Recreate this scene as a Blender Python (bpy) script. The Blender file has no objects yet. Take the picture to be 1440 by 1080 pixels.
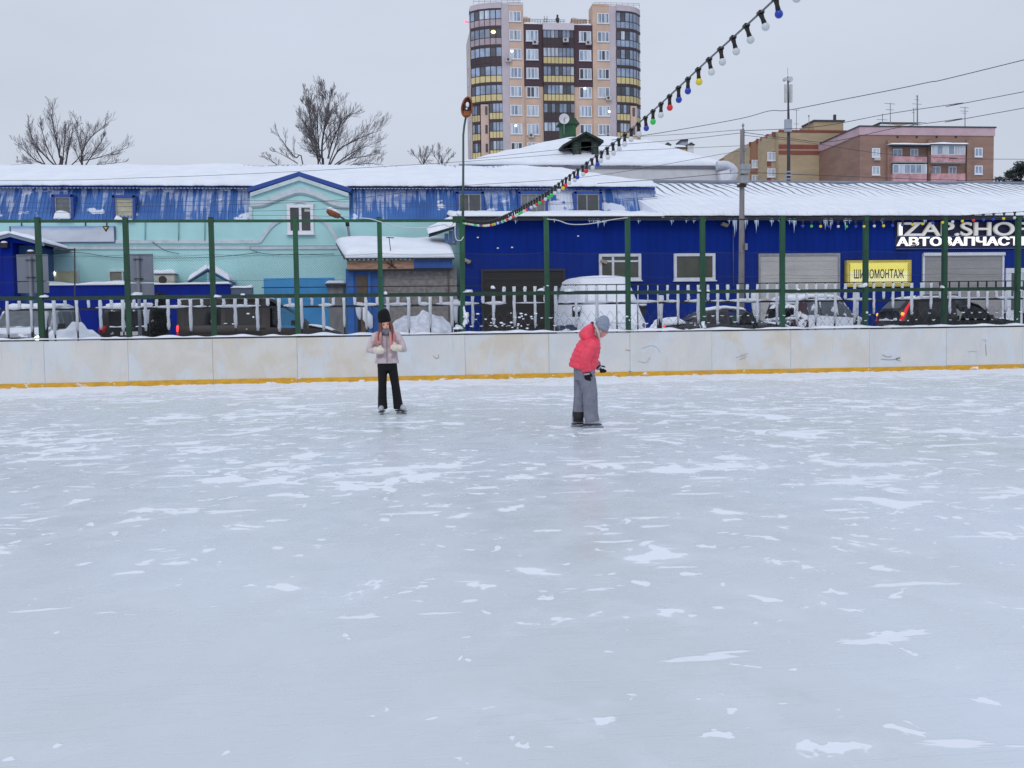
import bpy, bmesh, math, random
from mathutils import Vector, Matrix, noise

random.seed(7)
S = bpy.context.scene
COL = S.collection
rad = math.radians

# ------------------------------------------------------------------ camera
F = 1400.0
CAM = Vector((0, 0, 1.3))
YAW, PITCH, ROLL = rad(6.5), rad(3.18), rad(0.8)
fwd = Vector((math.sin(YAW) * math.cos(PITCH), math.cos(YAW) * math.cos(PITCH), -math.sin(PITCH)))
r0 = Vector((math.cos(YAW), -math.sin(YAW), 0))
u0 = r0.cross(fwd)
rgt = r0 * math.cos(ROLL) - u0 * math.sin(ROLL)
upv = u0 * math.cos(ROLL) + r0 * math.sin(ROLL)
cd = bpy.data.cameras.new('camera')
cam = bpy.data.objects.new('camera', cd)
COL.objects.link(cam)
m3 = Matrix((rgt, upv, -fwd)).transposed()
cam.matrix_world = Matrix.Translation(CAM) @ m3.to_4x4()
cd.sensor_fit = 'HORIZONTAL'
cd.sensor_width = 36
cd.lens = F / 1440 * 36
cd.clip_start = 0.1
cd.clip_end = 6000
S.camera = cam


def ray(px, py):
    return fwd * F + rgt * (px - 720) - upv * (py - 540)


def W(px, py, Y):
    """point of the view ray through a photo pixel on the plane y = Y"""
    d = ray(px, py)
    return CAM + d * (Y / d.y)


def GP(px, py, z=0.0):
    d = ray(px, py)
    return CAM + d * ((z - CAM.z) / d.z)


def R(l, t, r, b, Y):
    c = (t + b) / 2
    m = (l + r) / 2
    return W(l, c, Y).x, W(r, c, Y).x, W(m, b, Y).z, W(m, t, Y).z


LOT = 0.4

# ------------------------------------------------------------------ materials
MATS = {}


def lin(c):
    return tuple(((v / 255) / 12.92 if v / 255 <= 0.04045 else ((v / 255 + 0.055) / 1.055) ** 2.4) for v in c)


def V(x, y, z): return Vector((x, y, z))


class NT:
    def __init__(s, name):
        s.m = bpy.data.materials.new(name)
        s.m.use_nodes = True
        s.t = s.m.node_tree
        s.t.nodes.clear()
        s.out = s.n('ShaderNodeOutputMaterial')
        s.b = s.n('ShaderNodeBsdfPrincipled')
        s.l(s.b.outputs[0], s.out.inputs[0])
        s.tc = s.n('ShaderNodeTexCoord')

    def n(s, typ, **kw):
        nd = s.t.nodes.new(typ)
        for k, v in kw.items():
            setattr(nd, k, v)
        return nd

    def l(s, a, b):
        s.t.links.new(a, b)

    def mapping(s, scale=(1, 1, 1), rot=(0, 0, 0), loc=(0, 0, 0), src=None):
        mp = s.n('ShaderNodeMapping')
        mp.inputs['Scale'].default_value = scale
        mp.inputs['Rotation'].default_value = rot
        mp.inputs['Location'].default_value = loc
        s.l(src or s.tc.outputs['Object'], mp.inputs[0])
        return mp.outputs[0]

    def noise(s, vec, scale=5, detail=4, rough=0.55, dist=0.0):
        nd = s.n('ShaderNodeTexNoise')
        nd.inputs['Scale'].default_value = scale
        nd.inputs['Detail'].default_value = detail
        nd.inputs['Roughness'].default_value = rough
        nd.inputs['Distortion'].default_value = dist
        s.l(vec, nd.inputs['Vector'])
        return nd.outputs[0]

    def math(s, op, a, b=None, c=None, clamp=False):
        nd = s.n('ShaderNodeMath', operation=op)
        nd.use_clamp = clamp
        for i, v in enumerate((a, b, c)):
            if v is None:
                continue
            if isinstance(v, (int, float)):
                nd.inputs[i].default_value = v
            else:
                s.l(v, nd.inputs[i])
        return nd.outputs[0]

    def rng(s, v, a, b, c=0.0, d=1.0, smooth=True):
        nd = s.n('ShaderNodeMapRange')
        nd.interpolation_type = 'SMOOTHSTEP' if smooth else 'LINEAR'
        s.l(v, nd.inputs[0])
        for i, x in enumerate((a, b, c, d)):
            nd.inputs[i + 1].default_value = x
        return nd.outputs[0]

    def mix(s, f, a, b):
        nd = s.n('ShaderNodeMix', data_type='RGBA')
        for sock, v in ((nd.inputs[0], f), (nd.inputs[6], a), (nd.inputs[7], b)):
            if isinstance(v, (int, float)):
                sock.default_value = v
            elif isinstance(v, tuple):
                sock.default_value = v + (1,) if len(v) == 3 else v
            else:
                s.l(v, sock)
        return nd.outputs[2]

    def bump(s, h, strength=0.3, dist=0.02):
        nd = s.n('ShaderNodeBump')
        nd.inputs['Strength'].default_value = strength
        nd.inputs['Distance'].default_value = dist
        s.l(h, nd.inputs['Height'])
        s.l(nd.outputs[0], s.b.inputs['Normal'])


def pm(name, col, rough=0.6, var=0.12, scale=3.0, metal=0.0, bump=0.0, dust=0.0, dscale=4.0, stretch=(1, 1, 1),
       emit=None, estr=0.0, spec=0.5, rand=0.0, dcol=(0.80, 0.83, 0.90)):
    """generic weathered surface: base colour with mottling, optional snow dusting of irregular patches"""
    if name in MATS:
        return MATS[name]
    c = lin(col)
    N = NT(name)
    v = N.mapping(stretch)
    n1 = N.noise(v, scale, 5, 0.6)
    lo = tuple(x * (1 - var) for x in c)
    hi = tuple(min(1, x * (1 + var)) for x in c)
    colr = N.mix(N.rng(n1, 0.3, 0.7), lo, hi)
    if rand:
        oi = N.n('ShaderNodeObjectInfo')
        f = N.rng(oi.outputs['Random'], 0, 1, 1 - rand, 1 + rand, False)
        hs = N.n('ShaderNodeHueSaturation')
        N.l(f, hs.inputs['Value'])
        N.l(colr, hs.inputs['Color'])
        colr = hs.outputs[0]
    rgh = rough
    if dust:
        n2 = N.noise(v, dscale, 6, 0.65, 0.3)
        k = N.rng(n2, 0.78 - dust * 0.5, 0.83 - dust * 0.5)
        colr = N.mix(k, colr, dcol)
    N.l(colr, N.b.inputs['Base Color'])
    N.b.inputs['Roughness'].default_value = rgh
    N.b.inputs['Metallic'].default_value = metal
    N.b.inputs['Specular IOR Level'].default_value = spec
    if bump:
        N.bump(N.noise(v, scale * 6, 4), bump, 0.02)
    if emit:
        N.b.inputs['Emission Color'].default_value = lin(emit) + (1,)
        N.b.inputs['Emission Strength'].default_value = estr
    MATS[name] = N.m
    return N.m


def snow_mat():
    N = NT('snow')
    v = N.mapping()
    n = N.noise(v, 1.3, 6, 0.6)
    N.l(N.mix(N.rng(n, 0.3, 0.7), (0.76, 0.80, 0.88), (0.84, 0.87, 0.93)), N.b.inputs['Base Color'])
    N.b.inputs['Roughness'].default_value = 0.85
    N.b.inputs['Specular IOR Level'].default_value = 0.25
    N.bump(N.math('ADD', N.noise(v, 4, 4), N.math('MULTIPLY', N.noise(v, 30, 3), 0.25)), 0.35, 0.06)
    return N.m


SNOW = snow_mat()
DIRTYSNOW = pm('dirty_snow', (205, 210, 222), 0.9, 0.22, 5, bump=0.6)
GREEN = pm('green_paint', (20, 76, 48), 0.45, 0.25, 6, stretch=(1, 1, 0.2), rand=0.25)
GREEND = pm('dark_green_paint', (18, 58, 40), 0.5, 0.3, 6)
DARKGREEN = pm('blackish_green', (16, 26, 26), 0.5, 0.3, 6)
BLACK = pm('black_metal', (22, 22, 26), 0.5, 0.2)
DARKGREY = pm('dark_grey', (58, 60, 66), 0.6, 0.2)
GREY = pm('grey_metal', (128, 132, 142), 0.5, 0.12, 2, stretch=(1, 1, 0.3))
WHITE = pm('white_paint', (228, 230, 236), 0.5, 0.06)
RUBBER = pm('rubber', (25, 25, 27), 0.85, 0.2)
CONCRETE = pm('concrete', (140, 138, 136), 0.85, 0.18, 4, bump=0.3, stretch=(1, 1, 0.4))
STEEL = pm('steel', (150, 155, 165), 0.3, 0.05, metal=0.9)
ICEM = pm('icicle_ice', (190, 208, 228), 0.12, 0.1, spec=0.8)


def glass_mat(name, col, rough=0.12, var=0.35, scale=1.5):
    return pm(name, col, rough, var, scale, spec=0.8, rand=0.25)


GLASS = glass_mat('dark_glass', (52, 58, 64))


def clear_glass():
    N = NT('clear_glass')
    tr = N.n('ShaderNodeBsdfTransparent')
    tr.inputs[0].default_value = (0.72, 0.84, 0.82, 1)
    gl = N.n('ShaderNodeBsdfGlossy')
    gl.inputs['Roughness'].default_value = 0.08
    fr = N.n('ShaderNodeFresnel')
    fr.inputs[0].default_value = 1.45
    mx = N.n('ShaderNodeMixShader')
    N.l(fr.outputs[0], mx.inputs[0])
    N.l(tr.outputs[0], mx.inputs[1])
    N.l(gl.outputs[0], mx.inputs[2])
    N.l(mx.outputs[0], N.out.inputs[0])
    return N.m


CLEAR = clear_glass()

# ------------------------------------------------------------------ mesh builder
ORG = {}


class MB:
    def __init__(s):
        s.v = []
        s.f = []
        s.mi = []
        s.sm = []

    def add(s, verts, faces, mi=0, smooth=False):
        o = len(s.v)
        s.v += [Vector(p) for p in verts]
        for f in faces:
            s.f.append([i + o for i in f])
            s.mi.append(mi)
            s.sm.append(smooth)
        return s

    def box(s, x0, x1, y0, y1, z0, z1, mi=0):
        if x0 > x1: x0, x1 = x1, x0
        if y0 > y1: y0, y1 = y1, y0
        if z0 > z1: z0, z1 = z1, z0
        return s.add([(x0, y0, z0), (x1, y0, z0), (x1, y1, z0), (x0, y1, z0), (x0, y0, z1), (x1, y0, z1), (x1, y1, z1), (x0, y1, z1)],
                     [(0, 3, 2, 1), (4, 5, 6, 7), (0, 1, 5, 4), (1, 2, 6, 5), (2, 3, 7, 6), (3, 0, 4, 7)], mi)

    def obox(s, c, ax, ay, az, mi=0):
        """oriented box: centre and three half-axis vectors"""
        c, ax, ay, az = map(Vector, (c, ax, ay, az))
        P = [c + ax * i + ay * j + az * k for k in (-1, 1) for j in (-1, 1) for i in (-1, 1)]
        return s.add(P, [(0, 2, 3, 1), (4, 5, 7, 6), (0, 1, 5, 4), (1, 3, 7, 5), (3, 2, 6, 7), (2, 0, 4, 6)], mi)

    def tube(s, pts, rs, n=8, mi=0, cap=True, smooth=True, flat=1.0):
        pts = [Vector(p) for p in pts]
        if not isinstance(rs, (list, tuple)): rs = [rs] * len(pts)
        o = len(s.v)
        prev = None
        for i, p in enumerate(pts):
            a = pts[max(0, i - 1)]
            b = pts[min(len(pts) - 1, i + 1)]
            t = (b - a)
            if t.length < 1e-9: t = Vector((0, 0, 1))
            t.normalize()
            if prev is None:
                ref = Vector((0, 0, 1)) if abs(t.z) < 0.8 else Vector((0, 1, 0))
                e1 = t.cross(ref).normalized()
            else:
                e1 = (prev - t * prev.dot(t))
                if e1.length < 1e-6: e1 = t.orthogonal()
                e1.normalize()
            e2 = t.cross(e1)
            prev = e1
            r = rs[i]
            ra, rb = r if isinstance(r, (list, tuple)) else (r, r * flat)
            for k in range(n):
                an = 2 * math.pi * k / n
                s.v.append(p + e1 * (math.cos(an) * ra) + e2 * (math.sin(an) * rb))
        for i in range(len(pts) - 1):
            for k in range(n):
                k2 = (k + 1) % n
                s.f.append([o + i * n + k, o + i * n + k2, o + (i + 1) * n + k2, o + (i + 1) * n + k])
                s.mi.append(mi); s.sm.append(smooth)
        if cap:
            s.f.append([o + k for k in range(n)][::-1]); s.mi.append(mi); s.sm.append(False)
            q = o + (len(pts) - 1) * n
            s.f.append([q + k for k in range(n)]); s.mi.append(mi); s.sm.append(False)
        return s

    def rings(s, rings, mi=0, smooth=True, cap=True):
        """loft closed rings (lists of points with the same count)"""
        o = len(s.v)
        n = len(rings[0])
        for rg in rings: s.v += [Vector(p) for p in rg]
        for i in range(len(rings) - 1):
            for k in range(n):
                k2 = (k + 1) % n
                s.f.append([o + i * n + k, o + i * n + k2, o + (i + 1) * n + k2, o + (i + 1) * n + k])
                s.mi.append(mi); s.sm.append(smooth)
        if cap:
            s.f.append([o + k for k in range(n)][::-1]); s.mi.append(mi); s.sm.append(False)
            q = o + (len(rings) - 1) * n
            s.f.append([q + k for k in range(n)]); s.mi.append(mi); s.sm.append(False)
        return s

    def ball(s, c, rx, ry=None, rz=None, n=12, m=8, mi=0, rot=None):
        ry = ry or rx; rz = rz or rx
        c = Vector(c)
        vs = []
        for j in range(m + 1):
            th = math.pi * j / m
            for k in range(n):
                a = 2 * math.pi * k / n
                p = Vector((rx * math.sin(th) * math.cos(a), ry * math.sin(th) * math.sin(a), rz * math.cos(th)))
                if rot: p = rot @ p
                vs.append(c + p)
        fs = []
        for j in range(m):
            for k in range(n):
                k2 = (k + 1) % n
                fs.append((j * n + k, (j + 1) * n + k, (j + 1) * n + k2, j * n + k2))
        return s.add(vs, fs, mi, True)

    def prism(s, poly, d, mi=0, smooth=False):
        """extrude a planar polygon (3D points) by the vector d"""
        d = Vector(d)
        P = [Vector(p) for p in poly]
        n = len(P)
        fs = [list(range(n)), [n + i for i in range(n)][::-1]]
        for i in range(n):
            j = (i + 1) % n
            fs.append([i, i + n, j + n, j])
        s.add(P + [p + d for p in P], fs, mi, smooth)
        return s

    def quadslab(s, bl, br, tr, tl, up, mi=0):
        return s.prism([bl, br, tr, tl], up, mi)

    def build(s, name, mats, parent=None, recalc=True, sharp=None):
        me = bpy.data.meshes.new(name)
        off = Vector((0, 0, 0))
        if parent is not None:
            off = ORG.get(parent.name, Vector((0, 0, 0)))
        me.from_pydata([p - off for p in s.v], [], s.f)
        if not isinstance(mats, (list, tuple)): mats = [mats]
        for m in mats: me.materials.append(m)
        me.polygons.foreach_set('material_index', s.mi)
        me.polygons.foreach_set('use_smooth', s.sm)
        if recalc:
            bm = bmesh.new(); bm.from_mesh(me)
            bmesh.ops.recalc_face_normals(bm, faces=bm.faces)
            bm.to_mesh(me); bm.free()
        if sharp is not None:
            me.polygons.foreach_set('use_smooth', [True] * len(me.polygons))
            me.set_sharp_from_angle(angle=rad(sharp))
        me.update()
        o = bpy.data.objects.new(name, me)
        COL.objects.link(o)
        if parent is not None:
            o.parent = parent
            if parent.name in ORG: ORG[o.name] = ORG[parent.name]
        return o


def tag(o, label=None, cat=None, group=None, kind=None):
    if label: o['label'] = label
    if cat: o['category'] = cat
    if group: o['group'] = group
    if kind: o['kind'] = kind
    return o


def thing(name, label, cat, loc=(0, 0, 0), rz=0.0, group=None, local=False):
    """empty at the base of a thing; parts of a non-local thing are given in world coordinates"""
    o = bpy.data.objects.new(name, None)
    COL.objects.link(o)
    o.empty_display_size = 0.2
    o.location = loc
    o.rotation_euler = (0, 0, rz)
    if not local: ORG[o.name] = Vector(loc)
    return tag(o, label, cat, group)


def remesh(mb, name, mat, parent=None, vox=0.012, smooth=4, scale=1.0):
    """fuse overlapping closed shapes of mb into one continuous smooth surface"""
    tmp = mb.build('tmp_fuse', mat)
    m = tmp.modifiers.new('r', 'REMESH')
    m.mode = 'VOXEL'
    m.voxel_size = vox
    if smooth:
        sm = tmp.modifiers.new('s', 'SMOOTH')
        sm.factor = 0.5
        sm.iterations = smooth
    dg = bpy.context.evaluated_depsgraph_get()
    me = bpy.data.meshes.new_from_object(tmp.evaluated_get(dg))
    old = tmp.data
    bpy.data.objects.remove(tmp)
    bpy.data.meshes.remove(old)
    me.name = name
    me.polygons.foreach_set('use_smooth', [True] * len(me.polygons))
    me.materials.clear()
    me.materials.append(mat)
    if parent is not None and parent.name in ORG:
        me.transform(Matrix.Translation(-ORG[parent.name]))
    o = bpy.data.objects.new(name, me)
    COL.objects.link(o)
    if parent is not None:
        o.parent = parent
        if parent.name in ORG: ORG[o.name] = ORG[parent.name]
    return o


def snow_slab(bl, br, tr, tl, t=0.2, nx=40, ny=8, amp=0.04, ns=1.2, edge=0.12, seed=0.0, jag=0.0):
    """layer of lying snow over a quad: rounded edges, uneven top"""
    bl, br, tr, tl = map(Vector, (bl, br, tr, tl))
    mb = MB()
    top, bot = [], []
    L = max((br - bl).length, 1e-3)
    H = max((tl - bl).length, 1e-3)
    for j in range(ny + 1):
        v = j / ny
        v = 0.5 - 0.5 * math.cos(math.pi * v) if ny > 3 else v
        for i in range(nx + 1):
            u = i / nx
            p = (bl * (1 - u) + br * u) * (1 - v) + (tl * (1 - u) + tr * u) * v
            n1 = noise.noise((p.x * ns + seed, p.y * ns, p.z * ns + seed))
            if jag and j == 0:
                p = p + (bl - tl).normalized() * (jag * noise.noise((p.x * 2.3 + seed, 3.1, seed)) + jag * 0.5 * noise.noise((p.x * 7 + seed, 1.1, seed)))
            e = min(u * L, (1 - u) * L, v * H, (1 - v) * H)
            k = min(1.0, e / edge)
            k = math.sqrt(max(0.0, 1 - (1 - k) ** 2)) * 0.75 + 0.25
            top.append(p + Vector((0, 0, max(0.01, (t + amp * n1 * 2) * k))))
            bot.append(p + Vector((0, 0, 0.004)))
    n = nx + 1
    fs = []
    for j in range(ny):
        for i in range(nx):
            a = j * n + i
            fs.append((a, a + 1, a + n + 1, a + n))
    o = len(top)
    ft = list(fs)
    fb = [tuple(reversed([q + o for q in f])) for f in fs]
    per = [i for i in range(nx + 1)] + [j * n + nx for j in range(1, ny + 1)] + [ny * n + i for i in range(nx - 1, -1, -1)] + [j * n for j in range(ny - 1, 0, -1)]
    sd = []
    for i in range(len(per)):
        a, b = per[i], per[(i + 1) % len(per)]
        sd.append((a, a + o, b + o, b))
    mb.add(top + bot, ft + fb + sd, 0, True)
    return mb


def mound(c, rx, ry, h, seed=0.0, n=28, rough=0.24, m=None):
    """irregular heap of shovelled snow on the plane z = c.z"""
    mb = MB()
    c = Vector(c)
    rows = n
    vs, fs = [], []
    for j in range(rows + 1):
        for i in range(n + 1):
            u, v = i / n * 2 - 1, j / rows * 2 - 1
            r = math.hypot(u, v)
            q = max(0.0, 1 - r ** 2.2)
            nz = noise.noise((u * 2.2 + seed, v * 2.2, seed)) + 0.5 * noise.noise((u * 6 + seed, v * 6, seed))
            z = h * q ** 0.55 * (1 + rough * nz) if q > 0 else -0.05
            vs.append(c + Vector((u * rx, v * ry, max(-0.05, z))))
    for j in range(rows):
        for i in range(n):
            a = j * (n + 1) + i
            fs.append((a, a + 1, a + n + 2, a + n + 1))
    mb.add(vs, fs, 0, True)
    return mb


def ramp_path(pts, n):
    """resample a polyline of 3D points with Catmull-Rom smoothing"""
    P = [Vector(p) for p in pts]
    P = [P[0] * 2 - P[1]] + P + [P[-1] * 2 - P[-2]]
    out = []
    segs = len(P) - 3
    for i in range(n + 1):
        t = i / n * segs
        k = min(int(t), segs - 1)
        u = t - k
        a, b, c, d = P[k:k + 4]
        out.append(0.5 * ((2 * b) + (c - a) * u + (2 * a - 5 * b + 4 * c - d) * u * u + (3 * b - a - 3 * c + d) * u ** 3))
    return out


def text_mesh(txt, x0, x1, z0, z1, Y, depth, bold=0.0, mi=0, mb=None):
    """letters standing on the plane y = Y, facing the rink, fitted to a rectangle"""
    cu = bpy.data.curves.new('txt', 'FONT')
    cu.body = txt
    cu.size = 1
    cu.extrude = 0.05
    cu.offset = bold
    ob = bpy.data.objects.new('txt', cu)
    COL.objects.link(ob)
    dg = bpy.context.evaluated_depsgraph_get()
    me = bpy.data.meshes.new_from_object(ob.evaluated_get(dg))
    xs = [v.co.x for v in me.vertices]; ys = [v.co.y for v in me.vertices]
    ax, bx, ay, by = min(xs), max(xs), min(ys), max(ys)
    mb = mb or MB()
    vs = [(x0 + (v.co.x - ax) / (bx - ax) * (x1 - x0), Y - (v.co.z + 0.05) / 0.1 * depth, z0 + (v.co.y - ay) / (by - ay) * (z1 - z0)) for v in me.vertices]
    mb.add(vs, [list(p.vertices) for p in me.polygons], mi)
    bpy.data.objects.remove(ob)
    bpy.data.curves.remove(cu)
    bpy.data.meshes.remove(me)
    return mb


def window(rect, Y, parent, frame=WHITE, glass=GLASS, fw=0.07, mull=(0.5,), trans=(), proud=0.05, sill=0.0, nm='window', sub=True):
    """framed window on a wall face at y = Y looking towards -y"""
    x0, x1, z0, z1 = rect
    m = MB()
    m.box(x0, x1, Y - proud, Y, z0, z0 + fw).box(x0, x1, Y - proud, Y, z1 - fw, z1)
    m.box(x0, x0 + fw, Y - proud, Y, z0 + fw, z1 - fw).box(x1 - fw, x1, Y - proud, Y, z0 + fw, z1 - fw)
    for u in mull:
        c = x0 + (x1 - x0) * u
        m.box(c - fw * 0.4, c + fw * 0.4, Y - proud * 0.8, Y, z0 + fw, z1 - fw)
    for u in trans:
        c = z0 + (z1 - z0) * u
        m.box(x0 + fw, x1 - fw, Y - proud * 0.78, Y, c - fw * 0.3, c + fw * 0.3)
    if sill:
        m.box(x0 - 0.04, x1 + 0.04, Y - proud - 0.08, Y, z0 - sill, z0 - 0.002)
    if sub:
        w = m.build(nm, frame, parent)
        MB().box(x0 + fw, x1 - fw, Y - proud * 0.35, Y - 0.001, z0 + fw, z1 - fw).build('pane', glass, w)
        return w
    m.box(x0 + fw, x1 - fw, Y - proud * 0.35, Y - 0.001, z0 + fw, z1 - fw, 1)
    return m.build(nm, [frame, glass], parent)

# ------------------------------------------------------------------ world and light
wd = bpy.data.worlds.new('World')
S.world = wd
wd.use_nodes = True
t = wd.node_tree
t.nodes.clear()
SUN_EL, SUN_AZ = rad(38), rad(200)
sky = t.nodes.new('ShaderNodeTexSky')
sky.sky_type = 'NISHITA'
sky.sun_disc = False
sky.sun_elevation = SUN_EL
sky.sun_rotation = SUN_AZ
sky.air_density = 1.5
sky.dust_density = 6
hs = t.nodes.new('ShaderNodeHueSaturation')
hs.inputs['Saturation'].default_value = 0.35
t.links.new(sky.outputs[0], hs.inputs['Color'])
geo = t.nodes.new('ShaderNodeTexCoord')
sep = t.nodes.new('ShaderNodeSeparateXYZ')
t.links.new(geo.outputs['Generated'], sep.inputs[0])
rmp = t.nodes.new('ShaderNodeMapRange')
rmp.interpolation_type = 'SMOOTHSTEP'
for i, x in enumerate((0.0, 0.75, 0.0, 1.0)): rmp.inputs[i + 1].default_value = x
t.links.new(sep.outputs[2], rmp.inputs[0])
cl = t.nodes.new('ShaderNodeMix'); cl.data_type = 'RGBA'
cl.inputs[6].default_value = (6.95, 7.62, 8.95, 1)
cl.inputs[7].default_value = (7.9, 8.7, 10.4, 1)
t.links.new(rmp.outputs[0], cl.inputs[0])
# faint unevenness of the cloud layer
nz = t.nodes.new('ShaderNodeTexNoise')
nz.inputs['Scale'].default_value = 2.2
nz.inputs['Detail'].default_value = 5
mpn = t.nodes.new('ShaderNodeMapping')
mpn.inputs['Scale'].default_value = (1, 1, 3.5)
t.links.new(geo.outputs['Generated'], mpn.inputs[0])
t.links.new(mpn.outputs[0], nz.inputs['Vector'])
nr = t.nodes.new('ShaderNodeMapRange')
for i, x in enumerate((0.3, 0.7, 0.95, 1.05)): nr.inputs[i + 1].default_value = x
t.links.new(nz.outputs[0], nr.inputs[0])
vm = t.nodes.new('ShaderNodeVectorMath'); vm.operation = 'SCALE'
t.links.new(cl.outputs[2], vm.inputs[0])
t.links.new(nr.outputs[0], vm.inputs['Scale'])
mx = t.nodes.new('ShaderNodeMix'); mx.data_type = 'RGBA'
mx.inputs[0].default_value = 0.88
t.links.new(hs.outputs[0], mx.inputs[6])
t.links.new(vm.outputs[0], mx.inputs[7])
bg = t.nodes.new('ShaderNodeBackground')
bg.inputs[1].default_value = 0.09
t.links.new(mx.outputs[2], bg.inputs[0])
wo = t.nodes.new('ShaderNodeOutputWorld')
t.links.new(bg.outputs[0], wo.inputs[0])

sl = bpy.data.lights.new('sun', 'SUN')
sl.energy = 0.6
sl.angle = rad(20)
sl.color = (1.0, 0.97, 0.93)
so = bpy.data.objects.new('sun', sl)
COL.objects.link(so)
sd = Vector((math.sin(SUN_AZ) * math.cos(SUN_EL), math.cos(SUN_AZ) * math.cos(SUN_EL), math.sin(SUN_EL)))
so.rotation_euler = (-sd).to_track_quat('-Z', 'Y').to_euler()
S.view_settings.view_transform = 'Standard'
S.view_settings.look = 'None'
S.view_settings.exposure = 0
S.view_settings.gamma = 1

# ------------------------------------------------------------------ ground, ice, yard
YB = 24.8


def ice_mat():
    N = NT('ice')
    v = N.mapping()
    sp = N.n('ShaderNodeSeparateXYZ')
    N.l(v, sp.inputs[0])
    y = sp.outputs[1]
    # warp so that patches are ragged and wind-drawn
    va = N.mapping((0.95, 0.80, 1), (0, 0, rad(-30)))
    vb = N.mapping((0.85, 0.85, 1), (0, 0, rad(-20)))
    vc = N.mapping((0.36, 1.1, 1), (0, 0, rad(-28)))
    clump = N.noise(N.mapping((1, 1, 1), loc=(3.1, 7.7, 0)), 0.33, 3, 0.55)
    n1 = N.noise(va, 2.1, 4, 0.58, 0.45)
    n2 = N.noise(vb, 5.4, 3, 0.55, 0.5)
    n5 = N.noise(vc, 2.8, 4, 0.6, 0.35)
    far = N.rng(y, 2.5, 9.0, -0.060, 0.018, False)
    edge = N.rng(y, 21.3, 24.3, 0.0, 0.16)
    bias = N.math('ADD', N.math('MULTIPLY', N.math('SUBTRACT', clump, 0.5), 0.42), N.math('ADD', far, edge))
    a = N.math('ADD', n1, bias)
    b = N.math('ADD', n2, N.math('MULTIPLY', bias, 0.8))
    c = N.math('ADD', n5, N.math('MULTIPLY', bias, 0.8))
    m1 = N.rng(a, 0.616, 0.636)
    m2 = N.rng(b, 0.632, 0.655)
    m3 = N.rng(c, 0.624, 0.645)
    mask = N.math('MAXIMUM', m1, N.math('MAXIMUM', m2, N.math('MULTIPLY', m3, 0.9)))
    # thin powder blown between the patches
    pw = N.rng(N.math('ADD', a, N.math('MULTIPLY', N.noise(vc, 6.0, 3, 0.6), 0.12)), 0.52, 0.72, 0.0, 0.55)
    big = N.noise(N.mapping((0.35, 0.12, 1), (0, 0, rad(-35))), 1.0, 4, 0.6)
    mot = N.noise(v, 2.3, 6, 0.68, 0.4)
    base = N.mix(N.rng(big, 0.32, 0.68), (0.600, 0.650, 0.668), (0.672, 0.730, 0.810))
    base = N.mix(N.math('MULTIPLY', N.rng(mot, 0.35, 0.75), 0.45), base, (0.69, 0.74, 0.77))
    # hairline cuts of the blades, in many directions
    tr = None
    for ang, sc, st in ((17, 30, .05), (-31, 38, .06), (64, 34, .05), (-70, 42, .07), (38, 36, .04), (-8, 33, .05), (85, 30, .06)):
        w = N.noise(N.mapping((st, 1.0, 1), (0, 0, rad(ang)), (ang * .37, ang * .11, 0)), sc, 2, 0.55, 0.0)
        k = N.rng(w, 0.655, 0.70, 0, 1)
        tr = k if tr is None else N.math('MAXIMUM', tr, k)
    gate = N.rng(N.noise(v, 0.6, 3, .6), 0.35, 0.62)
    base = N.mix(N.math('MULTIPLY', N.math('MULTIPLY', tr, gate), 0.26), base, (0.78, 0.81, 0.85))
    # faint brown trodden dirt in the middle
    dr = N.math('MULTIPLY', N.rng(N.noise(v, 0.95, 5, 0.7), 0.60, 0.74), N.rng(clump, 0.48, 0.6))
    base = N.mix(N.math('MULTIPLY', dr, 0.22), base, (0.36, 0.32, 0.31))
    col = N.mix(pw, base, (0.72, 0.765, 0.82))
    col = N.mix(mask, col, (0.84, 0.87, 0.93))
    N.l(col, N.b.inputs['Base Color'])
    rr = N.rng(mot, 0.3, 0.7, 0.20, 0.36, False)
    nd = N.n('ShaderNodeMix', data_type='FLOAT')
    N.l(mask, nd.inputs[0]); N.l(rr, nd.inputs[2]); nd.inputs[3].default_value = 0.9
    N.l(nd.outputs[0], N.b.inputs['Roughness'])
    N.b.inputs['IOR'].default_value = 1.31
    N.b.inputs['Specular IOR Level'].default_value = 0.4
    h = N.math('ADD', N.math('MULTIPLY', mask, 0.5), N.math('ADD', N.math('MULTIPLY', mot, 0.25), N.math('MULTIPLY', tr, -0.08)))
    N.bump(h, 0.3, 0.02)
    return N.m


o = MB().add([(-3000, -600, -0.06), (3000, -600, -0.06), (3000, 4500, -0.06), (-3000, 4500, -0.06)], [(0, 1, 2, 3)]).build('ground', SNOW, recalc=False)
tag(o, kind='structure')
o = MB().box(-45, 45, -14, YB - 0.03, -0.05, 0.0).build('ice_rink', ice_mat())
tag(o, kind='structure')
YARDM = pm('yard_snow', (196, 200, 210), 0.9, 0.25, 0.8, bump=0.6)
o = MB().box(-45, 60, YB + 0.35, 47, -0.055, LOT).build('car_park', YARDM)
tag(o, kind='structure')

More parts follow.
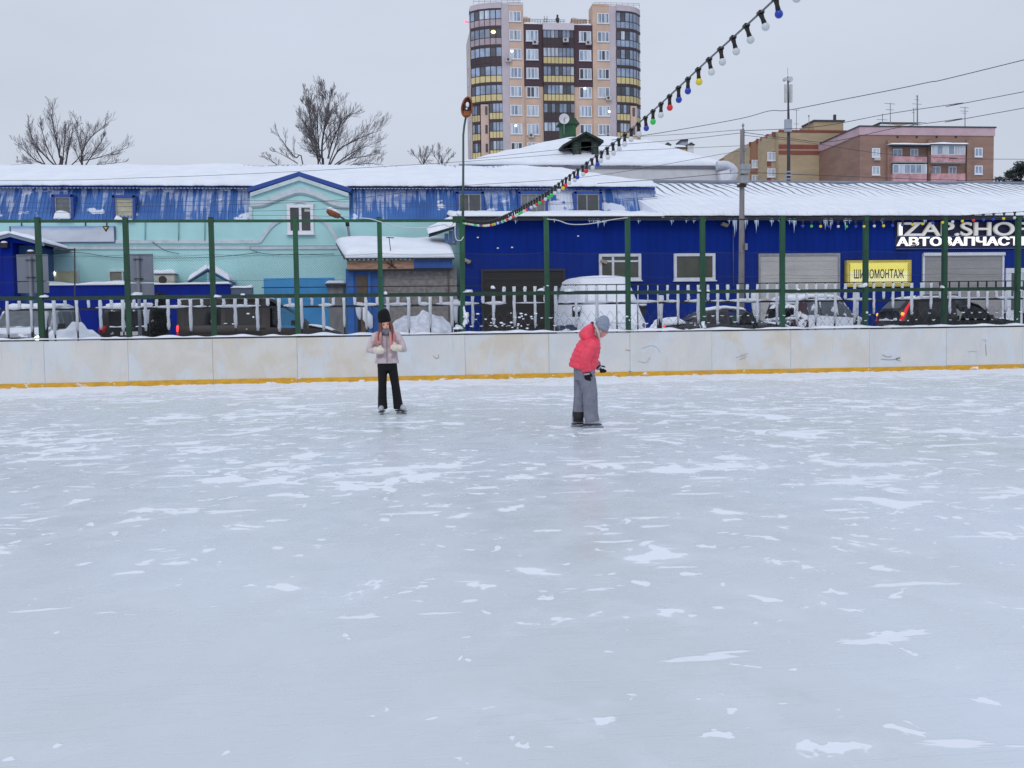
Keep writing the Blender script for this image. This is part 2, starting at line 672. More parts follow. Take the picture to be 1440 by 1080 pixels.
# snow swept against the foot of the boards
bl, br = W(-60, 545, YB - 0.75), W(1500, 520, YB - 0.75)
bl.z = br.z = 0.0
mb = MB()
nx = 420
vs, fs = [], []
for j in range(7):
    v = j / 6
    for i in range(nx + 1):
        x = bl.x + (br.x - bl.x) * i / nx
        wob = noise.noise((x * 0.9, 2.0, 0)) * 0.5 + noise.noise((x * 3.1, 5.0, 0)) * 0.3
        y0 = YB - 0.62 - 0.25 * wob
        y = y0 + (YB - 0.012 - y0) * v
        z = max(0.0, (0.045 + 0.05 * wob + 0.025 * noise.noise((x * 8, 1, 3)))) * (v ** 1.6) - 0.004 * (1 - v) + 0.01 * v
        vs.append((x, y, z))
for j in range(6):
    for i in range(nx):
        a = j * (nx + 1) + i
        fs.append((a, a + 1, a + nx + 2, a + nx + 1))
mb.add(vs, fs, 0, True)
tag(mb.build('swept_snow', SNOW), 'strip of white snow swept along the foot of the rink boards', 'snow', kind='stuff')

# ------------------------------------------------------------------ rink boards
PTOP = 1.165


def board_mat():
    N = NT('board_panel')
    oi = N.n('ShaderNodeObjectInfo')
    g = N.n('ShaderNodeTexCoord')
    v = N.mapping(src=g.outputs['Object'])
    sc = N.n('ShaderNodeVectorMath', operation='SCALE')
    cx = N.n('ShaderNodeCombineXYZ')
    N.l(oi.outputs['Random'], cx.inputs[0]); N.l(oi.outputs['Random'], cx.inputs[2])
    N.l(cx.outputs[0], sc.inputs[0]); sc.inputs['Scale'].default_value = 37
    ad = N.n('ShaderNodeVectorMath', operation='ADD')
    N.l(v, ad.inputs[0]); N.l(sc.outputs[0], ad.inputs[1])
    p = ad.outputs[0]
    base = N.mix(N.rng(oi.outputs['Random'], 0.2, 0.8), (0.60, 0.550, 0.47), (0.585, 0.60, 0.61))
    n1 = N.noise(p, 1.1, 5, 0.6, 0.4)
    base = N.mix(N.rng(n1, 0.35, 0.7), base, (0.66, 0.65, 0.62))
    # frost and rubbed pale blue-white paint, in upright smears
    fr = N.noise(N.mapping((0.9, 1, 0.6), src=p), 1.25, 5, 0.62, 0.25)
    base = N.mix(N.rng(fr, 0.49, 0.585, 0, 0.62), base, (0.61, 0.665, 0.72))
    fr2 = N.noise(N.mapping((1.4, 1, 0.5), src=p), 2.6, 4, 0.6)
    base = N.mix(N.rng(fr2, 0.60, 0.67, 0, 0.45), base, (0.52, 0.61, 0.68))
    # streaks and scuffs
    st = N.noise(N.mapping((7, 1, 0.6), src=p), 2.0, 5, 0.7)
    base = N.mix(N.rng(st, 0.55, 0.75, 0, 0.4), base, (0.42, 0.41, 0.39))
    sc2 = N.noise(N.mapping((1.0, 1, 6), src=p), 4.0, 5, 0.7)
    base = N.mix(N.rng(sc2, 0.64, 0.74, 0, 0.6), base, (0.28, 0.28, 0.30))
    # puck marks: small dark spots and short smudges
    vo = N.n('ShaderNodeTexVoronoi'); vo.inputs['Scale'].default_value = 5.5
    N.l(N.mapping((1.0, 1, 1.7), src=p), vo.inputs['Vector'])
    spot = N.rng(N.math('ADD', vo.outputs['Distance'], N.math('MULTIPLY', N.noise(p, 14, 3), .22)), .13, .19, 1, 0)
    base = N.mix(N.math('MULTIPLY', N.math('MULTIPLY', spot, N.rng(N.noise(p, 1.7, 2), .5, .6)), .5), base, (0.24, 0.24, 0.26))
    N.l(base, N.b.inputs['Base Color'])
    N.b.inputs['Roughness'].default_value = 0.55
    N.bump(n1, 0.15, 0.01)
    return N.m


BOARD = board_mat()
YEL = pm('yellow_kick', (206, 156, 34), 0.5, 0.15, 4, dust=0.36, dscale=3.0, stretch=(1, 1, 2.5))
bx = thing('rink_board', 'long low barrier of off-white scuffed panels with a yellow kick strip around the ice', 'rink board', (0, YB, 0))
seams = [-72, 62, 180, 299, 418, 536, 654, 772, 886, 1001, 1112, 1223, 1331, 1438, 1545]
SX = [W(s, 500, YB).x for s in seams]
SX = [SX[0] - 2.12 * k for k in (3, 2, 1)] + SX + [SX[-1] + 2.12 * k for k in (1, 2, 3)]
for a, b in zip(SX[:-1], SX[1:]):
    dy = random.uniform(-0.006, 0.006)
    MB().box(a + 0.003, b - 0.003, YB + dy, YB + 0.04 + dy, -0.02, PTOP - random.uniform(0.0, 0.012)).build('panel', BOARD, bx)
    MB().box(a + 0.012, b - 0.012, YB - 0.012 + dy, YB - 0.001 + dy, 0.0, 0.165 + random.uniform(-0.008, 0.008)).build('kick_strip', YEL, bx)
MB().box(SX[0], SX[-1], YB + 0.047, YB + 0.12, -0.03, PTOP - 0.03).build('frame', GREY, bx)
MB().box(SX[0], SX[-1], YB - 0.012, YB + 0.14, PTOP + 0.001, PTOP + 0.022).build('top_rail', BLACK, bx)
snow_slab((SX[0], YB + 0.005, PTOP + 0.024), (SX[-1], YB + 0.005, PTOP + 0.024), (SX[-1], YB + 0.30, PTOP + 0.03), (SX[0], YB + 0.30, PTOP + 0.03),
          0.045, 560, 6, 0.035, 2.3, 0.08, 4.0).build('snow_cap', SNOW, bx)
# scribbles and marks on the panels
INK = pm('marker_ink', (52, 50, 56), 0.7, 0.3, 20)
INKR = pm('red_ink', (176, 74, 58), 0.7, 0.4, 30)
INKB = pm('blue_smear', (150, 178, 204), 0.7, 0.2, 20)


def scribble(px, mat, r=0.008, parent=bx):
    mb = MB()
    for line in px:
        pts = [W(a, b, YB - 0.006) for a, b in line]
        mb.tube(ramp_path(pts, len(pts) * 4), r, 5, flat=0.35)
    return mb.build('graffiti', mat, parent)


scribble([[(1239, 505), (1252, 506), (1266, 504)], [(1266, 502), (1260, 505), (1267, 508)], [(1241, 499), (1248, 502), (1254, 501)]], INK)
scribble([[(1381, 479), (1386, 478), (1386, 482)], [(1386, 484), (1387, 500)]], INK, 0.005)
scribble([[(1361, 495), (1368, 494), (1374, 495)]], INK, 0.004)
scribble([[(880, 492), (886, 493)]], INKR, 0.012)
scribble([[(884, 522), (889, 523)], [(886, 524), (889, 526)]], INK, 0.012)
scribble([[(898, 508), (908, 510), (914, 503)], [(903, 490), (916, 486), (925, 490), (928, 496)]], INKB, 0.012)
scribble([[(1035, 503), (1044, 500), (1052, 497)], [(1040, 506), (1050, 501)]], INKB, 0.01)
scribble([[(609, 500), (613, 504), (617, 502), (616, 498)]], pm('grey_scuff', (120, 122, 130), .7, .3, 20), 0.012)

# ------------------------------------------------------------------ green chain-link fence on the boards
YF = 24.98
fx = thing('rink_fence', 'tall green post and rail chain-link fence standing behind the rink boards', 'fence', (0, YF, 0))
post_px = [-62, 56, 179, 299, 417, 535, 650, 769, 883, 988, 1100, 1217, 1328, 1431, 1540]
PX = [W(p, 390, YF).x for p in post_px]
ZT = 4.05
for i, x in enumerate([PX[0] - 4.24, PX[0] - 2.12] + PX + [PX[-1] + 2.12, PX[-1] + 4.24]):
    top = ZT + (0.03 if i != 8 else 0.1)
    w = 0.058 if i > 0 else 0.06
    MB().box(x - w, x + w, YF - w, YF + w, 0.3, top).box(x - w - 0.01, x + w + 0.01, YF - w - 0.01, YF + w + 0.01, top + 0.001, top + 0.014).build('post', GREEN, fx)
for i in range(len(PX) - 1):
    a, b = PX[i] + 0.06, PX[i + 1] - 0.06
    zt = ZT - 0.04
    MB().box(a, b, YF - 0.03, YF + 0.03, zt - (0.035 if i < 6 else .0), zt + 0.03).build('top_rail', GREEN if i < 6 else DARKGREEN, fx)
    zm = 2.18 + random.uniform(-0.01, 0.01)
    MB().box(a, b, YF - 0.03, YF + 0.03, zm - 0.045, zm + 0.045).build('middle_rail', GREEND, fx)
for a, b in ((PX[0] - 6, PX[0] - .06), (PX[-1] + .06, PX[-1] + 6)):
    MB().box(a, b, YF - 0.03, YF + 0.03, ZT - 0.075, ZT - 0.01).build('top_rail', GREEND, fx)
    MB().box(a, b, YF - 0.03, YF + 0.03, 2.135, 2.225).build('middle_rail', GREEND, fx)
# wire netting
WIRE = pm('fence_wire', (44, 52, 54), 0.6, 0.2)
mb = MB()
z0, z1 = 1.2, 3.2
xa, xb = PX[0], PX[-1]
h = z1 - z0
sp = 0.062
r = 0.0012


def wire(a, b):
    a, b = Vector(a), Vector(b)
    t = (b - a).normalized()
    e1 = Vector((0, 1, 0)) * r
    e2 = t.cross(Vector((0, 1, 0))) * r
    o = len(mb.v)
    for p in (a, b):
        mb.v += [p + e1, p - e1 * 0.5 + e2, p - e1 * 0.5 - e2]
    for k in range(3):
        mb.f.append([o + k, o + (k + 1) % 3, o + 3 + (k + 1) % 3, o + 3 + k]); mb.mi.append(0); mb.sm.append(False)


x = xa - h
while x < xb:
    s0, s1 = max(x, xa), min(x + h, xb)
    if s1 > s0:
        wire((s0, YF - 0.068, z0 + (s0 - x)), (s1, YF - 0.068, z0 + (s1 - x)))
        wire((s0, YF - 0.072, z1 - (s0 - x)), (s1, YF - 0.072, z1 - (s1 - x)))
    x += sp
for zz in (z1, 2.6):
    for i in range(len(PX) - 1):
        pts = [Vector((PX[i] + (PX[i + 1] - PX[i]) * k / 8, YF - 0.07, zz - 0.045 * math.sin(math.pi * k / 8))) for k in range(9)]
        mb.tube(pts, 0.003, 4, cap=False)
mb.build('wire_netting', WIRE, fx, recalc=False)
# coarse knotted net hung low along the right half, with crumbs of snow on its knots
mb = MB()
xa2, xb2, za2, zb2 = W(656, 440, YF).x, PX[-1], 1.2, 1.88
cw, chh = 0.235, 0.17
r = 0.0034
nodes = []
for i in range(int((xb2 - xa2) / cw) + 1):
    for j in range(int((zb2 - za2) / chh)):
        x = xa2 + (i + (.5 if j % 2 else 0)) * cw
        z = za2 + j * chh
        nodes.append((x, z))
        for sgn in (-1, 1):
            wire((x, YF - .09, z), (x + sgn * cw / 2 + random.uniform(-.01, .01), YF - .09, z + chh))
mb.build('coarse_net', pm('net_cord', (70, 76, 84), .8, .2), fx, recalc=False)
mb = MB()
for x, z in nodes:
    if random.random() < .30: continue
    w_, h_ = random.uniform(.02, .055), random.uniform(.006, .014)
    q = V(x + random.uniform(-.015, .015), YF - .09, z + random.uniform(-.01, .02))
    mb.tube([q + V(-w_, 0, random.uniform(.2, 1) * h_ * 2), q, q + V(w_, 0, random.uniform(.2, 1) * h_ * 2)], [h_ * .5, h_ * 1.2, h_ * .5], 5)
for x_px, n_ in ((700, 10), (720, 8), (740, 12), (820, 5), (330, 5), (600, 4), (880, 4)):
    for k in range(n_):
        q = W(x_px + random.gauss(0, 12), random.uniform(440, 463), YF - .085)
        mb.ball(q, random.uniform(.015, .05), .02, random.uniform(.008, .025), 6, 4)
sc_ = mb.build('netted_snow', SNOW, fx)
sc_['kind'] = 'stuff'
# lumps of snow on rails and posts
for px, py, rx, rz in ((62, 417, .10, .05), (306, 417, .09, .04), (342, 414, .05, .03), (190, 414, .12, .06), (658, 410, .11, .05), (694, 405, .05, .05), (800, 409, .10, .06), (760, 408, .07, .05), (1214, 403, .1, .09),
                       (1123, 407, .05, .03), (984, 409, .06, .05), (996, 409, .04, .05), (543, 413, .04, .06), (1325, 404, .05, .05), (646, 303, .06, .1), (1435, 408, .05, .04), (654, 446, .07, .3), (645, 462, .1, .1),
                       (770, 402, .03, .02), (1219, 440, .04, .1), (989, 460, .07, .22)):
    q = W(px, py, YF - 0.04)
    mb = MB().ball(q, rx * 1.1, 0.055, rz * .8, 14, 10)
    for i_, p_ in enumerate(mb.v):
        k_ = 1 + .9 * noise.noise((p_ - q) * 13 + V(px, py, 0)) + .4 * noise.noise((p_ - q) * 31)
        mb.v[i_] = q + (p_ - q) * max(.25, k_)
        if rz <= .11 and mb.v[i_].z < q.z - .02: mb.v[i_].z = q.z - .02
    mb.build('snow_lump', SNOW, fx)

# ------------------------------------------------------------------ black picket railing behind, crusted with snow
YP = 25.75
pk = thing('picket_fence', 'low black picket railing crusted with white snow, behind the green fence', 'fence', (0, YP, LOT))
ztop, zmid = 2.42, 1.93
xs0, xs1 = W(-30, 430, YP).x, W(1490, 430, YP).x
xo0, xo1 = xs0 - 5, xs1 + 5
MB().box(W(368, 402, YP).x, xo1, YP - 0.012, YP + 0.012, ztop - 0.012, ztop + 0.012).build('top_rail', BLACK, pk)
MB().box(xo0, xo1, YP - 0.015, YP + 0.015, zmid - 0.025, zmid + 0.025).build('middle_rail', BLACK, pk)
MB().box(xo0, xo1, YP - 0.015, YP + 0.015, 0.62, 0.66).build('bottom_rail', BLACK, pk)
step = 0.272
n = int((xs1 - xs0) / step)
RND = random.Random(3)
for i in range(n):
    x = xs0 + (i + 0.5) * step + RND.uniform(-0.01, 0.01)
    longp = i % 2 == 0
    zb = 0.64 if longp else zmid + 0.026
    low = -30 + 1520 * i / n < 650
    m = MB().box(x - 0.016, x + 0.016, YP - 0.016, YP + 0.016, zb, 2.16 if low else ztop - 0.012)
    p = m.build('picket', BLACK, pk)
    px_here = -30 + 1520 * i / n
    # wind-driven crust on the side facing the rink
    s_ = MB()
    thin = 800 < px_here < 880
    hw = RND.uniform(0.036, 0.046) * (0.35 if thin else 1)
    zt = ztop - 0.03 if 650 < px_here < 1300 else 2.15
    zlo = (RND.uniform(1.30, 1.42) if longp else zmid + 0.03)
    if px_here > 1190: zlo = RND.uniform(1.5, 1.75) if longp else zlo
    k = 7
    pts = [(x + RND.uniform(-.006, .006), YP - 0.03, zlo + (zt - zlo) * q / k) for q in range(k + 1)]
    rs = [((hw * RND.uniform(0.8, 1.15)) * (0.6 if q in (0,) else 1), 0.03) for q in range(k + 1)]
    rs = [(a, b) for a, b in rs]
    s_.tube(pts, rs, 8)
    s_.build('snow_crust', SNOW, p)
m, m2 = MB(), MB()
for k in range(18):
    for x in (xs0 - .136 - k * step, xs1 + .136 + k * step):
        m.box(x - .016, x + .016, YP - .016, YP + .016, .64 if k % 2 else zmid + .026, 2.15)
        m2.tube([(x, YP - .03, 1.4 if k % 2 else zmid + .03), (x, YP - .03, 2.12)], .04, 7)
m.build('outer_pickets', BLACK, pk)['kind'] = 'stuff'
m2.build('outer_crust', SNOW, pk)['kind'] = 'stuff'
# snow lying on the middle rail, in runs
mb = MB()
x = xs0
while x < xs1:
    L_ = RND.uniform(0.25, 1.3)
    hgt = RND.uniform(0.02, 0.06)
    k = 8
    pts = [(x + L_ * q / k, YP - 0.01, zmid + 0.035 + hgt * 0.25 * noise.noise((x + q, 0, 0))) for q in range(k + 1)]
    rs = [(0.04, max(0.012, hgt * math.sin(math.pi * (q + 0.6) / (k + 1.2)) * (1 + 0.4 * noise.noise((x * 3 + q * 2, 1, 0))))) for q in range(k + 1)]
    mb.tube(pts, rs, 7)
    x += L_ + (RND.uniform(0.02, 0.2) if RND.random() < 0.7 else RND.uniform(0.3, 0.6))
mb.build('snow_ridge', SNOW, pk)
# heavy support posts leaning against the railing, thick with snow
for px, tp, bt in ((64, 440, 470), (640, 424, 462), (928, 418, 463), (1060, 413, 456), (1203, 414, 455), (505, 428, 455), (207, 430, 462)):
    a, b = W(px, tp, YP + 0.1), W(px + 1.5, bt, YP + 0.1)
    st_ = MB().box(a.x - 0.04, a.x + 0.04, a.y - 0.04, a.y + 0.04, LOT, a.z).build('stay', BLACK, pk)
    pts = ramp_path([a + Vector((0, -0.05, 0.05)), a * 0.6 + b * 0.4 + Vector((-0.02, -0.06, 0)), b * 0.8 + a * 0.2 + Vector((0.0, -0.05, 0))], 6)
    MB().tube(pts, [(0.09, 0.06), (0.10, 0.06), (0.08, 0.06), (0.07, 0.05), (0.06, 0.05), (0.045, 0.04), (0.02, 0.02)], 9).build('snow_crust', SNOW, st_)

# ------------------------------------------------------------------ rusty flood lamp on the tall pole
RUST = pm('rust', (136, 78, 44), 0.8, 0.4, 8, bump=0.4)
RUSTD = pm('dark_rust', (62, 34, 26), 0.8, 0.4, 8)
GPOLE = pm('grey_green_pole', (70, 92, 86), 0.6, 0.2, 4, stretch=(1, 1, 0.3))
x6 = PX[6]
lp = thing('lamp_post', 'rusty flood lamp on a tall thin green pole rising above the fence rail', 'lamp', (x6, YF + 0.15, LOT))
pts = [W(651, 470, YF + 0.15), W(651, 306, YF + 0.15), W(651.5, 230, YF + 0.15), W(651.5, 190, YF + 0.12), W(655.5, 163, YF + 0.03)]
MB().tube([pts[0] - Vector((0, 0, .8)), pts[0], pts[1]], [0.055, 0.055, 0.05], 10).build('mast', GREEN, lp)
MB().tube([pts[1] - Vector((0, 0, .05)), pts[2], pts[3], (pts[3] + pts[4]) / 2 + Vector((-0.01, 0, 0)), pts[4]], [0.032, 0.028, 0.026, 0.026, 0.026], 8).build('pole', GPOLE, lp)
hc = W(656.5, 151, YF)
mh = MB()
tilt = Matrix.Rotation(rad(8), 3, 'Y')
rim = []
for k in range(25):
    a = 2 * math.pi * k / 24
    rim.append(hc + tilt @ Vector((0.125 * math.sin(a) * (1 - 0.12 * math.cos(a)), -0.04, 0.245 * math.cos(a))))
mh.tube(rim, 0.022, 7, cap=False)
rings = []
for j in range(7):
    q = j / 6
    s_ = math.cos(q * math.pi / 2 * 0.93)
    rings.append([hc + tilt @ Vector((0.125 * s_ * math.sin(a) * (1 - 0.12 * math.cos(a)), -0.03 + 0.16 * math.sin(q * math.pi / 2), 0.245 * s_ * math.cos(a))) for a in [2 * math.pi * k / 20 for k in range(20)]])
mh.rings(rings, cap=False)
hd = mh.build('lamp_head', RUST, lp)
MB().ball(hc + tilt @ Vector((0.0, -0.015, -0.0)), 0.105, 0.02, 0.215, 16, 8).build('reflector', RUSTD, hd)
MB().ball(hc + tilt @ Vector((0.004, -0.055, 0.055)), 0.045, 0.035, 0.065, 12, 8).ball(hc + tilt @ Vector((-0.004, -0.05, -0.045)), 0.026, 0.03, 0.028, 10, 6).build('bulb', WHITE, hd)
MB().box(hc.x - 0.09, hc.x + 0.09, YF - 0.07, YF - 0.045, hc.z - 0.215, hc.z - 0.10).build('gear_cover', RUST, hd)
# junction box and hanging white cable loops
jb = thing('junction_box', 'small green junction box with white cable loops on the tall lamp pole', 'junction box', W(641, 313, YF - 0.05))
q = W(641, 309, YF - 0.08)
MB().box(q.x - 0.075, q.x + 0.075, q.y - 0.04, q.y + 0.04, q.z - 0.07, q.z + 0.075).box(q.x - 0.085, q.x + 0.085, q.y - 0.045, q.y - 0.0401, q.z - 0.08, q.z + 0.085).build('box', GREEND, jb)
CAB = pm('white_cable', (196, 200, 206), 0.6, 0.1)
YC = YF - 0.11
MB().tube(ramp_path([W(640, 317, YC), W(640, 328, YC), W(642, 337, YC), W(648, 338, YC), W(652, 333, YC)], 24), 0.014, 6).build('cable', CAB, jb)
MB().tube(ramp_path([W(640, 310, YC), W(633, 319, YC), W(624, 316, YC), W(600, 320, YC), W(570, 320, YC), W(545, 315, YC), W(522, 308, YC), W(505, 306.5, YC)], 40), 0.013, 6).build('cable', CAB, jb)
o = MB().tube(ramp_path([W(769, 308, YC), W(785, 310, YC), W(800, 315, YC), W(820, 315.5, YC), W(840, 313, YC), W(860, 309, YC), W(883, 306, YC)], 30), 0.012, 6).build('slack_cable', CAB)
tag(o, 'slack white cable looping under the top rail between two green posts', 'cable')

# ------------------------------------------------------------------ strings of coloured bulbs
BULBC = {'w': pm('bulb_clear', (205, 210, 212), 0.2, 0.05), 'b': pm('bulb_blue', (24, 62, 168), 0.2, 0.05), 'r': pm('bulb_red', (214, 40, 42), 0.2, 0.05),
         'g': pm('bulb_green', (40, 196, 84), 0.2, 0.05), 'y': pm('bulb_yellow', (226, 202, 40), 0.2, 0.05)}
SOCK = pm('lamp_socket', (30, 24, 26), 0.5, 0.1)
CORD = pm('bulb_cord', (120, 122, 130), 0.6, 0.1)
CORDB = pm('black_cord', (34, 34, 40), 0.6, 0.1)


def string_lights(path, spacing, cols, cord, label, start=0.0, sway=0.0, bs=1.0):
    root = thing('string_lights', label, 'string lights', path[0])
    # arc-length walk
    acc, nxt, k = 0.0, start, 0
    spots = []
    for a, b in zip(path[:-1], path[1:]):
        L_ = (b - a).length
        while nxt <= acc + L_ and len(spots) < 96:
            spots.append(a + (b - a) * ((nxt - acc) / L_))
            nxt += spacing
        acc += L_
    tan = (path[-1] - path[0]).normalized()
    side = tan.cross(Vector((0, 0, 1))).normalized()
    m_ = MB()
    m_.tube([p + side * 0.006 + Vector((0, 0, .004)) for p in path], 0.0042, 5, cap=False)
    m_.tube([p - side * 0.006 for p in path], 0.0042, 5, cap=False)
    m_.build('cord', cord, root)
    rr = random.Random(11)
    for i, p in enumerate(spots):
        dn = (Vector((0, 0, -1)) + side * rr.uniform(-.12, .12) + side * (sway * max(0, 1 - i / 16) * 1.0) + tan * rr.uniform(-.1, .1)).normalized()
        sk = MB()
        sk.obox(p, tan * 0.024 * bs, side * 0.016 * bs, Vector((0, 0, 0.009)) * bs)
        sk.tube([p + dn * q_ * bs for q_ in (.004, .02, .035, .07)], [q_ * bs for q_ in (0.017, 0.0155, 0.013, 0.0165)], 8)
        so_ = sk.build('lamp_socket', SOCK, root)
        bb = MB()
        c = cols[i] if i < len(cols) else rr.choice('wwbyrgw')
        rings_ = []
        ax = dn.orthogonal().normalized(); ay = dn.cross(ax)
        for q in range(8):
            zq, rq = ((0.066, 0.015), (0.073, 0.0205), (0.082, 0.0235), (0.092, 0.0235), (0.101, 0.020), (0.107, 0.0145), (0.1105, 0.008), (0.1115, 0.001))[q]
            rings_.append([p + (dn * zq + ax * (rq * math.cos(2 * math.pi * w / 10)) + ay * (rq * math.sin(2 * math.pi * w / 10))) * bs for w in range(10)])
        bb.rings(rings_)
        bb.build('bulb', BULBC[c], so_)
    return root


A = Vector((W(651, 310, YF - 0.1).x, YF - 0.1, W(651, 309, YF - 0.1).z))
kp = [(25.0, 4.06), (19.1, 3.36), (14.2, 3.10), (10.6, 3.045), (8.6, 3.045), (6.9, 3.11), (5.5, 3.17), (4.2, 3.30), (2.0, 3.72), (-3.0, 5.1), (-8.0, 7.0)]
lat = lambda d: -1.23 + 2.80 * (25.0 - d) / 19.5
pth = []
for d, z in kp:
    p = r0 * lat(d) + Vector((math.sin(YAW), math.cos(YAW), 0)) * d
    pth.append(Vector((p.x, p.y, z)))
pth[0] = A
full = ramp_path(pth, 200)
full.reverse()
over = sum((b - a).length for a, b in zip(full[:-1], full[1:]) if (a - CAM).dot(Vector((math.sin(YAW), math.cos(YAW), 0))) < 4.2)
string_lights(full, 0.225, 'wwbwwwbwwwwwybbrwgbwwwwwwwbwrwbwwrywwggwrgrwwbrwggwwrwwrwgwbw', CORD, 'long string of bulbs swooping over the ice towards the camera from the tall lamp pole', over + 0.16, 0.55)
pb = [W(1105, 309, YF - 0.12), W(1130, 310.5, YF - 0.14), W(1160, 311, YF - 0.16), W(1217, 311, YF - 0.2), W(1270, 309, YF - 0.5), W(1330, 305, YF - 0.9), W(1390, 301, YF - 1.4), W(1450, 297, YF - 1.9), W(1500, 293, YF - 2.3), W(1600, 284, YF - 3.4), W(1750, 270, YF - 5.5)]
string_lights(ramp_path(pb, 80), 0.235, 'bgybwgbywybbyybywyrbbywyrbwybryrwwybgyrbyygyb', CORDB, 'shorter string of coloured bulbs along the top rail before the shop sign', 0.45, 0.0, 1.55)

# ------------------------------------------------------------------ people
SKIN = pm('skin', (226, 168, 148), 0.5, 0.06)
SKINK = pm('skin_cold', (222, 150, 138), 0.5, 0.06)
HAIR = pm('brown_hair', (110, 62, 50), 0.6, 0.3, 30, stretch=(1, 1, 0.1))
HAIRP = pm('pink_hair', (198, 132, 132), 0.6, 0.25, 30, stretch=(1, 1, 0.1))
EYE = pm('eye_dark', (40, 32, 30), 0.4, 0.0)
LIP = pm('lips', (178, 84, 84), 0.5, 0.0)




def head_mesh(mb, c, R3, h=0.105):
    """head of ovoid skull, jaw, nose and ears, facing local -y of R3, fused later"""
    T = lambda x, y, z: Vector(c) + R3 @ Vector((x * h, y * h, z * h))
    mb.ball(T(0, 0.10, 0.25), h * 0.72, h * 0.86, h * 0.85, 14, 10, rot=R3)
    mb.ball(T(0, -0.18, -0.35), h * 0.56, h * 0.60, h * 0.75, 12, 9, rot=R3)
    mb.ball(T(0, -0.42, -0.82), h * 0.26, h * 0.24, h * 0.22, 10, 7, rot=R3)
    mb.tube([T(0, -0.72, 0.10), T(0, -0.86, -0.12), T(0, -0.97, -0.28), T(0, -0.80, -0.36)], [h * .07, h * .10, h * .14, h * .08], 8)
    for s in (-1, 1):
        mb.ball(T(s * 0.74, 0.08, -0.08), h * 0.08, h * 0.17, h * 0.26, 8, 6, rot=R3)
        mb.ball(T(s * 0.32, -0.52, -0.22), h * 0.2, h * 0.2, h * 0.2, 8, 6, rot=R3)


def face_parts(c, R3, parent, h=0.105):
    T = lambda x, y, z: Vector(c) + R3 @ Vector((x * h, y * h, z * h))
    for s in (-1, 1):
        MB().ball(T(s * 0.30, -0.70, 0.05), h * 0.13, h * 0.08, h * 0.075, 8, 6, rot=R3).build('eye', EYE, parent)
    MB().ball(T(0, -0.76, -0.58), h * 0.22, h * 0.08, h * 0.07, 8, 6, rot=R3).build('mouth', LIP, parent)


def hand(mb, wrist, d, palmn, side, size=0.165, curl=0.6, spread=0.0, thumb=True):
    """palm, four separate bent fingers and a thumb; d points along the hand, palmn out of the palm"""
    d = Vector(d).normalized()
    pn = (Vector(palmn) - d * d.dot(Vector(palmn))).normalized()
    lat_ = d.cross(pn) * side
    w = Vector(wrist)
    s = size
    mb.tube([w, w + d * s * .2, w + d * s * .42, w + d * s * .5], [(s * .17, s * .13), (s * .25, s * .13), (s * .27, s * .12), (s * .24, s * .09)], 10)
    # make the palm wide along lat_
    for k in range(4):
        off = (-0.195 + 0.13 * k) * s
        base = w + d * s * (.44 + (0.03 if k in (1, 2) else 0)) + lat_ * off
        L_ = (0.44, 0.52, 0.48, 0.36)[k] * s
        a0 = curl * (0.8 + 0.12 * k)
        p = base
        pts = [p]
        ang = 0.15
        for seg, fr in ((0, .45), (1, .32), (2, .23)):
            ang += a0 * (0.7, 0.9, 0.6)[seg]
            dd = d * math.cos(ang) + pn * math.sin(ang)
            p = p + dd * L_ * fr
            pts.append(p)
        mb.tube(pts, [s * .072, s * .068, s * .06, s * .045], 7)
    if thumb:
        b = w + d * s * .15 - lat_ * s * .2
        dd = (d * 0.7 - lat_ * 0.6 + pn * 0.35).normalized()
        e = b + dd * s * .26
        mb.tube([b, e, e + (d * .8 + pn * .5).normalized() * s * .2], [s * .09, s * .075, s * .05], 7)


def skate(parent, toe, heel, boot, lace, ankle_top, up=0.055, w=0.04):
    """figure skate: boot, sole, blade and lacing"""
    toe, heel, at = Vector(toe), Vector(heel), Vector(ankle_top)
    d = (toe - heel); L_ = d.length; d.normalize()
    m = MB()
    z = Vector((0, 0, 1))
    m.tube([heel + z * (up + .045) - d * 0.005, heel + d * L_ * .3 + z * (up + .05), heel + d * L_ * .62 + z * (up + .045), heel + d * L_ * .85 + z * (up + .038), toe + z * (up + .034)],
           [(w * .9, .045), (w * .95, .052), (w * 1.08, .046), (w * 1.05, .038), (w * .6, .026)], 10)
    m.tube([heel + d * L_ * .2 + z * (up + .05), at], [(w * 1.0, .05), (w * .95, .05)], 10)
    b = remesh(m, 'skate', boot, parent, 0.011, 3)
    sd_ = d.cross(z).normalized()
    m = MB()
    MB().obox(heel + d * L_ * .47 + z * (up * .80), d * L_ * .5, sd_ * w * .80, z * .008).build('sole', DARKGREY, b)
    m.obox(heel + d * L_ * .15 + z * (up * .5), d * .02, sd_ * .007, z * up * .3)
    m.obox(heel + d * L_ * .72 + z * (up * .5), d * .03, sd_ * .007, z * up * .3)
    m.obox(heel + d * L_ * .5 + z * 0.012, d * L_ * .58, sd_ * .003, z * .012)
    m.build('blade', STEEL, b)
    return b


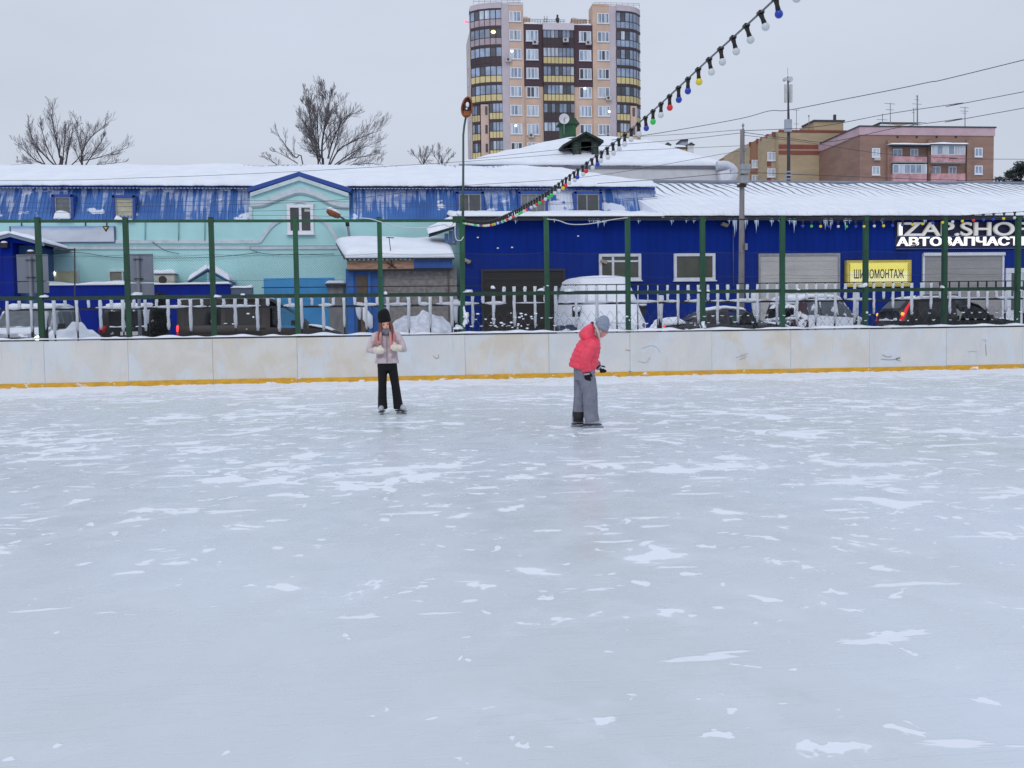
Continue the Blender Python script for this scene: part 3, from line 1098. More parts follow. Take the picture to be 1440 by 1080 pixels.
# ---- girl in black beanie, facing the camera
gf = GP(550, 582)
g0 = V(gf.x, gf.y, 0)
body = MB()
Rg = Matrix.Rotation(rad(-8), 3, 'Y') @ Matrix.Rotation(rad(6), 3, 'Z')
hcg = V(-0.06, -0.03, 1.385)
head_mesh(body, hcg, Rg)
body.tube([V(-0.045, 0.01, 1.18), V(-0.05, 0.0, 1.26), V(-0.058, -0.005, 1.34)], [0.062, 0.052, 0.05], 10)
body.tube([V(-0.045, 0.02, .70), V(-0.045, 0.02, .80), V(-0.045, 0.02, .95), V(-0.045, 0.02, 1.12), V(-0.045, 0.02, 1.22)], [(.15, .10), (.15, .10), (.12, .085), (.16, .10), (.09, .07)], 12)
for s, hip, kn, an in ((-1, V(-.115, .02, .74), V(-.12, .01, .42), V(-.125, .05, .13)), (1, V(.035, .02, .74), V(.075, .01, .42), V(.115, .05, .13))):
    body.tube([hip, kn, an], [.075, .05, .035], 10)
    body.tube([an, an + V(0.0, -.05, -.02)], [.035, .025], 8)
ARMS = {-1: (V(-.205, .02, 1.215), V(-.31, -.02, 1.005), V(-.19, -.15, .995)), 1: (V(.115, .02, 1.215), V(.205, -.02, 1.005), V(.125, -.15, 1.03))}
for s, (sh, el, wr) in ARMS.items():
    body.tube([sh - V(.05 * s, 0, 0), sh, el, wr], [.055, .055, .042, .032], 9)
    hand(body, wr, V(-s * .9, -.25, .15), V(0, .5, -1), s, 0.11, 0.5)
girl = remesh(body, 'person', SKIN, None, 0.009, 3)
girl.location = g0
tag(girl, 'person in black beanie, mauve jacket and black trousers standing on skates, mittens at chest', 'person')
face_parts(hcg, Rg, girl)
JM = pm('mauve_jacket', (198, 182, 186), 0.85, 0.16, 14, bump=0.5)
jk = MB()
cx_ = -0.045
jk.tube([V(cx_, .02, .795), V(cx_, .02, .83), V(cx_, .02, .93), V(cx_, .02, 1.03), V(cx_, .02, 1.13), V(cx_, .02, 1.21), V(cx_, .02, 1.27), V(cx_, .01, 1.30)],
        [(.175, .125), (.18, .13), (.165, .125), (.165, .125), (.185, .13), (.18, .115), (.12, .09), (.085, .075)], 16)
for s, (sh, el, wr) in ARMS.items():
    jk.tube([sh - V(.07 * s, 0, -.01), sh, sh * .5 + el * .5 + V(.012 * s, 0, 0), el + V(0.008 * s, 0, -.01), el * .45 + wr * .55 + V(0, 0, -.005), wr - V(-.02 * s, -.01, 0)], [.074, .072, .064, .06, .053, .046], 11)
o = remesh(jk, 'jacket', JM, girl, 0.011, 4)
# hem band, front closing, pocket shadow flaps
m = MB()
m.tube([V(cx_, .02, .790), V(cx_, .02, .825)], [(.182, .132), (.186, .136)], 20)
m.build('hem', JM, o)
m = MB().tube(ramp_path([V(-.045, -.118, 1.22), V(-.045, -.122, 1.1), V(-.045, -.118, .95), V(-.045, -.115, .80)], 12), .006, 6)
m.build('zip', pm('zip_grey', (150, 136, 146), .6, .1), o)
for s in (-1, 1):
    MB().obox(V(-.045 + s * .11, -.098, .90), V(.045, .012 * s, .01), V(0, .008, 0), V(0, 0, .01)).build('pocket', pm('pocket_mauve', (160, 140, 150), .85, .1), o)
TB = pm('black_trousers', (13, 13, 19), 0.95, 0.25, 12, bump=0.4)
tr = MB()
tr.tube([V(cx_, .02, .68), V(cx_, .02, .74), V(cx_, .02, .82)], [(.135, .105), (.155, .115), (.15, .11)], 14)
tr.tube([V(-.115, .02, .78), V(-.120, .02, .68), V(-.125, .01, .45), V(-.130, .02, .25), V(-.128, .025, .078)], [(.078, .092), (.076, .09), (.066, .08), (.070, .088), (.078, .105)], 12)
tr.tube([V(.030, .02, .78), V(.040, .02, .68), V(.075, .01, .45), V(.098, .02, .25), V(.118, .025, .078)], [(.078, .092), (.075, .09), (.066, .08), (.070, .088), (.080, .105)], 12)
remesh(tr, 'trousers', TB, girl, 0.011, 3)
GREYSK = pm('skate_boot_grey', (172, 172, 182), 0.5, 0.2)
skate(girl, V(-.165, -.16, 0), V(-.12, .09, 0), GREYSK, None, V(-.128, .045, .15))
skate(girl, V(.225, -.11, 0), V(.09, .085, 0), GREYSK, None, V(.115, .045, .15))
BN = pm('black_knit', (7, 7, 10), 0.98, 0.3, 40, bump=0.6)
ht = MB()
Tg = lambda x, y, z: hcg + Rg @ V(x, y + (.006 if z > .02 else 0), z + (.016 if z > .02 else 0))
ht.tube([Tg(0, .01, .045), Tg(0, .012, .08), Tg(0, .014, .13), Tg(0, .016, .175), Tg(-.005, .02, .212), Tg(-.01, .02, .228)], [(.092, .105), (.099, .11), (.098, .108), (.092, .1), (.075, .08), (.045, .05)], 16)
hb = remesh(ht, 'beanie', BN, girl, 0.009, 3)
MB().tube([Tg(0, .01, .022), Tg(0, .011, .05), Tg(0, .012, .086)], [(.092, .105), (.1, .114), (.099, .112)], 18).build('brim', BN, hb)
hr = MB()
for s in (-1, 1):
    for k in range(7):
        a = (0.55 + 0.24 * k)
        x = s * (.078 + .012 * math.sin(k)) ; y = -.055 + .022 * k
        hr.tube(ramp_path([Tg(x * .95, y, .03), Tg(x * 1.08, y - .01, -.06), hcg + V(s * (.098 + .004 * k), y - .03, -.16), hcg + V(s * (.105 + .006 * k), y - .075 + .012 * k, -.245 - .012 * (k % 3))], 8),
                [.016, .02, .021, .022, .023, .023, .021, .017, .008], 7)
remesh(hr, 'hair', HAIR, girl, 0.008, 2)
for s in (-1, 1):
    hp = MB()
    for k in range(7):
        x = s * (.070 + .0125 * k)
        y = -.118 + .012 * k
        dz = (.11 if s > 0 else .0) - .02 * (k % 3)
        hp.tube(ramp_path([hcg + V(x * .86, y + .02, -.10), hcg + V(x, y, -.18), hcg + V(x * 1.02, y - .022, -.26 - dz * .4), hcg + V(x * .95 + .01 * s, y - .03, -.33 - dz)], 8),
                [.008, .012, .014, .015, .015, .013, .010, .006, .002], 7)
    remesh(hp, 'hair_tips', HAIRP, girl, 0.008, 2)
SC = pm('grey_scarf', (112, 116, 124), 0.95, 0.45, 22, bump=0.6)
sf = MB()
for z_, r_ in ((1.255, .088), (1.285, .082), (1.312, .072)):
    ring = [V(-.052 + (r_ + .012) * math.cos(a), .0 + (r_ + .02) * math.sin(a), z_ + .008 * math.sin(2 * a)) for a in [2 * math.pi * k / 20 for k in range(21)]]
    sf.tube(ring, .026, 8)
remesh(sf, 'scarf', SC, girl, 0.01, 2)
MC = pm('cream_mitten', (226, 216, 200), 0.95, 0.12, 25, bump=0.6)
for s, (sh, el, wr) in ARMS.items():
    mt = MB()
    d = V(-s * .95, -.2, -.05 if s < 0 else .1).normalized()
    mt.tube([wr - d * .055, wr - d * .01, wr + d * .04, wr + d * .085, wr + d * .115], [(.05, .052), (.05, .054), (.052, .06), (.042, .052), (.02, .026)], 12)
    mt.tube([wr + d * .01 + V(0, -.01, .03), wr + d * .05 + V(0, -.02, .065), wr + d * .075 + V(0, -.025, .07)], [.022, .02, .013], 8)
    remesh(mt, 'mitten', MC, girl, 0.008, 3)

# ---- child in coral puffer jacket, side view, gliding to the right
bf = GP(825, 601)
k0 = V(bf.x, bf.y, 0)
body = MB()
Rk = Matrix.Rotation(rad(12), 3, 'Y') @ Matrix.Rotation(rad(78), 3, 'Z')
Rk = Matrix.Rotation(rad(22), 3, 'Y') @ Matrix.Rotation(rad(82), 3, 'Z')
hck = V(.205, 0, 1.275)
head_mesh(body, hck, Rk, 0.098)
body.tube([V(.09, 0, 1.1), V(.13, 0, 1.17), V(.18, 0, 1.24)], [.06, .05, .05], 10)
body.tube([V(-.03, 0, .66), V(-.03, 0, .74), V(0, 0, .88), V(.045, 0, 1.02), V(.09, 0, 1.12)], [(.12, .10), (.12, .10), (.11, .09), (.13, .1), (.07, .07)], 12)
KL = {-1: (V(-.01, -.075, .70), V(.035, -.085, .40), V(.03, -.09, .12)), 1: (V(-.045, .075, .70), V(-.06, .085, .42), V(-.085, .09, .12))}
for s, (hip, kn, an) in KL.items():
    body.tube([hip, kn, an], [.07, .05, .035], 10)
    body.tube([an, an + V(.06, 0, -.02)], [.035, .025], 8)
KA = {-1: (V(.035, -.16, 1.08), V(-.055, -.20, .875), V(-.03, -.19, .735)), 1: (V(.075, .16, 1.08), V(.10, .20, .88), V(.185, .15, .79))}
HD = {-1: V(.12, -.05, -1), 1: V(.65, -.1, -.75)}
for s, (sh, el, wr) in KA.items():
    body.tube([sh + V(0, -.05 * s, 0), sh, el, wr], [.055, .052, .04, .03], 9)
    hand(body, wr, HD[s], V(.5, -s, 0), s, 0.075, 0.5)
kid = remesh(body, 'person', SKINK, None, 0.009, 3)
kid.location = k0
tag(kid, 'person in coral red puffer jacket, grey hat and grey trousers skating bent forward', 'person')
face_parts(hck, Rk, kid, 0.098)
CJ = pm('coral_jacket', (236, 66, 92), 0.5, 0.16, 9, bump=0.35)
jk = MB()
ctrl = [(-.062, .74, .165, .162), (-.04, .83, .172, .17), (-.008, .92, .166, .168), (.02, 1.0, .158, .163), (.05, 1.08, .143, .15), (.075, 1.135, .115, .12), (.10, 1.185, .082, .085)]
rg = []
NQ = 56
for i in range(NQ + 1):
    u = i / NQ * (len(ctrl) - 1)
    k = min(int(u), len(ctrl) - 2)
    f = u - k
    x, z, rx, ry = [p + (q - p) * f for p, q in zip(ctrl[k], ctrl[k + 1])]
    puff = abs(math.sin(math.pi * i / NQ * 8))
    kq = .945 + .07 * puff ** .6
    rg.append([V(x + rx * kq * math.cos(a) * (1 + .02 * noise.noise((math.cos(a) * 3, math.sin(a) * 3, i * .6))), ry * kq * math.sin(a), z - rx * math.cos(a) * 0.36 + .008 * noise.noise((math.cos(a) * 2, math.sin(a) * 2, i * .3))) for a in [2 * math.pi * q / 28 for q in range(28)]])
jk.rings(rg)
for s, (sh, el, wr) in KA.items():
    pts = [sh + V(0, -.07 * s, 0.01)]
    rs = [.085]
    for q in range(0, 41):
        u = q / 40
        p = sh * (1 - u * 2) + el * (u * 2) if u <= .5 else el * (2 - u * 2) + wr * (u * 2 - 1)
        pts.append(p)
        rs.append((.084 - .022 * u) * (.93 + .085 * abs(math.sin(math.pi * u * 6)) ** .6))
    jk.tube(pts, rs, 14)
o = remesh(jk, 'jacket', CJ, kid, 0.0075, 1)
# hood lying open behind the head
hd_ = MB()
hood = [(.02, 1.09, .05, .085), (.005, 1.14, .092, .115), (.012, 1.185, .105, .125), (.035, 1.235, .095, .115), (.058, 1.29, .062, .09), (.075, 1.335, .03, .055), (.08, 1.355, .012, .02)]
rg = []
for x, z, rx, ry in hood:
    rg.append([V(x + rx * math.cos(a), ry * math.sin(a), z - rx * math.cos(a) * 0.45) for a in [2 * math.pi * k / 18 for k in range(18)]])
hd_.rings(rg)
remesh(hd_, 'hood', CJ, o, 0.0095, 3)
MB().tube(ramp_path([V(.095, -.09, 1.345), V(.115, -.118, 1.30), V(.145, -.115, 1.22), V(.165, -.07, 1.15), V(.17, 0, 1.125), V(.165, .07, 1.15)], 20), .014, 7).build('hood_lining', pm('hood_lining', (206, 190, 192), .9, .1), o)
MB().tube(ramp_path([V(.10, -.075, 1.33), V(.088, -.03, 1.365), V(.088, .03, 1.365), V(.10, .075, 1.33)], 12), .012, 7).build('hood_rim', pm('hood_rim', (70, 40, 48), .8, .2), o)
TG = pm('grey_snow_trousers', (120, 122, 136), 0.8, 0.14, 10, bump=0.4)
tr = MB()
tr.tube([V(-.03, 0, .62), V(-.03, 0, .70), V(-.035, 0, .80)], [(.125, .15), (.135, .155), (.13, .145)], 14)
tr.tube([V(-.02, -.075, .74), V(.005, -.08, .62), V(.035, -.085, .45), V(.035, -.085, .38), V(.04, -.09, .20), V(.05, -.09, .085)], [(.105, .1), (.11, .1), (.098, .095), (.098, .095), (.095, .09), (.105, .1)], 12)
tr.tube([V(-.04, .075, .74), V(-.05, .08, .62), V(-.06, .085, .42), V(-.075, .09, .25), V(-.085, .09, .085)], [(.1, .1), (.1, .1), (.09, .09), (.09, .09), (.10, .1)], 12)
pt = remesh(tr, 'trousers', TG, kid, 0.0105, 3)
MB().tube([V(-.09, .085, .08), V(-.09, .08, .205)], [(.085, .113), (.081, .106)], 16).build('gaiter', pm('black_gaiter', (24, 24, 30), .7, .2), pt)
SILV = pm('skate_boot_silver', (176, 178, 186), 0.35, 0.3, 8)
skate(kid, V(.185, -.09, 0), V(-.055, -.09, 0), SILV, None, V(-.01, -.09, .16), 0.05)
skate(kid, V(.06, .09, 0), V(-.175, .09, 0), SILV, None, V(-.12, .09, .16), 0.05)
GH = pm('grey_knit', (146, 156, 174), 0.95, 0.12, 40, bump=0.6)
ht = MB()
Tk = lambda x, y, z: hck + Rk @ V(x, y, z)
ht.tube([Tk(0, .005, .012), Tk(0, .006, .05), Tk(0, .012, .1), Tk(0, .02, .14), Tk(0, .03, .17), Tk(0, .035, .182)], [(.088, .104), (.094, .108), (.09, .102), (.075, .085), (.048, .055), (.015, .015)], 16)
hb = remesh(ht, 'knit_hat', GH, kid, 0.008, 3)
MB().tube([Tk(0, .004, -.012), Tk(0, .005, .01), Tk(0, .006, .045)], [(.088, .104), (.095, .11), (.096, .111)], 18).build('brim', GH, hb)
hr = MB()
for k in range(5):
    hr.tube([Tk(-.08, -.01 + .016 * k, .0), Tk(-.088, -.005 + .016 * k, -.06), Tk(-.082, .0 + .016 * k, -.11)], [.012, .014, .006], 6)
remesh(hr, 'hair', pm('fair_hair', (168, 150, 140), .7, .3, 30), kid, 0.008, 1)
GB = pm('black_glove', (10, 10, 13), 0.9, 0.2)
GS = pm('striped_cuff', (172, 168, 176), 0.9, 0.1)
GSD = pm('cuff_stripe', (40, 34, 44), 0.9, 0.1)
for s, (sh, el, wr) in KA.items():
    gm = MB()
    hand(gm, wr, HD[s], V(.5, -s, 0), s, 0.158, 0.55)
    gl_ = remesh(gm, 'glove', GB, kid, 0.0075, 2)
    d = HD[s].normalized()
    cu_ = MB()
    for q in range(5):
        a = wr - d * (.07 - .022 * q)
        cu_.tube([a, a + d * .0225], [.046 - .001 * q, .045 - .001 * q], 12, mi=q % 2)
    cu_.build('cuff', [GS, GSD], gl_)

# ------------------------------------------------------------------ vehicles
TYRE_MB = None


def wheel(parent, x, y, r=0.33, w=0.21):
    m = MB()
    prof = [(r * .62, w * .5), (r * .9, w * .5), (r, w * .38), (r, -w * .38), (r * .9, -w * .5), (r * .62, -w * .5)]
    rings_ = []
    for k in range(20):
        a = 2 * math.pi * k / 20
        rings_.append([V(x + q * math.cos(a), y + p, r + q * math.sin(a)) for q, p in prof])
    rings_.append(rings_[0])
    m.rings(rings_, cap=False)
    wo_ = m.build('wheel', RUBBER, parent)
    s = 1 if y > 0 else -1
    m = MB().tube([V(x, y - w * .42, r), V(x, y + w * .42, r)], r * .63, 18)
    for k in range(5):
        a = 2 * math.pi * k / 5
        m.obox(V(x + r * .33 * math.cos(a), y + s * w * .44, r + r * .33 * math.sin(a)), V(r * .28 * math.cos(a), 0, r * .28 * math.sin(a)), V(-r * .07 * math.sin(a), 0, r * .07 * math.cos(a)), V(0, .012, 0))
    m.build('rim', GREY, wo_)


def ring_of(st):
    x, zl, zb, zt, wl, wb, wt = st
    zm = zl + (zb - zl) * .45
    cr = min(0.05, max(0.0, (zt - zb) * .3))
    half = [(wl * .86, zl), (wl, zl + .10), (wb * 1.01, zm), (wb, zb - .03), (wb * .985, zb), (wt + .02, zt - cr), (wt - .07, zt), (wt * .45, zt + .012)]
    return [V(x, -a, b) for a, b in half] + [V(x, a, b) for a, b in reversed(half)]


def lerp_st(sts, x):
    for a, b in zip(sts[:-1], sts[1:]):
        if a[0] <= x <= b[0]:
            u = (x - a[0]) / (b[0] - a[0]) if b[0] > a[0] else 0
            return [p + (q - p) * u for p, q in zip(a, b)]
    return list(sts[-1] if x > sts[-1][0] else sts[0])


def car(name, label, loc, rz, sts, paint, side_wins, ends, see=(), wheels=None, wr=.33, snow=None, group='cars parked behind the rink', lamps=(), extra=None, roofsnow=0.07, cat='car', mirror=None, trimm=BLACK):
    """body lofted from stations (x, z low, z belt, z top, half-widths low, belt, top); x runs from the tail to the nose"""
    root = thing(name, label, cat, loc, rz, group, local=True)
    rg = [ring_of(s_) for s_ in sts]
    m = MB()
    n = 16
    o = 0
    m.v = [p for r_ in rg for p in r_]
    for i in range(len(rg) - 1):
        mid = (sts[i][0] + sts[i + 1][0]) / 2
        opened = any(a <= mid <= b for a, b in see)
        for k in range(n):
            if opened and k in (4, 10): continue
            k2 = (k + 1) % n
            m.f.append([i * n + k, i * n + k2, (i + 1) * n + k2, (i + 1) * n + k]); m.mi.append(0); m.sm.append(True)
    m.f.append(list(range(n))[::-1]); m.mi.append(0); m.sm.append(False)
    q = (len(rg) - 1) * n
    m.f.append([q + k for k in range(n)]); m.mi.append(0); m.sm.append(False)
    body_ = m.build('body', paint, root, sharp=28)
    # side windows
    for s in (-1, 1):
        for win in side_wins:
            (x0, x1, gl) = win[:3]
            f0, f1 = (0.1, 0.86)
            P = []
            k = 6
            for frac, seq in ((f0, range(k + 1)), (f1, range(k, -1, -1))):
                for i in seq:
                    x = x0 + (x1 - x0) * i / k
                    a = lerp_st(sts, x)
                    cr = min(0.05, max(0.0, (a[3] - a[2]) * .3))
                    zb_, zt_ = a[2], a[3] - cr
                    z = zb_ + (zt_ - zb_) * frac
                    y = a[5] * .985 + (a[6] + .02 - a[5] * .985) * frac
                    P.append(V(x, s * (y + .007), z))
            mm = MB()
            mid = (k + 1)
            for i in range(k):
                A_, B_, C_, D_ = P[i], P[i + 1], P[2 * k + 1 - i - 1], P[2 * k + 1 - i]
                mm.add([A_, B_, C_, D_], [(0, 1, 2, 3)], 0)
                inn = V(0, -s * .02, 0)
                if gl is not CLEAR: mm.add([A_ + inn, B_ + inn, C_ + inn, D_ + inn], [(3, 2, 1, 0)], 0)
            mm.build('side_window', gl, root, recalc=False)
    # windscreens: quads between two stations across the car
    for (i, j, gl, nm, ins) in ends:
        a, b = sts[i], sts[j]
        A_ = V(a[0], -(a[6] - .03), a[3]); B_ = V(a[0], a[6] - .03, a[3]); C_ = V(b[0], b[6] - .03, b[3]); D_ = V(b[0], -(b[6] - .03), b[3])
        if a[3] < a[2] + .15: A_.y, B_.y = -a[5] * .88, a[5] * .88
        if b[3] < b[2] + .15: D_.y, C_.y = -b[5] * .88, b[5] * .88
        nrm = (B_ - A_).cross(D_ - A_).normalized()
        if nrm.z < 0: nrm = -nrm
        f = lambda u, v_: (A_ * (1 - u) + B_ * u) * (1 - v_) + (D_ * (1 - u) + C_ * u) * v_
        qd = [f(.04, ins), f(.96, ins), f(.96, 1 - ins), f(.04, 1 - ins)]
        MB().prism([p + nrm * .02 for p in qd], -nrm * .018).build(nm, gl, root)
    L0, L1 = sts[0][0], sts[-1][0]
    if wheels is None: wheels = (L0 + .85, L1 - .85)
    for x in wheels:
        for s in (-1, 1):
            wheel(root, x, s * (sts[len(sts) // 2][4] - .11), wr)
    for (nm, x, y, z, sx, sy, sz, mt) in lamps:
        MB().ball(V(x, y, z), sx, sy, sz, 12, 8).build(nm, mt, root)
    if mirror:
        x, z = mirror
        a = lerp_st(sts, x)
        for s in (-1, 1):
            MB().obox(V(x, s * (a[5] + .1), z), V(.05, 0, 0), V(0, .09, 0), V(0, 0, .075)).tube([V(x, s * (a[5] - .05), z - .06), V(x, s * (a[5] + .06), z - .03)], .02, 6).build('mirror', trimm, root)
    # snow lying on the roof and the flat parts
    for (xa_, xb_, th, am) in (snow or ()):
        mm = MB()
        k, w_ = 26, 12
        top, bot = [], []
        for i in range(k + 1):
            x = xa_ + (xb_ - xa_) * i / k
            a = lerp_st(sts, x)
            hw = (a[6] - .03) if a[3] > a[2] + .15 else a[5] * .92
            for j in range(w_ + 1):
                y = (j / w_ * 2 - 1) * hw
                e = min(i / k, 1 - i / k) * (xb_ - xa_)
                e2 = (1 - abs(j / w_ * 2 - 1)) * hw
                kk = min(1, e / .12) ** .5 * .7 + .3
                kk *= min(1, e2 / .1 + .25) ** .5
                nzv = noise.noise((x * 2.1 + loc[0], y * 2.1, 0))
                top.append(V(x, y, a[3] + .012 + max(0.008, (th + am * nzv) * kk)))
                bot.append(V(x, y, a[3] - .02))
        nn = w_ + 1
        fs_ = []
        for i in range(k):
            for j in range(w_):
                a = i * nn + j
                fs_.append((a, a + nn, a + nn + 1, a + 1))
        o2 = len(top)
        per = [j for j in range(nn)] + [i * nn + w_ for i in range(1, k + 1)] + [k * nn + j for j in range(w_ - 1, -1, -1)] + [i * nn for i in range(k - 1, 0, -1)]
        sd_ = [(per[i], per[(i + 1) % len(per)], per[(i + 1) % len(per)] + o2, per[i] + o2) for i in range(len(per))]
        mm.add(top + bot, fs_ + [tuple(q_ + o2 for q_ in reversed(f_)) for f_ in fs_] + sd_, 0, True)
        mm.build('snow_cover', SNOW, root)
    if extra: extra(root)
    return root


PBLACK = pm('black_paint', (14, 13, 16), 0.3, 0.2, 3, spec=0.35)
PBLACKD = pm('black_paint_frosted', (15, 14, 17), 0.45, 0.2, 3, dust=0.36, dscale=3.2)
PGREY = pm('grey_paint', (46, 44, 50), 0.4, 0.2, 3, dust=0.30, dscale=3.0)
PMAR = pm('maroon_paint_snowy', (62, 34, 44), 0.45, 0.25, 3, dust=0.58, dscale=3.4)
PSILV = pm('silver_paint_snowy', (150, 156, 166), 0.45, 0.15, 3, dust=0.5, dscale=4)
PSLATE = pm('slate_van_snowy', (84, 94, 116), 0.5, 0.2, 3, dust=0.46, dscale=1.8)
PRIV = pm('privacy_glass', (14, 14, 17), 0.1, .3, 1.5, spec=.6)
FROST = pm('frosted_glass', (92, 97, 104), 0.5, 0.25, 5)
TAILR = pm('tail_lamp', (190, 22, 30), 0.25, 0.1)
TAILON = pm('tail_lamp_lit', (255, 70, 60), 0.3, 0.0, emit=(255, 60, 50), estr=1.6)
HEADON = pm('headlamp_lit', (255, 250, 235), 0.3, 0.0, emit=(255, 246, 225), estr=6.0)
AMBER = pm('amber_lamp', (255, 170, 40), 0.3, 0.0, emit=(255, 170, 50), estr=1.2)
PLATE = pm('number_plate', (205, 205, 205), 0.5, 0.05)
SEAT = pm('car_seat', (70, 92, 88), 0.9, 0.2)


def place(px, Y, py=460):
    p = W(px, py, Y)
    return V(p.x, Y, LOT)


# dark panel van, side on, driving to the right
# stations: x, zlow, zbelt, ztop, wl, wb, wt
van = [(0, .45, 1.05, 1.86, .88, .92, .78), (.08, .32, 1.05, 1.92, .93, .96, .80), (1.0, .30, 1.05, 1.95, .95, .97, .82), (2.55, .30, 1.05, 1.95, .95, .97, .82), (2.68, .30, 1.05, 1.94, .95, .97, .81),
       (2.75, .30, 1.04, 1.92, .95, .97, .80), (3.42, .30, 1.02, 1.50, .95, .96, .76), (3.60, .30, 1.01, 1.36, .95, .95, .75), (3.85, .30, 1.0, 1.12, .94, .94, .76), (4.4, .32, .95, 1.0, .92, .91, .74), (4.78, .34, .84, .86, .84, .84, .66), (4.9, .40, .70, .72, .72, .72, .6)]
VS = 1.0
Yv = 30.9
x0 = W(248, 450, Yv).x


def van_extra(r):
    MB().ball(V(.03, -.86, 1.02), .06, .10, .15, 10, 8).build('tail_lamp', TAILON, r)
    MB().ball(V(.03, -.87, .84), .06, .10, .15, 10, 8).build('tail_lamp', TAILR, r)
    MB().box(.3, 2.5, -.985, -.965, .88, .93).build('rub_strip', BLACK, r)
    MB().box(1.52, 2.5, -.955, -.90, 1.885, 1.905).build('door_rail', BLACK, r)
    MB().box(2.42, 2.60, -.99, -.955, 1.0, 1.04).build('door_handle', BLACK, r)
    MB().ball(V(4.55, -.78, .80), .14, .10, .09, 10, 6).build('headlamp', AMBER, r)
    MB().box(2.75, 2.9, -.4, -.1, 1.0, 1.55).box(2.75, 2.9, .1, .4, 1.0, 1.55).build('seat', BLACK, r)


car('panel_van', 'dark brownish black van side on with dark rear windows and lit tail lamp', V(x0, Yv + .95, LOT), 0, van, pm('van_paint', (36, 30, 31), 0.4, 0.15, 3, spec=.35),
    [(.22, 1.30, PRIV), (1.42, 2.50, PRIV), (2.82, 3.5, CLEAR)], [(5, 6, CLEAR, 'windscreen', .06)], see=((2.76, 3.58),), snow=[(.02, 2.72, .07, .06), (3.9, 4.6, .03, .03)], wr=.34, extra=van_extra, mirror=(3.45, 1.17), cat='van')

# black estate at the far right, tail towards the camera's left
wag = [(0, .55, .98, 1.30, .78, .82, .66), (.06, .42, .98, 1.36, .84, .87, .68), (.42, .38, .98, 1.68, .87, .89, .70), (.75, .36, .98, 1.73, .88, .90, .72), (1.9, .34, .97, 1.74, .89, .91, .72), (2.0, .34, .97, 1.735, .89, .91, .72), (2.12, .34, .97, 1.72, .89, .91, .72), (2.75, .34, .96, 1.50, .89, .90, .70),
       (3.05, .34, .95, 1.27, .88, .89, .70), (3.35, .34, .95, 1.05, .88, .88, .72), (4.1, .36, .86, .92, .86, .85, .68), (4.5, .40, .74, .76, .78, .76, .6), (4.62, .45, .62, .64, .7, .68, .55)]
Yw = 30.6
x0 = W(1268, 450, Yw).x


def wag_extra(r):
    for s in (-1, 1):
        MB().tube([V(.02, s * .80, .98), V(.10, s * .80, 1.12), V(.24, s * .755, 1.36), V(.40, s * .71, 1.60)], [(.05, .075), (.06, .085), (.055, .07), (.03, .04)], 8).build('tail_lamp', pm('tail_lamp_glow', (226, 20, 40), .3, .1, emit=(230, 20, 40), estr=.35), r)
        MB().ball(V(.06, s * .84, 1.20), .06, .05, .06, 8, 6).build('indicator', AMBER, r)
    MB().box(-.012, .06, -.26, .26, .72, .84).build('number_plate', PLATE, r)
    MB().prism([V(.10, -.60, 1.38), V(.10, .60, 1.38), V(.34, .56, 1.62), V(.34, -.56, 1.62)], V(-.03, 0, .012)).build('rear_window', FROST, r)
    m = MB()
    for s in (-1, 1): m.tube([V(.6, s * .66, 1.77), V(.7, s * .66, 1.80), V(2.0, s * .66, 1.80), V(2.1, s * .66, 1.76)], .018, 6)
    m.build('roof_rail', BLACK, r)
    m = snow_slab((-.03, -.6, .99), (.10, -.6, .99), (.10, .6, .99), (-.03, .6, .99), .06, 6, 12, .05, 3, .05)
    m.build('snow_clump', SNOW, r)


car('estate_car', 'black estate car with glowing red tail lamps and a strip of snow along its roof', V(x0, Yw + .9, LOT), 0, wag, PBLACK,
    [(.62, 1.0, PRIV), (1.06, 1.92, PRIV), (2.02, 3.0, CLEAR)], [(7, 8, CLEAR, 'windscreen', .04)], see=((1.95, 3.1),), snow=[(.5, 2.1, .05, .03), (3.45, 4.2, .02, .03)], extra=wag_extra, mirror=(3.0, 1.06))

# low dark saloon half buried in snow
sed = [(0, .42, .80, .84, .72, .74, .6), (.08, .36, .88, .94, .80, .82, .66), (.75, .32, .92, 1.0, .84, .86, .68), (1.15, .32, .93, 1.24, .85, .86, .62), (1.55, .32, .93, 1.40, .85, .86, .58), (2.05, .32, .93, 1.46, .85, .86, .57), (2.15, .32, .93, 1.46, .85, .86, .57),
       (2.7, .32, .92, 1.41, .85, .86, .57), (3.0, .32, .91, 1.22, .85, .86, .6), (3.35, .32, .90, .98, .84, .85, .66), (4.0, .34, .83, .88, .83, .82, .62), (4.4, .38, .70, .72, .76, .74, .58), (4.5, .42, .58, .60, .68, .66, .5)]
Ys_ = 30.2
x0 = W(933, 455, Ys_).x


def sed_extra(r):
    for s in (-1, 1):
        MB().ball(V(.05, s * .66, .86), .10, .17, .07, 10, 7).build('tail_lamp', pm('tail_lamp_bright', (240, 20, 50), .3, .05, emit=(240, 20, 50), estr=.6), r)
    MB().box(2.3, 2.45, -.52, -.12, .6, 1.22).box(2.3, 2.45, .12, .52, .6, 1.22).build('seat', SEAT, r)


car('saloon_car', 'dark grey low saloon car with bright red tail lamp, half buried in snow', V(x0, Ys_ + .85, LOT), 0, sed, PGREY, [(1.25, 2.08, PRIV), (2.14, 3.05, CLEAR)],
    [(2, 4, PRIV, 'rear_window', .12), (7, 8, CLEAR, 'windscreen', .05)], see=((2.10, 3.15),), snow=[(0.03, .72, .16, .08), (1.5, 2.75, .05, .04), (3.4, 4.2, .05, .04)], extra=sed_extra, wr=.31)

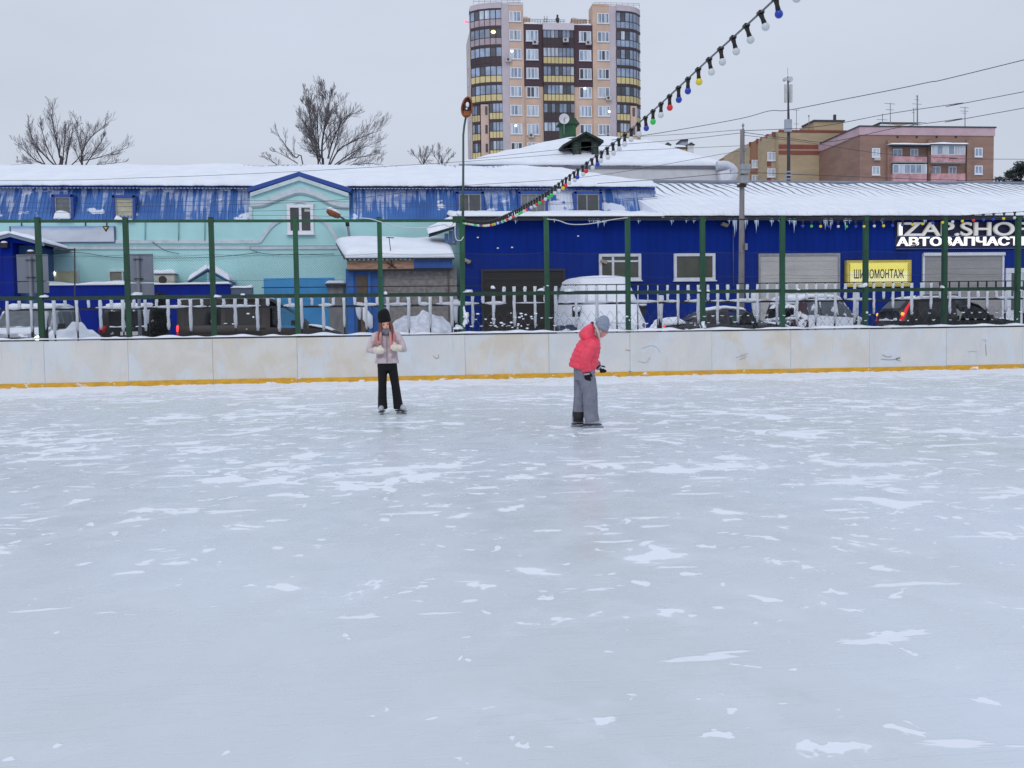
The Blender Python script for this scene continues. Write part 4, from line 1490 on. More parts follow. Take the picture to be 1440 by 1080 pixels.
# small high maroon car plastered with snow
mini = [(0, .50, 1.0, 1.42, .70, .74, .60), (.06, .36, 1.0, 1.48, .76, .79, .62), (.22, .33, 1.0, 1.72, .79, .81, .66), (.6, .32, 1.0, 1.78, .80, .82, .68), (1.5, .32, 1.0, 1.79, .80, .82, .68), (2.1, .32, .99, 1.76, .80, .82, .67), (2.35, .32, .98, 1.60, .80, .82, .66),
        (2.75, .32, .96, 1.26, .80, .81, .66), (3.0, .32, .95, 1.04, .79, .80, .66), (3.4, .34, .88, .93, .77, .76, .6), (3.6, .4, .72, .74, .7, .68, .5)]
Ym = 31.0
p = W(1100, 450, Ym)
SNOWYG = pm('snow_blown_glass', (84, 92, 102), 0.4, 0.2, 3, dust=0.40, dscale=3.0)


def mini_extra(r):
    MB().box(-.03, .03, -.54, .54, 1.12, 1.44).build('rear_window', PRIV, r)
    for s in (-1, 1):
        MB().box(-.02, .05, s * .68, s * .56, .72, 1.05).build('tail_lamp', pm('dull_tail_lamp', (90, 26, 36), .4, .2), r)
    m = MB()
    for a, b, c, d in ((-.05, -.5, 1.10, .28), (-.06, .1, 1.09, .3), (-.05, .5, 1.06, .16), (-.08, 0, .60, .3)):
        m.tube([V(a, b - d, c), V(a - .03, b, c + .01), V(a, b + d, c)], [(.03, .03), (.08, .06), (.03, .03)], 8)
    m.build('snow_clump', SNOW, r)
    m = snow_slab((.35, -.845, .45), (2.9, -.845, .45), (2.9, -.835, 1.08), (.35, -.835, 1.2), .03, 24, 8, .03, 2.5, .08)
    m.build('snow_crust', SNOW, r)


car('small_car', 'tall maroon hatchback plastered with snow before the pale garage door', V(p.x + .1, Ym + .35, LOT), rad(26), mini, PMAR, [(.42, .98, SNOWYG), (1.05, 1.78, SNOWYG), (1.86, 2.6, SNOWYG)],
    [(6, 7, FROST, 'windscreen', .05)], snow=[(.12, 2.2, .10, .05), (2.95, 3.45, .12, .05)], extra=mini_extra, wr=.3)

# black off-roader seen from behind
suv = [(0, .55, 1.12, 1.62, .84, .88, .70), (.05, .42, 1.12, 1.74, .88, .91, .73), (.25, .38, 1.12, 1.84, .90, .93, .75), (1.2, .36, 1.12, 1.87, .91, .94, .76), (2.4, .36, 1.12, 1.84, .91, .94, .75), (2.6, .36, 1.10, 1.78, .91, .94, .74), (3.2, .36, 1.08, 1.30, .91, .93, .74), (3.4, .36, 1.06, 1.14, .9, .92, .76), (4.4, .4, 1.0, 1.05, .88, .88, .7), (4.6, .5, .8, .82, .8, .8, .6)]
Yb2 = 33.6
p = W(171, 455, Yb2)


def suv_extra(r):
    MB().box(-.02, .03, -.62, .62, 1.20, 1.64).build('rear_window', PRIV, r)
    for s in (-1, 1):
        MB().tube([V(-.01, s * .84, .95), V(-.015, s * .82, 1.08), V(.02, s * .70, 1.16)], [(.04, .11), (.05, .12), (.03, .04)], 8).build('tail_lamp', TAILR, r)
    MB().box(-.03, .02, -.27, .27, .86, .98).build('number_plate', PLATE, r)
    MB().box(-.14, .06, -.86, .86, .50, .74).build('rear_bumper', BLACK, r)
    for a, b in ((-.8, -.45), (-.30, .15), (.22, .75)):
        snow_slab((-.14, a, .745), (.0, a, .745), (.0, b, .745), (-.14, b, .745), .06, 6, 10, .03, 3, .05).build('snow_clump', SNOW, r)
    for a, b in ((-.6, -.2), (-.1, .6)):
        snow_slab((-.06, a, 1.12), (.01, a, 1.12), (.01, b, 1.12), (-.06, b, 1.12), .05, 6, 10, .03, 3, .05).build('snow_clump', SNOW, r)


car('off_road_car', 'black off-road car seen from behind with snow on its bumper, before the low blue wall', V(p.x + .18, Yb2 + .2, LOT), rad(98), suv, PBLACKD, [(.35, 1.2, SNOWYG), (1.3, 2.1, PRIV), (2.2, 3.0, PRIV)],
    [(5, 6, PRIV, 'windscreen', .05)], snow=[(.1, 2.5, .06, .03)], extra=suv_extra, wr=.38, mirror=(2.95, 1.2))

# silver people carrier, nose to the rink, at the left edge
sil = [(0, .45, 1.05, 1.55, .80, .84, .70), (.1, .34, 1.05, 1.72, .84, .87, .72), (1.0, .32, 1.05, 1.78, .86, .89, .73), (2.5, .32, 1.05, 1.76, .86, .89, .73), (2.8, .32, 1.04, 1.70, .86, .89, .72), (3.6, .32, 1.02, 1.14, .86, .88, .74), (3.75, .33, 1.0, 1.08, .86, .87, .76), (4.35, .35, .95, .98, .84, .84, .7), (4.5, .40, .85, .86, .80, .80, .64), (4.58, .48, .70, .72, .74, .74, .6)]
Yq = 29.3
p = W(12, 455, Yq)


def sil_extra(r):
    for s in (-1, 1):
        MB().ball(V(4.47, s * .66, .80), .11, .14, .085, 12, 8).build('headlamp', HEADON if s > 0 else FROST, r)
    m = MB()
    for z in (.66, .74, .82): m.box(4.50, 4.60, -.46, .46, z, z + .028)
    m.build('grille', BLACK, r)
    MB().ball(V(4.61, 0, .75), .02, .07, .06, 10, 6).build('badge', STEEL, r)
    MB().box(3.55, 3.62, -.7, .7, 1.125, 1.15).build('wiper', BLACK, r)


car('people_carrier', 'silver frosted people carrier facing the rink with one headlamp lit', V(p.x - .2, Yq + 4.5, LOT), rad(-86), sil, PSILV, [(.3, 1.2, FROST), (1.3, 2.4, FROST), (2.5, 3.3, FROST)],
    [(4, 5, FROST, 'windscreen', .05)], snow=[(.1, 2.75, .08, .04), (3.7, 4.4, .04, .03)], extra=sil_extra, mirror=(3.3, 1.16))

# tall white van drowned in snow
wv = [(0, .5, 1.2, 2.30, .92, .96, .76), (.15, .4, 1.2, 2.42, .96, .99, .78), (1.0, .4, 1.2, 2.50, .97, 1.0, .80), (3.0, .4, 1.2, 2.50, .97, 1.0, .80), (3.5, .4, 1.2, 2.40, .97, 1.0, .79), (4.15, .4, 1.18, 1.70, .97, .99, .84), (4.5, .4, 1.15, 1.30, .96, .97, .84), (5.0, .42, 1.02, 1.08, .94, .93, .78), (5.2, .5, .85, .88, .85, .85, .7)]
Yz = 31.6
p = W(850, 430, Yz)


def wv_extra(r):
    # snow plastered over front and sides
    m = MB()
    rg_ = []
    for i, (x, th) in enumerate(((.4, .03), (.7, .06), (1.5, .08), (2.6, .09), (3.3, .10), (3.9, .12), (4.5, .13), (4.95, .12), (5.15, .11), (5.32, .04))):
        a = lerp_st(wv, min(x, 5.19))
        zl = 1.0 if x < 3.4 else (.62 if x > 4.4 else .85)
        zl += .12 * noise.noise((x * 3, 1, 0))
        pts = []
        for k in range(25):
            u = k / 24 * 2 - 1
            aa = abs(u)
            s = 1 if u > 0 else -1
            zt_, zb_ = a[3] + .04, a[2]
            if aa > .66:
                q = (aa - .66) / .34
                pp = V(x, s * (a[5] + th * .6), zb_ * (1 - q) + zl * q)
            elif aa > .34:
                q = (aa - .34) / .32
                pp = V(x, s * ((a[6] + th * .6) * (1 - q) + (a[5] + th * .6) * q), (zt_ + th * .3) * (1 - q) + zb_ * q)
            else:
                pp = V(x, s * (a[6] + th * .4) * aa / .34, zt_ + th + .08 * (1 - (aa / .34) ** 2))
            nv = noise.noise((pp.x * 1.6, pp.y * 1.6, pp.z * 1.6 + 5)) * .05 + noise.noise((pp.x * 5, pp.y * 5, pp.z * 5)) * .018
            pts.append(pp + V(nv, s * nv, nv))
        rg_.append(pts)
    m.rings(rg_, cap=True)
    m.build('snow_coat', SNOW, r)
    MB().box(4.0, 4.12, -1.26, -1.03, 1.26, 1.62).build('mirror', BLACK, r)
    MB().box(4.0, 4.12, 1.03, 1.26, 1.26, 1.62).build('mirror', BLACK, r)
    MB().ball(V(4.16, -1.14, 1.52), .05, .14, .10, 8, 6).ball(V(4.16, 1.14, 1.64), .06, .14, .05, 8, 6).build('snow_clump', SNOW, r)


car('delivery_van', 'tall slate van almost buried under thick white snow, beside the dark garage door', V(p.x + .12, Yz + 5.2, LOT), rad(-86), wv, PSLATE, [(.5, 3.2, PRIV)], [(4, 5, FROST, 'windscreen', .05)], snow=None, extra=wv_extra, wr=.36, cat='van')

# heaps of cleared snow
for (px, Y, rx, ry, h, lab) in ((98, 28.2, 1.05, .7, 1.08, 'steep heap of snow between the silver people carrier and the black off-road car'),
                                (592, 33.5, 1.35, 1.0, 1.45, 'broad lumpy heap of snow before the grey stucco wall of the shed'),
                                (916, 28.6, .8, .7, .92, 'low heap of snow between the buried van and the dark saloon car'),
                                (1010, 28.4, 1.3, .5, .70, 'long low bank of snow along the side of the dark saloon car'),
                                (800, 28.2, .9, .5, .78, 'small bank of snow under the front of the buried van')):
    p = place(px, Y)
    tag(mound(p, rx, ry, h, px * .37, 34).build('snow_heap', DIRTYSNOW if px == 592 else SNOW), lab, 'snow heap', 'heaps of cleared snow')

# dark evergreen bush beside the off-roader
LEAFD = pm('dark_leaf', (18, 21, 20), 0.8, 0.4, 6, rand=0.2)


def leaf_cloud(mb, c, rx, ry, rz, n, s, rnd, mi=0):
    for _ in range(n):
        while True:
            u = V(rnd.uniform(-1, 1), rnd.uniform(-1, 1), rnd.uniform(-1, 1))
            if u.length < 1: break
        u = u * (0.55 + 0.45 * rnd.random())
        p = Vector(c) + V(u.x * rx, u.y * ry, u.z * rz)
        a = V(rnd.uniform(-1, 1), rnd.uniform(-1, 1), rnd.uniform(-1, 1)).normalized() * s * rnd.uniform(.5, 1.3)
        b = a.orthogonal().normalized() * s * .4
        mb.add([p - a, p + b, p + a, p - b], [(0, 1, 2, 3)], mi)


bs = place(222, 33.0)
bu = thing('evergreen_bush', 'small dark evergreen bush between the off-road car and the van', 'bush', bs)
rn = random.Random(5)
m = MB()
for k in range(5):
    leaf_cloud(m, bs + V(rn.uniform(-.1, .1), 0, .5 + .36 * k), .36 - .02 * k, .34, .36, 420, .075, rn)
m.build('foliage', LEAFD, bu, recalc=False)
MB().tube([bs, bs + V(0, 0, 1.5)], [.05, .02], 7).build('stem', BLACK, bu)

# grey backs of road signs standing by the fence
for (px, l, t_, r_, b_, pp, lab) in ((46, 24, 358, 68, 412, 46, 'grey back of a road sign on a post at the left edge of the rink'), (197, 180, 357, 216, 415, 197, 'grey back of a road sign before the blue low wall, right of its twin')):
    Ysg = 26.3
    x0, x1, z0_, z1_ = R(l, t_, r_, b_, Ysg)
    xm = W(pp, 440, Ysg).x
    sg = thing('road_sign', lab, 'sign', V(xm, Ysg, LOT), 0, 'road signs seen from behind')
    MB().tube([V(xm, Ysg - .06, LOT), V(xm, Ysg - .06, z1_ - .05)], .042, 10).build('post', GREY, sg)
    zsplit = z0_ + (z1_ - z0_) * .30
    MB().box(x0, x1, Ysg, Ysg + .02, zsplit + .012, z1_).box(x0, x1, Ysg, Ysg + .02, z0_, zsplit - .012).box(x0, x1, Ysg - .02, Ysg - .001, z1_ - .02, z1_).build('plate', pm('sign_back', (126, 132, 146), .5, .08, 2), sg)
    m = MB()
    for zz in (z1_ - .14, zsplit + .10):
        m.box(xm - .11, xm + .11, Ysg - .035, Ysg - .001, zz - .015, zz + .015).tube([V(xm - .045, Ysg - .105, zz), V(xm + .045, Ysg - .105, zz)], .012, 6)
    m.build('bracket', DARKGREY, sg)
# thin black pipe frame
pf = MB().tube([W(75, 351, 30), W(104.5, 351, 30)], .022, 8).tube([W(105, 349, 30.05), W(105.5, 470, 30.05)], .022, 8)
q = W(79.5, 349.5, 30)
pf.ball(q, .07, .05, .04, 8, 6)
tag(pf.build('pipe_bracket', DARKGREY), 'thin dark pipe bent at a right angle before the turquoise wall', 'pipe bracket')

# ------------------------------------------------------------------ turquoise building with blue mansard
TURQ = pm('turquoise_plaster', (174, 220, 220), 0.85, 0.06, 0.7, bump=0.15, dust=0.10, dscale=0.9, dcol=(0.42, 0.62, 0.62))
TRIM = pm('pale_trim', (198, 212, 218), 0.8, 0.1, 3)
BLUEF = pm('blue_fascia', (32, 70, 150), 0.5, 0.12)
LBLUE = pm('light_blue_paint', (62, 148, 204), 0.6, 0.08, 1.2)
YT = 40.5


def mansard_mat(name, heavy):
    N = NT(name)
    v = N.mapping()
    base = N.mix(N.rng(N.noise(v, 0.7, 4), 0.3, 0.7), (0.024, 0.100, 0.33), (0.048, 0.165, 0.46))
    sp = N.n('ShaderNodeSeparateXYZ'); N.l(N.tc.outputs['Object'], sp.inputs[0])
    up = N.rng(sp.outputs[2], 5.55, 6.75, 0.0, 1.0, False)
    n1 = N.noise(N.mapping((5.2, 0.3, 0.30)), 1.0, 3, 0.6, 0.0)
    n2 = N.noise(N.mapping((0.55, 0.55, 0.5)), 0.9, 3, 0.6)
    # frost runs hanging down the ribs from the eaves, longer here and shorter there
    s1 = N.math('ADD', n1, N.math('MULTIPLY', N.math('SUBTRACT', up, .55), .20))
    s1 = N.math('ADD', s1, N.math('MULTIPLY', N.math('SUBTRACT', n2, .5), .5))
    k1 = N.rng(s1, 0.485 - heavy * .02, 0.565 - heavy * .02)
    k1 = N.math('MULTIPLY', k1, N.rng(N.noise(N.mapping((1.5, 1, 3)), 1.6, 3), .3, .6, .35, .95))
    # wind-packed patches
    n3 = N.noise(N.mapping((0.8, 0.8, 1.7)), 0.75, 4, 0.55, 0.1)
    k2 = N.rng(N.math('ADD', n3, N.math('MULTIPLY', n1, .16)), 0.68 - heavy * .12, 0.72 - heavy * .12)
    k = N.math('MAXIMUM', N.math('MULTIPLY', k1, 0.52), N.math('MULTIPLY', k2, 0.92))
    N.l(N.mix(k, base, (0.72, 0.77, 0.86)), N.b.inputs['Base Color'])
    N.b.inputs['Roughness'].default_value = 0.55
    return N.m


MAN1 = mansard_mat('blue_mansard', 0.2)
MAN2 = mansard_mat('blue_mansard_snowy', 0.75)


def corrugated(mb, xa, xb, ya, za, yb, zb, pitch=0.14, d=0.022):
    """sheet of ribbed metal rising from (ya, za) to (yb, zb)"""
    nrm = V(0, -(zb - za), (yb - ya)).normalized()
    n_ = int((xb - xa) / pitch)
    vs, fs_ = [], []
    xs_ = []
    for i in range(n_ + 1):
        x = xa + i * pitch
        for u, hgt in ((0, 0), (.35, 0), (.5, 1), (.85, 1)):
            if x + u * pitch < xb: xs_.append((x + u * pitch, hgt * d))
    for x, hgt in xs_:
        for (y, z) in ((ya, za), (yb, zb)):
            vs.append(V(x, y, z) + nrm * hgt)
    for i in range(len(xs_) - 1):
        fs_.append((2 * i, 2 * i + 2, 2 * i + 3, 2 * i + 1))
    mb.add(vs, fs_)
    return mb


xL = W(-40, 380, YT).x - 6
xR = W(656, 380, YT).x
zE = W(300, 309, YT).z          # foot of the mansard
zM = W(300, 265, YT + .7).z     # top of the mansard
tq = thing('turquoise_building', 'long turquoise plastered building with a snowy blue metal mansard and a central gable', 'building', V((xL + xR) / 2, YT, LOT))
gl_, gr_ = W(352, 290, YT).x, W(491, 290, YT).x
gax, gaz = W(421, 250, YT).x, W(421, 250, YT).z
ge = W(352, 271, YT).z
m = MB()
m.box(xL, xR, YT, YT + 11, LOT - .3, zE)
m.prism([V(gl_, YT - .004, zE - .02), V(gr_, YT - .004, zE - .02), V(gr_, YT - .004, ge), V(gax, YT - .004, gaz), V(gl_, YT - .004, ge)], (0, 3.0, 0))
m.build('wall', TURQ, tq)
xe = W(926, 280, YT + .3).x
corrugated(MB(), xL, gl_ - .01, YT - .06, zE - .01, YT + .7, zM).build('mansard', MAN1, tq)
xmid = W(642, 290, YT).x
corrugated(MB(), gr_ + .01, xmid, YT - .06, zE - .01, YT + .7, zM).build('mansard', MAN1, tq)
corrugated(MB(), xmid, xe, YT - .06, zE - .01, YT + .7, zM).build('mansard', MAN2, tq)
# closed core behind the mansard and its right-hand end
m = MB()
xe2 = W(906, 264, YT + .7).x
m.prism([V(xL, YT + .0, zE - .02), V(xL, YT + .74, zM - .02), V(xL, YT + 11, zM - .02), V(xL, YT + 11, zE - .02)], (xe - .35 - xL, 0, 0))
m.prism([V(xe - .345, YT - .04, zE - .01), V(xe, YT - .04, zE - .01), V(xe - .30, YT + .7, zM), V(xe - .345, YT + .7, zM)], (0, 4, 0))
m.build('roof_core', BLUEF, tq)
# upper roof with its thick snow
ZR = W(300, 233, YT + 6.2).z
xh = W(768, 236, YT + 6.2).x
bl, br_, tr_, tl = V(xL, YT + .45, zM + .04), V(xe - .1, YT + .45, zM + .04), V(xh, YT + 6.2, ZR - .12), V(xL, YT + 6.2, ZR - .12)
MB().prism([bl - V(0, 0, .06), br_ - V(0, 0, .06), tr_ - V(0, 0, .06), tl - V(0, 0, .06)], V(0, 0, .055)).build('roof', BLUEF, tq)
MB().prism([br_ - V(0, 0, .06), V(xe - .1, YT + 11, zM - .02), tr_ - V(0, 0, .06)], V(0, 0, .055)).build('roof', BLUEF, tq)


def roof_snow_mat():
    """lying snow, worn through to the blue sheet in ragged marks near the ridge"""
    N = NT('roof_snow')
    v = N.mapping()
    n = N.noise(v, 1.3, 6, 0.6)
    c = N.mix(N.rng(n, 0.3, 0.7), (0.76, 0.80, 0.88), (0.84, 0.87, 0.93))
    sp = N.n('ShaderNodeSeparateXYZ'); N.l(N.tc.outputs['Object'], sp.inputs[0])
    ridge = N.rng(sp.outputs[1], 4.2, 6.1, 0.0, 0.17, False)
    a = N.noise(N.mapping((0.5, .5, .5)), 0.8, 5, 0.65)
    b = N.noise(N.mapping((6, 0.6, 0.6)), 1.2, 3, 0.6)
    k = N.rng(N.math('ADD', N.math('ADD', N.math('MULTIPLY', a, .6), N.math('MULTIPLY', b, .4)), ridge), 0.69, 0.74)
    N.l(N.mix(N.math('MULTIPLY', k, .75), c, (0.16, 0.24, 0.42)), N.b.inputs['Base Color'])
    N.b.inputs['Roughness'].default_value = 0.85
    N.b.inputs['Specular IOR Level'].default_value = 0.25
    N.bump(N.noise(v, 4, 4), 0.3, 0.06)
    return N.m


RSNOW = roof_snow_mat()
snow_slab(bl + V(0, -.18, 0), br_ + V(0, -.18, 0), tr_, tl, 0.2, 420, 14, 0.05, 0.7, 0.14, 2.0, 0.13).build('roof_snow', RSNOW, tq)
snow_slab(br_, V(xe - .1, YT + 11, zM - .01), tr_ + V(0, .3, 0), tr_, 0.18, 14, 10, 0.04, 1, .14).build('roof_snow', SNOW, tq)
# gable roof: blue barge boards, snow behind
for s, ex in ((-1, gl_ - .08), (1, gr_ + .08)):
    a = V(ex, YT - .14, ge + .0)
    b = V(gax, YT - .14, gaz + .05)
    up = V(0, 0, .17)
    MB().prism([a, b, b + up, a + up], V(0, .08, 0)).build('barge_board', BLUEF, tq)
    a2, b2 = a + V(-s * .1, .01, -.17), b + V(0, .01, -.17)
    MB().prism([a2, b2, b2 + up * .9, a2 + up * .9], V(0, .11, 0)).build('gable_trim', TRIM, tq)
    MB().prism([a + V(0, .0801, .02), b + V(0, .0801, .02), b + V(0, 3.6, .02), a + V(0, 2.4, .02)], V(0, 0, .06)).build('gable_roof', BLUEF, tq)
    snow_slab(a + V(0, .16, .17), b + V(0, .16, .14), b + V(0, 3.6, .14), a + V(0, 2.4, .17), .05, 16, 10, .03, 1.4, .12).build('gable_snow', SNOW, tq)


def moulding(px, r, mat=TRIM, Y=YT, parent=tq, nm='moulding', n=28, d=.07):
    pts = [W(a, b, Y) for a, b in px]
    pts = ramp_path(pts, n) if len(pts) > 2 else pts
    mb = MB()
    z = V(0, 0, 1)
    rg_ = []
    for i, p in enumerate(pts):
        t_ = (pts[min(i + 1, len(pts) - 1)] - pts[max(0, i - 1)]).normalized()
        nn = t_.cross(V(0, 1, 0)).normalized()
        if nn.z < 0: nn = -nn
        rg_.append([p + nn * r + V(0, -.001, 0), p + nn * r + V(0, -d, 0), p - nn * r + V(0, -d * .8, 0), p - nn * r + V(0, -.001, 0)])
    mb.rings(rg_, smooth=False)
    return mb.build(nm, mat, parent)


moulding([(352, 287), (372, 285), (398, 275), (421, 268), (445, 274), (470, 286), (491, 289)], .135)
moulding([(365, 340), (374, 327), (386, 314), (404, 305)], .075)
moulding([(440, 304), (456, 312), (467, 325), (476, 342)], .075)
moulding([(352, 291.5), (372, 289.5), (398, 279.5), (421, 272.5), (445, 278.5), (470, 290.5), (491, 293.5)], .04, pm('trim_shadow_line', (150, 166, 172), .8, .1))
for a, b in ((-38, 365), (476, 640)):
    moulding([(a, 340), (b, 340)], .07)
for a, b in ((-38, 352), (353, 475)):
    moulding([(a, 349), (b, 348.5)], .055)
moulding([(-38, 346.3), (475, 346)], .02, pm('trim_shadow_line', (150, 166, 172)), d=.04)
moulding([(352.5, 291), (352.5, 309)], .07)
# windows
DWIN = glass_mat('dusk_window', (60, 62, 64), 0.2)
w = window(R(404, 288, 441, 329, YT - .004), YT - .004, tq, WHITE, DWIN, 0.12, (0.5,), (), .09, .05)
q = R(428, 293.5, 436, 297.5, YT - .06)
MB().box(q[0], q[1], YT - .055, YT - .04, q[2], q[3]).build('notice', pm('paper', (190, 190, 190)), w)
moulding([(402, 290), (421, 283), (442, 289)], .06, nm='window_hood')
YEL2 = pm('lit_window_blind', (176, 182, 150), 0.5, 0.2, 3, emit=(255, 240, 190), estr=0.05)
w = window(R(68, 380, 112, 399, YT), YT, tq, TRIM, YEL2, 0.06, (0.3,), (), .07, .05)
q = W(73, 384.5, YT - .05)
MB().ball(q, .13, .03, .09, 12, 8).build('lit_lamp', HEADON, w)
window(R(153, 380, 186, 399, YT), YT, tq, TRIM, pm('dim_window', (120, 120, 108), .4, .15, 3), 0.06, (0.6,), (), .07, .05)


def dormer(px0, t_, px1, b_, glass, mull, snow_h):
    Yd = YT - .02
    x0, x1, z0_, z1_ = R(px0, t_, px1, b_, Yd)
    m = MB().box(x0 - .10, x0, Yd - .05, Yd + .8, z0_ - .1, z1_ + .08).box(x1, x1 + .10, Yd - .05, Yd + .8, z0_ - .1, z1_ + .08).box(x0 - .099, x1 + .099, Yd - .05, Yd + .8, z1_ + .001, z1_ + .1)
    m.build('dormer_surround', BLUEF, tq)
    wn = window((x0 + .003, x1 - .003, z0_, z1_), Yd + .06, tq, pm('dormer_frame', (150, 156, 160), .5, .1), glass, .05, mull, (), .06, 0)
    if snow_h:
        snow_slab(V(x0, Yd - .2, z0_ - .08), V(x1, Yd - .2, z0_ - .08), V(x1, Yd - .001, z0_ - .02), V(x0, Yd - .001, z0_ - .02), snow_h, 14, 6, .09, 2.2, .12, px0).build('sill_snow', SNOW, wn)
    return wn


dormer(77, 277, 100, 306, pm('grey_blind', (100, 104, 108), .4, .2, 4), (), .26)
dormer(162, 278, 187, 307, pm('cream_blind', (176, 172, 150), .5, .15, 4), (), .14)
for a, b in ((645, 677), (732, 767), (811, 843)):
    dormer(a, 272.5, b, 301, pm('vent_grey', (108, 112, 116), .5, .2, 3, stretch=(6, 1, .4)) if a == 732 else DWIN, (.45,) if a != 732 else (.3, .65), .12)
# big blue gate and panels at street level
x0, x1, z0_, z1_ = R(372, 391, 471, 478, YT - .03)
m = MB().box(x0, x1, YT - .06, YT - .001, LOT, z1_)
xc = (x0 + x1) / 2
for xx in (x0 + .4, xc, x1 - .5): m.box(xx - .02, xx + .02, YT - .075, YT - .0601, LOT, z1_ - .02)
m.box(x0, x1, YT - .074, YT - .0602, z1_ - .9, z1_ - .86)
m.build('gate', LBLUE, tq)
x0, x1, z0_, z1_ = R(463, 402, 484, 478, YT - .1)
MB().box(x0, x1, YT - .3, YT - .002, LOT, z1_).build('concrete_pier', CONCRETE, tq)
MB().box(x0 - .1, x1 + .1, YT - .5, YT - .003, z1_ + .002, z1_ + .08).build('canopy', DARKGREY, tq)
snow_slab(V(x0 - .1, YT - .5, z1_ + .08), V(x1 + .1, YT - .5, z1_ + .08), V(x1 + .1, YT - .01, z1_ + .08), V(x0 - .1, YT - .01, z1_ + .08), .12, 8, 6).build('canopy_snow', SNOW, tq)
# drainpipes and cables on the wall
m = MB()
for px, a, b in ((204, 312, 338), (251, 312, 339), (288, 312, 339)):
    m.tube([W(px, a, YT - .06), W(px, b, YT - .06)], .018, 6)
m.build('conduit', pm('conduit', (120, 160, 162), .6, .1), tq)
GCAB = pm('grey_cable', (70, 84, 92), .7, .1)
m = MB()
m.tube(ramp_path([W(65, 358, YT - .1), W(110, 355, YT - .1), W(160, 362, YT - .1), W(220, 363, YT - .1), W(290, 362, YT - .1), W(340, 358, YT - .1), W(362, 355, YT - .1)], 40), .012, 5)
m.tube(ramp_path([W(352, 351, YT - .1), W(375, 357, YT - .1), W(420, 358, YT - .1), W(470, 357, YT - .1)], 24), .012, 5)
m.tube(ramp_path([W(214, 340, YT - .1), W(232, 352, YT - .1), W(252, 357, YT - .1)], 12), .012, 5)
m.build('cable', GCAB, tq)
# faded banner under the eaves
x0, x1, z0_, z1_ = R(15, 318, 160, 340, YT - .1)
bn = thing('wall_banner', 'long faded pale blue banner with a small dark triangular mark under the left eaves', 'banner', V((x0 + x1) / 2, YT - .06, z0_))


def banner_mat():
    N = NT('faded_banner')
    v = N.mapping()
    sp = N.n('ShaderNodeSeparateXYZ'); N.l(v, sp.inputs[0])
    n = N.noise(N.mapping((.7, 1, 1.5)), 1.4, 4)
    c = N.mix(N.rng(n, .35, .65), (0.52, 0.56, 0.63), (0.60, 0.64, 0.72))
    top = N.rng(N.math('ADD', sp.outputs[2], N.math('MULTIPLY', n, .45)), .62, .85)
    c = N.mix(top, c, (0.20, 0.32, 0.55))
    N.l(c, N.b.inputs['Base Color']); N.b.inputs['Roughness'].default_value = .5
    return N.m


MB().box(x0, x1, YT - .07, YT - .03, z0_, z1_).build('sheet', banner_mat(), bn)
m = MB().box(x0 - .03, x1 + .03, YT - .08, YT - .0301, z0_ - .05, z0_ - .002).box(x1 + .001, x1 + .05, YT - .08, YT - .0302, z0_, z1_).box(x0 - .05, x0 - .001, YT - .08, YT - .0302, z0_, z1_)
m.build('frame', pm('slate_frame', (70, 84, 120), .5, .1), bn)
q = W(149, 322, YT - .07)
MB().prism([V(q.x - .14, YT - .071, q.z + .11), V(q.x + .14, YT - .071, q.z + .11), V(q.x, YT - .071, q.z - .12)], V(0, -.008, 0)).build('emblem', pm('black_print', (26, 26, 30), .6), bn)
MB().prism([V(q.x - .07, YT - .080, q.z + .07), V(q.x + .07, YT - .080, q.z + .07), V(q.x, YT - .080, q.z - .02)], V(0, -.004, 0)).build('emblem', pm('yellow_print', (210, 186, 60), .6), bn)
m = MB()
for a in (30, 120, 150): m.tube([W(a, 318, YT - .05), W(a, 311, YT - .02)], .02, 5)
m.build('hanger', DARKGREY, bn)

# low blue wall and kiosk at the left
BLUEW = pm('deep_blue_sheet', (4, 36, 140), 0.7, 0.10, 1.5, stretch=(1, 1, .3), dust=0.05, spec=.1)
Ywl = 38.6
lw = thing('blue_wall', 'low deep blue sheet wall capped with snow in front of the turquoise building', 'wall', V(W(170, 440, Ywl).x, Ywl, LOT))
x0, x1, z0_, z1_ = R(-20, 401, 325, 478, Ywl)
MB().box(x0, x1, Ywl, Ywl + .12, LOT, z1_).build('sheet', BLUEW, lw)
m = MB()
x = x0 + .3
while x < x1:
    m.box(x - .015, x + .015, Ywl - .012, Ywl - .0005, LOT, z1_ - .02); x += 1.2
m.build('seam', BLUEW, lw)
snow_slab(V(x0, Ywl - .1, z1_), V(x1, Ywl - .1, z1_), V(x1, Ywl + .5, z1_ + .02), V(x0, Ywl + .5, z1_ + .02), .11, 120, 6, .08, 1.1, .1, 9).build('snow_cap', SNOW, lw)
sw = thing('slate_wall', 'short slate grey wall with a lump of snow, ending the low blue wall', 'wall', V(W(340, 440, Ywl).x, Ywl, LOT))
x0, x1, z0_, z1_ = R(325.5, 405, 356, 478, Ywl + .05)
MB().box(x0, x1, Ywl + .05, Ywl + .3, LOT, z1_).build('sheet', pm('slate_sheet', (84, 94, 118), .6, .12), sw)
snow_slab(V(x0, Ywl, z1_), V(x1, Ywl, z1_), V(x1, Ywl + .4, z1_), V(x0, Ywl + .4, z1_), .14, 14, 6, .1, 2, .1).build('snow_cap', SNOW, sw)
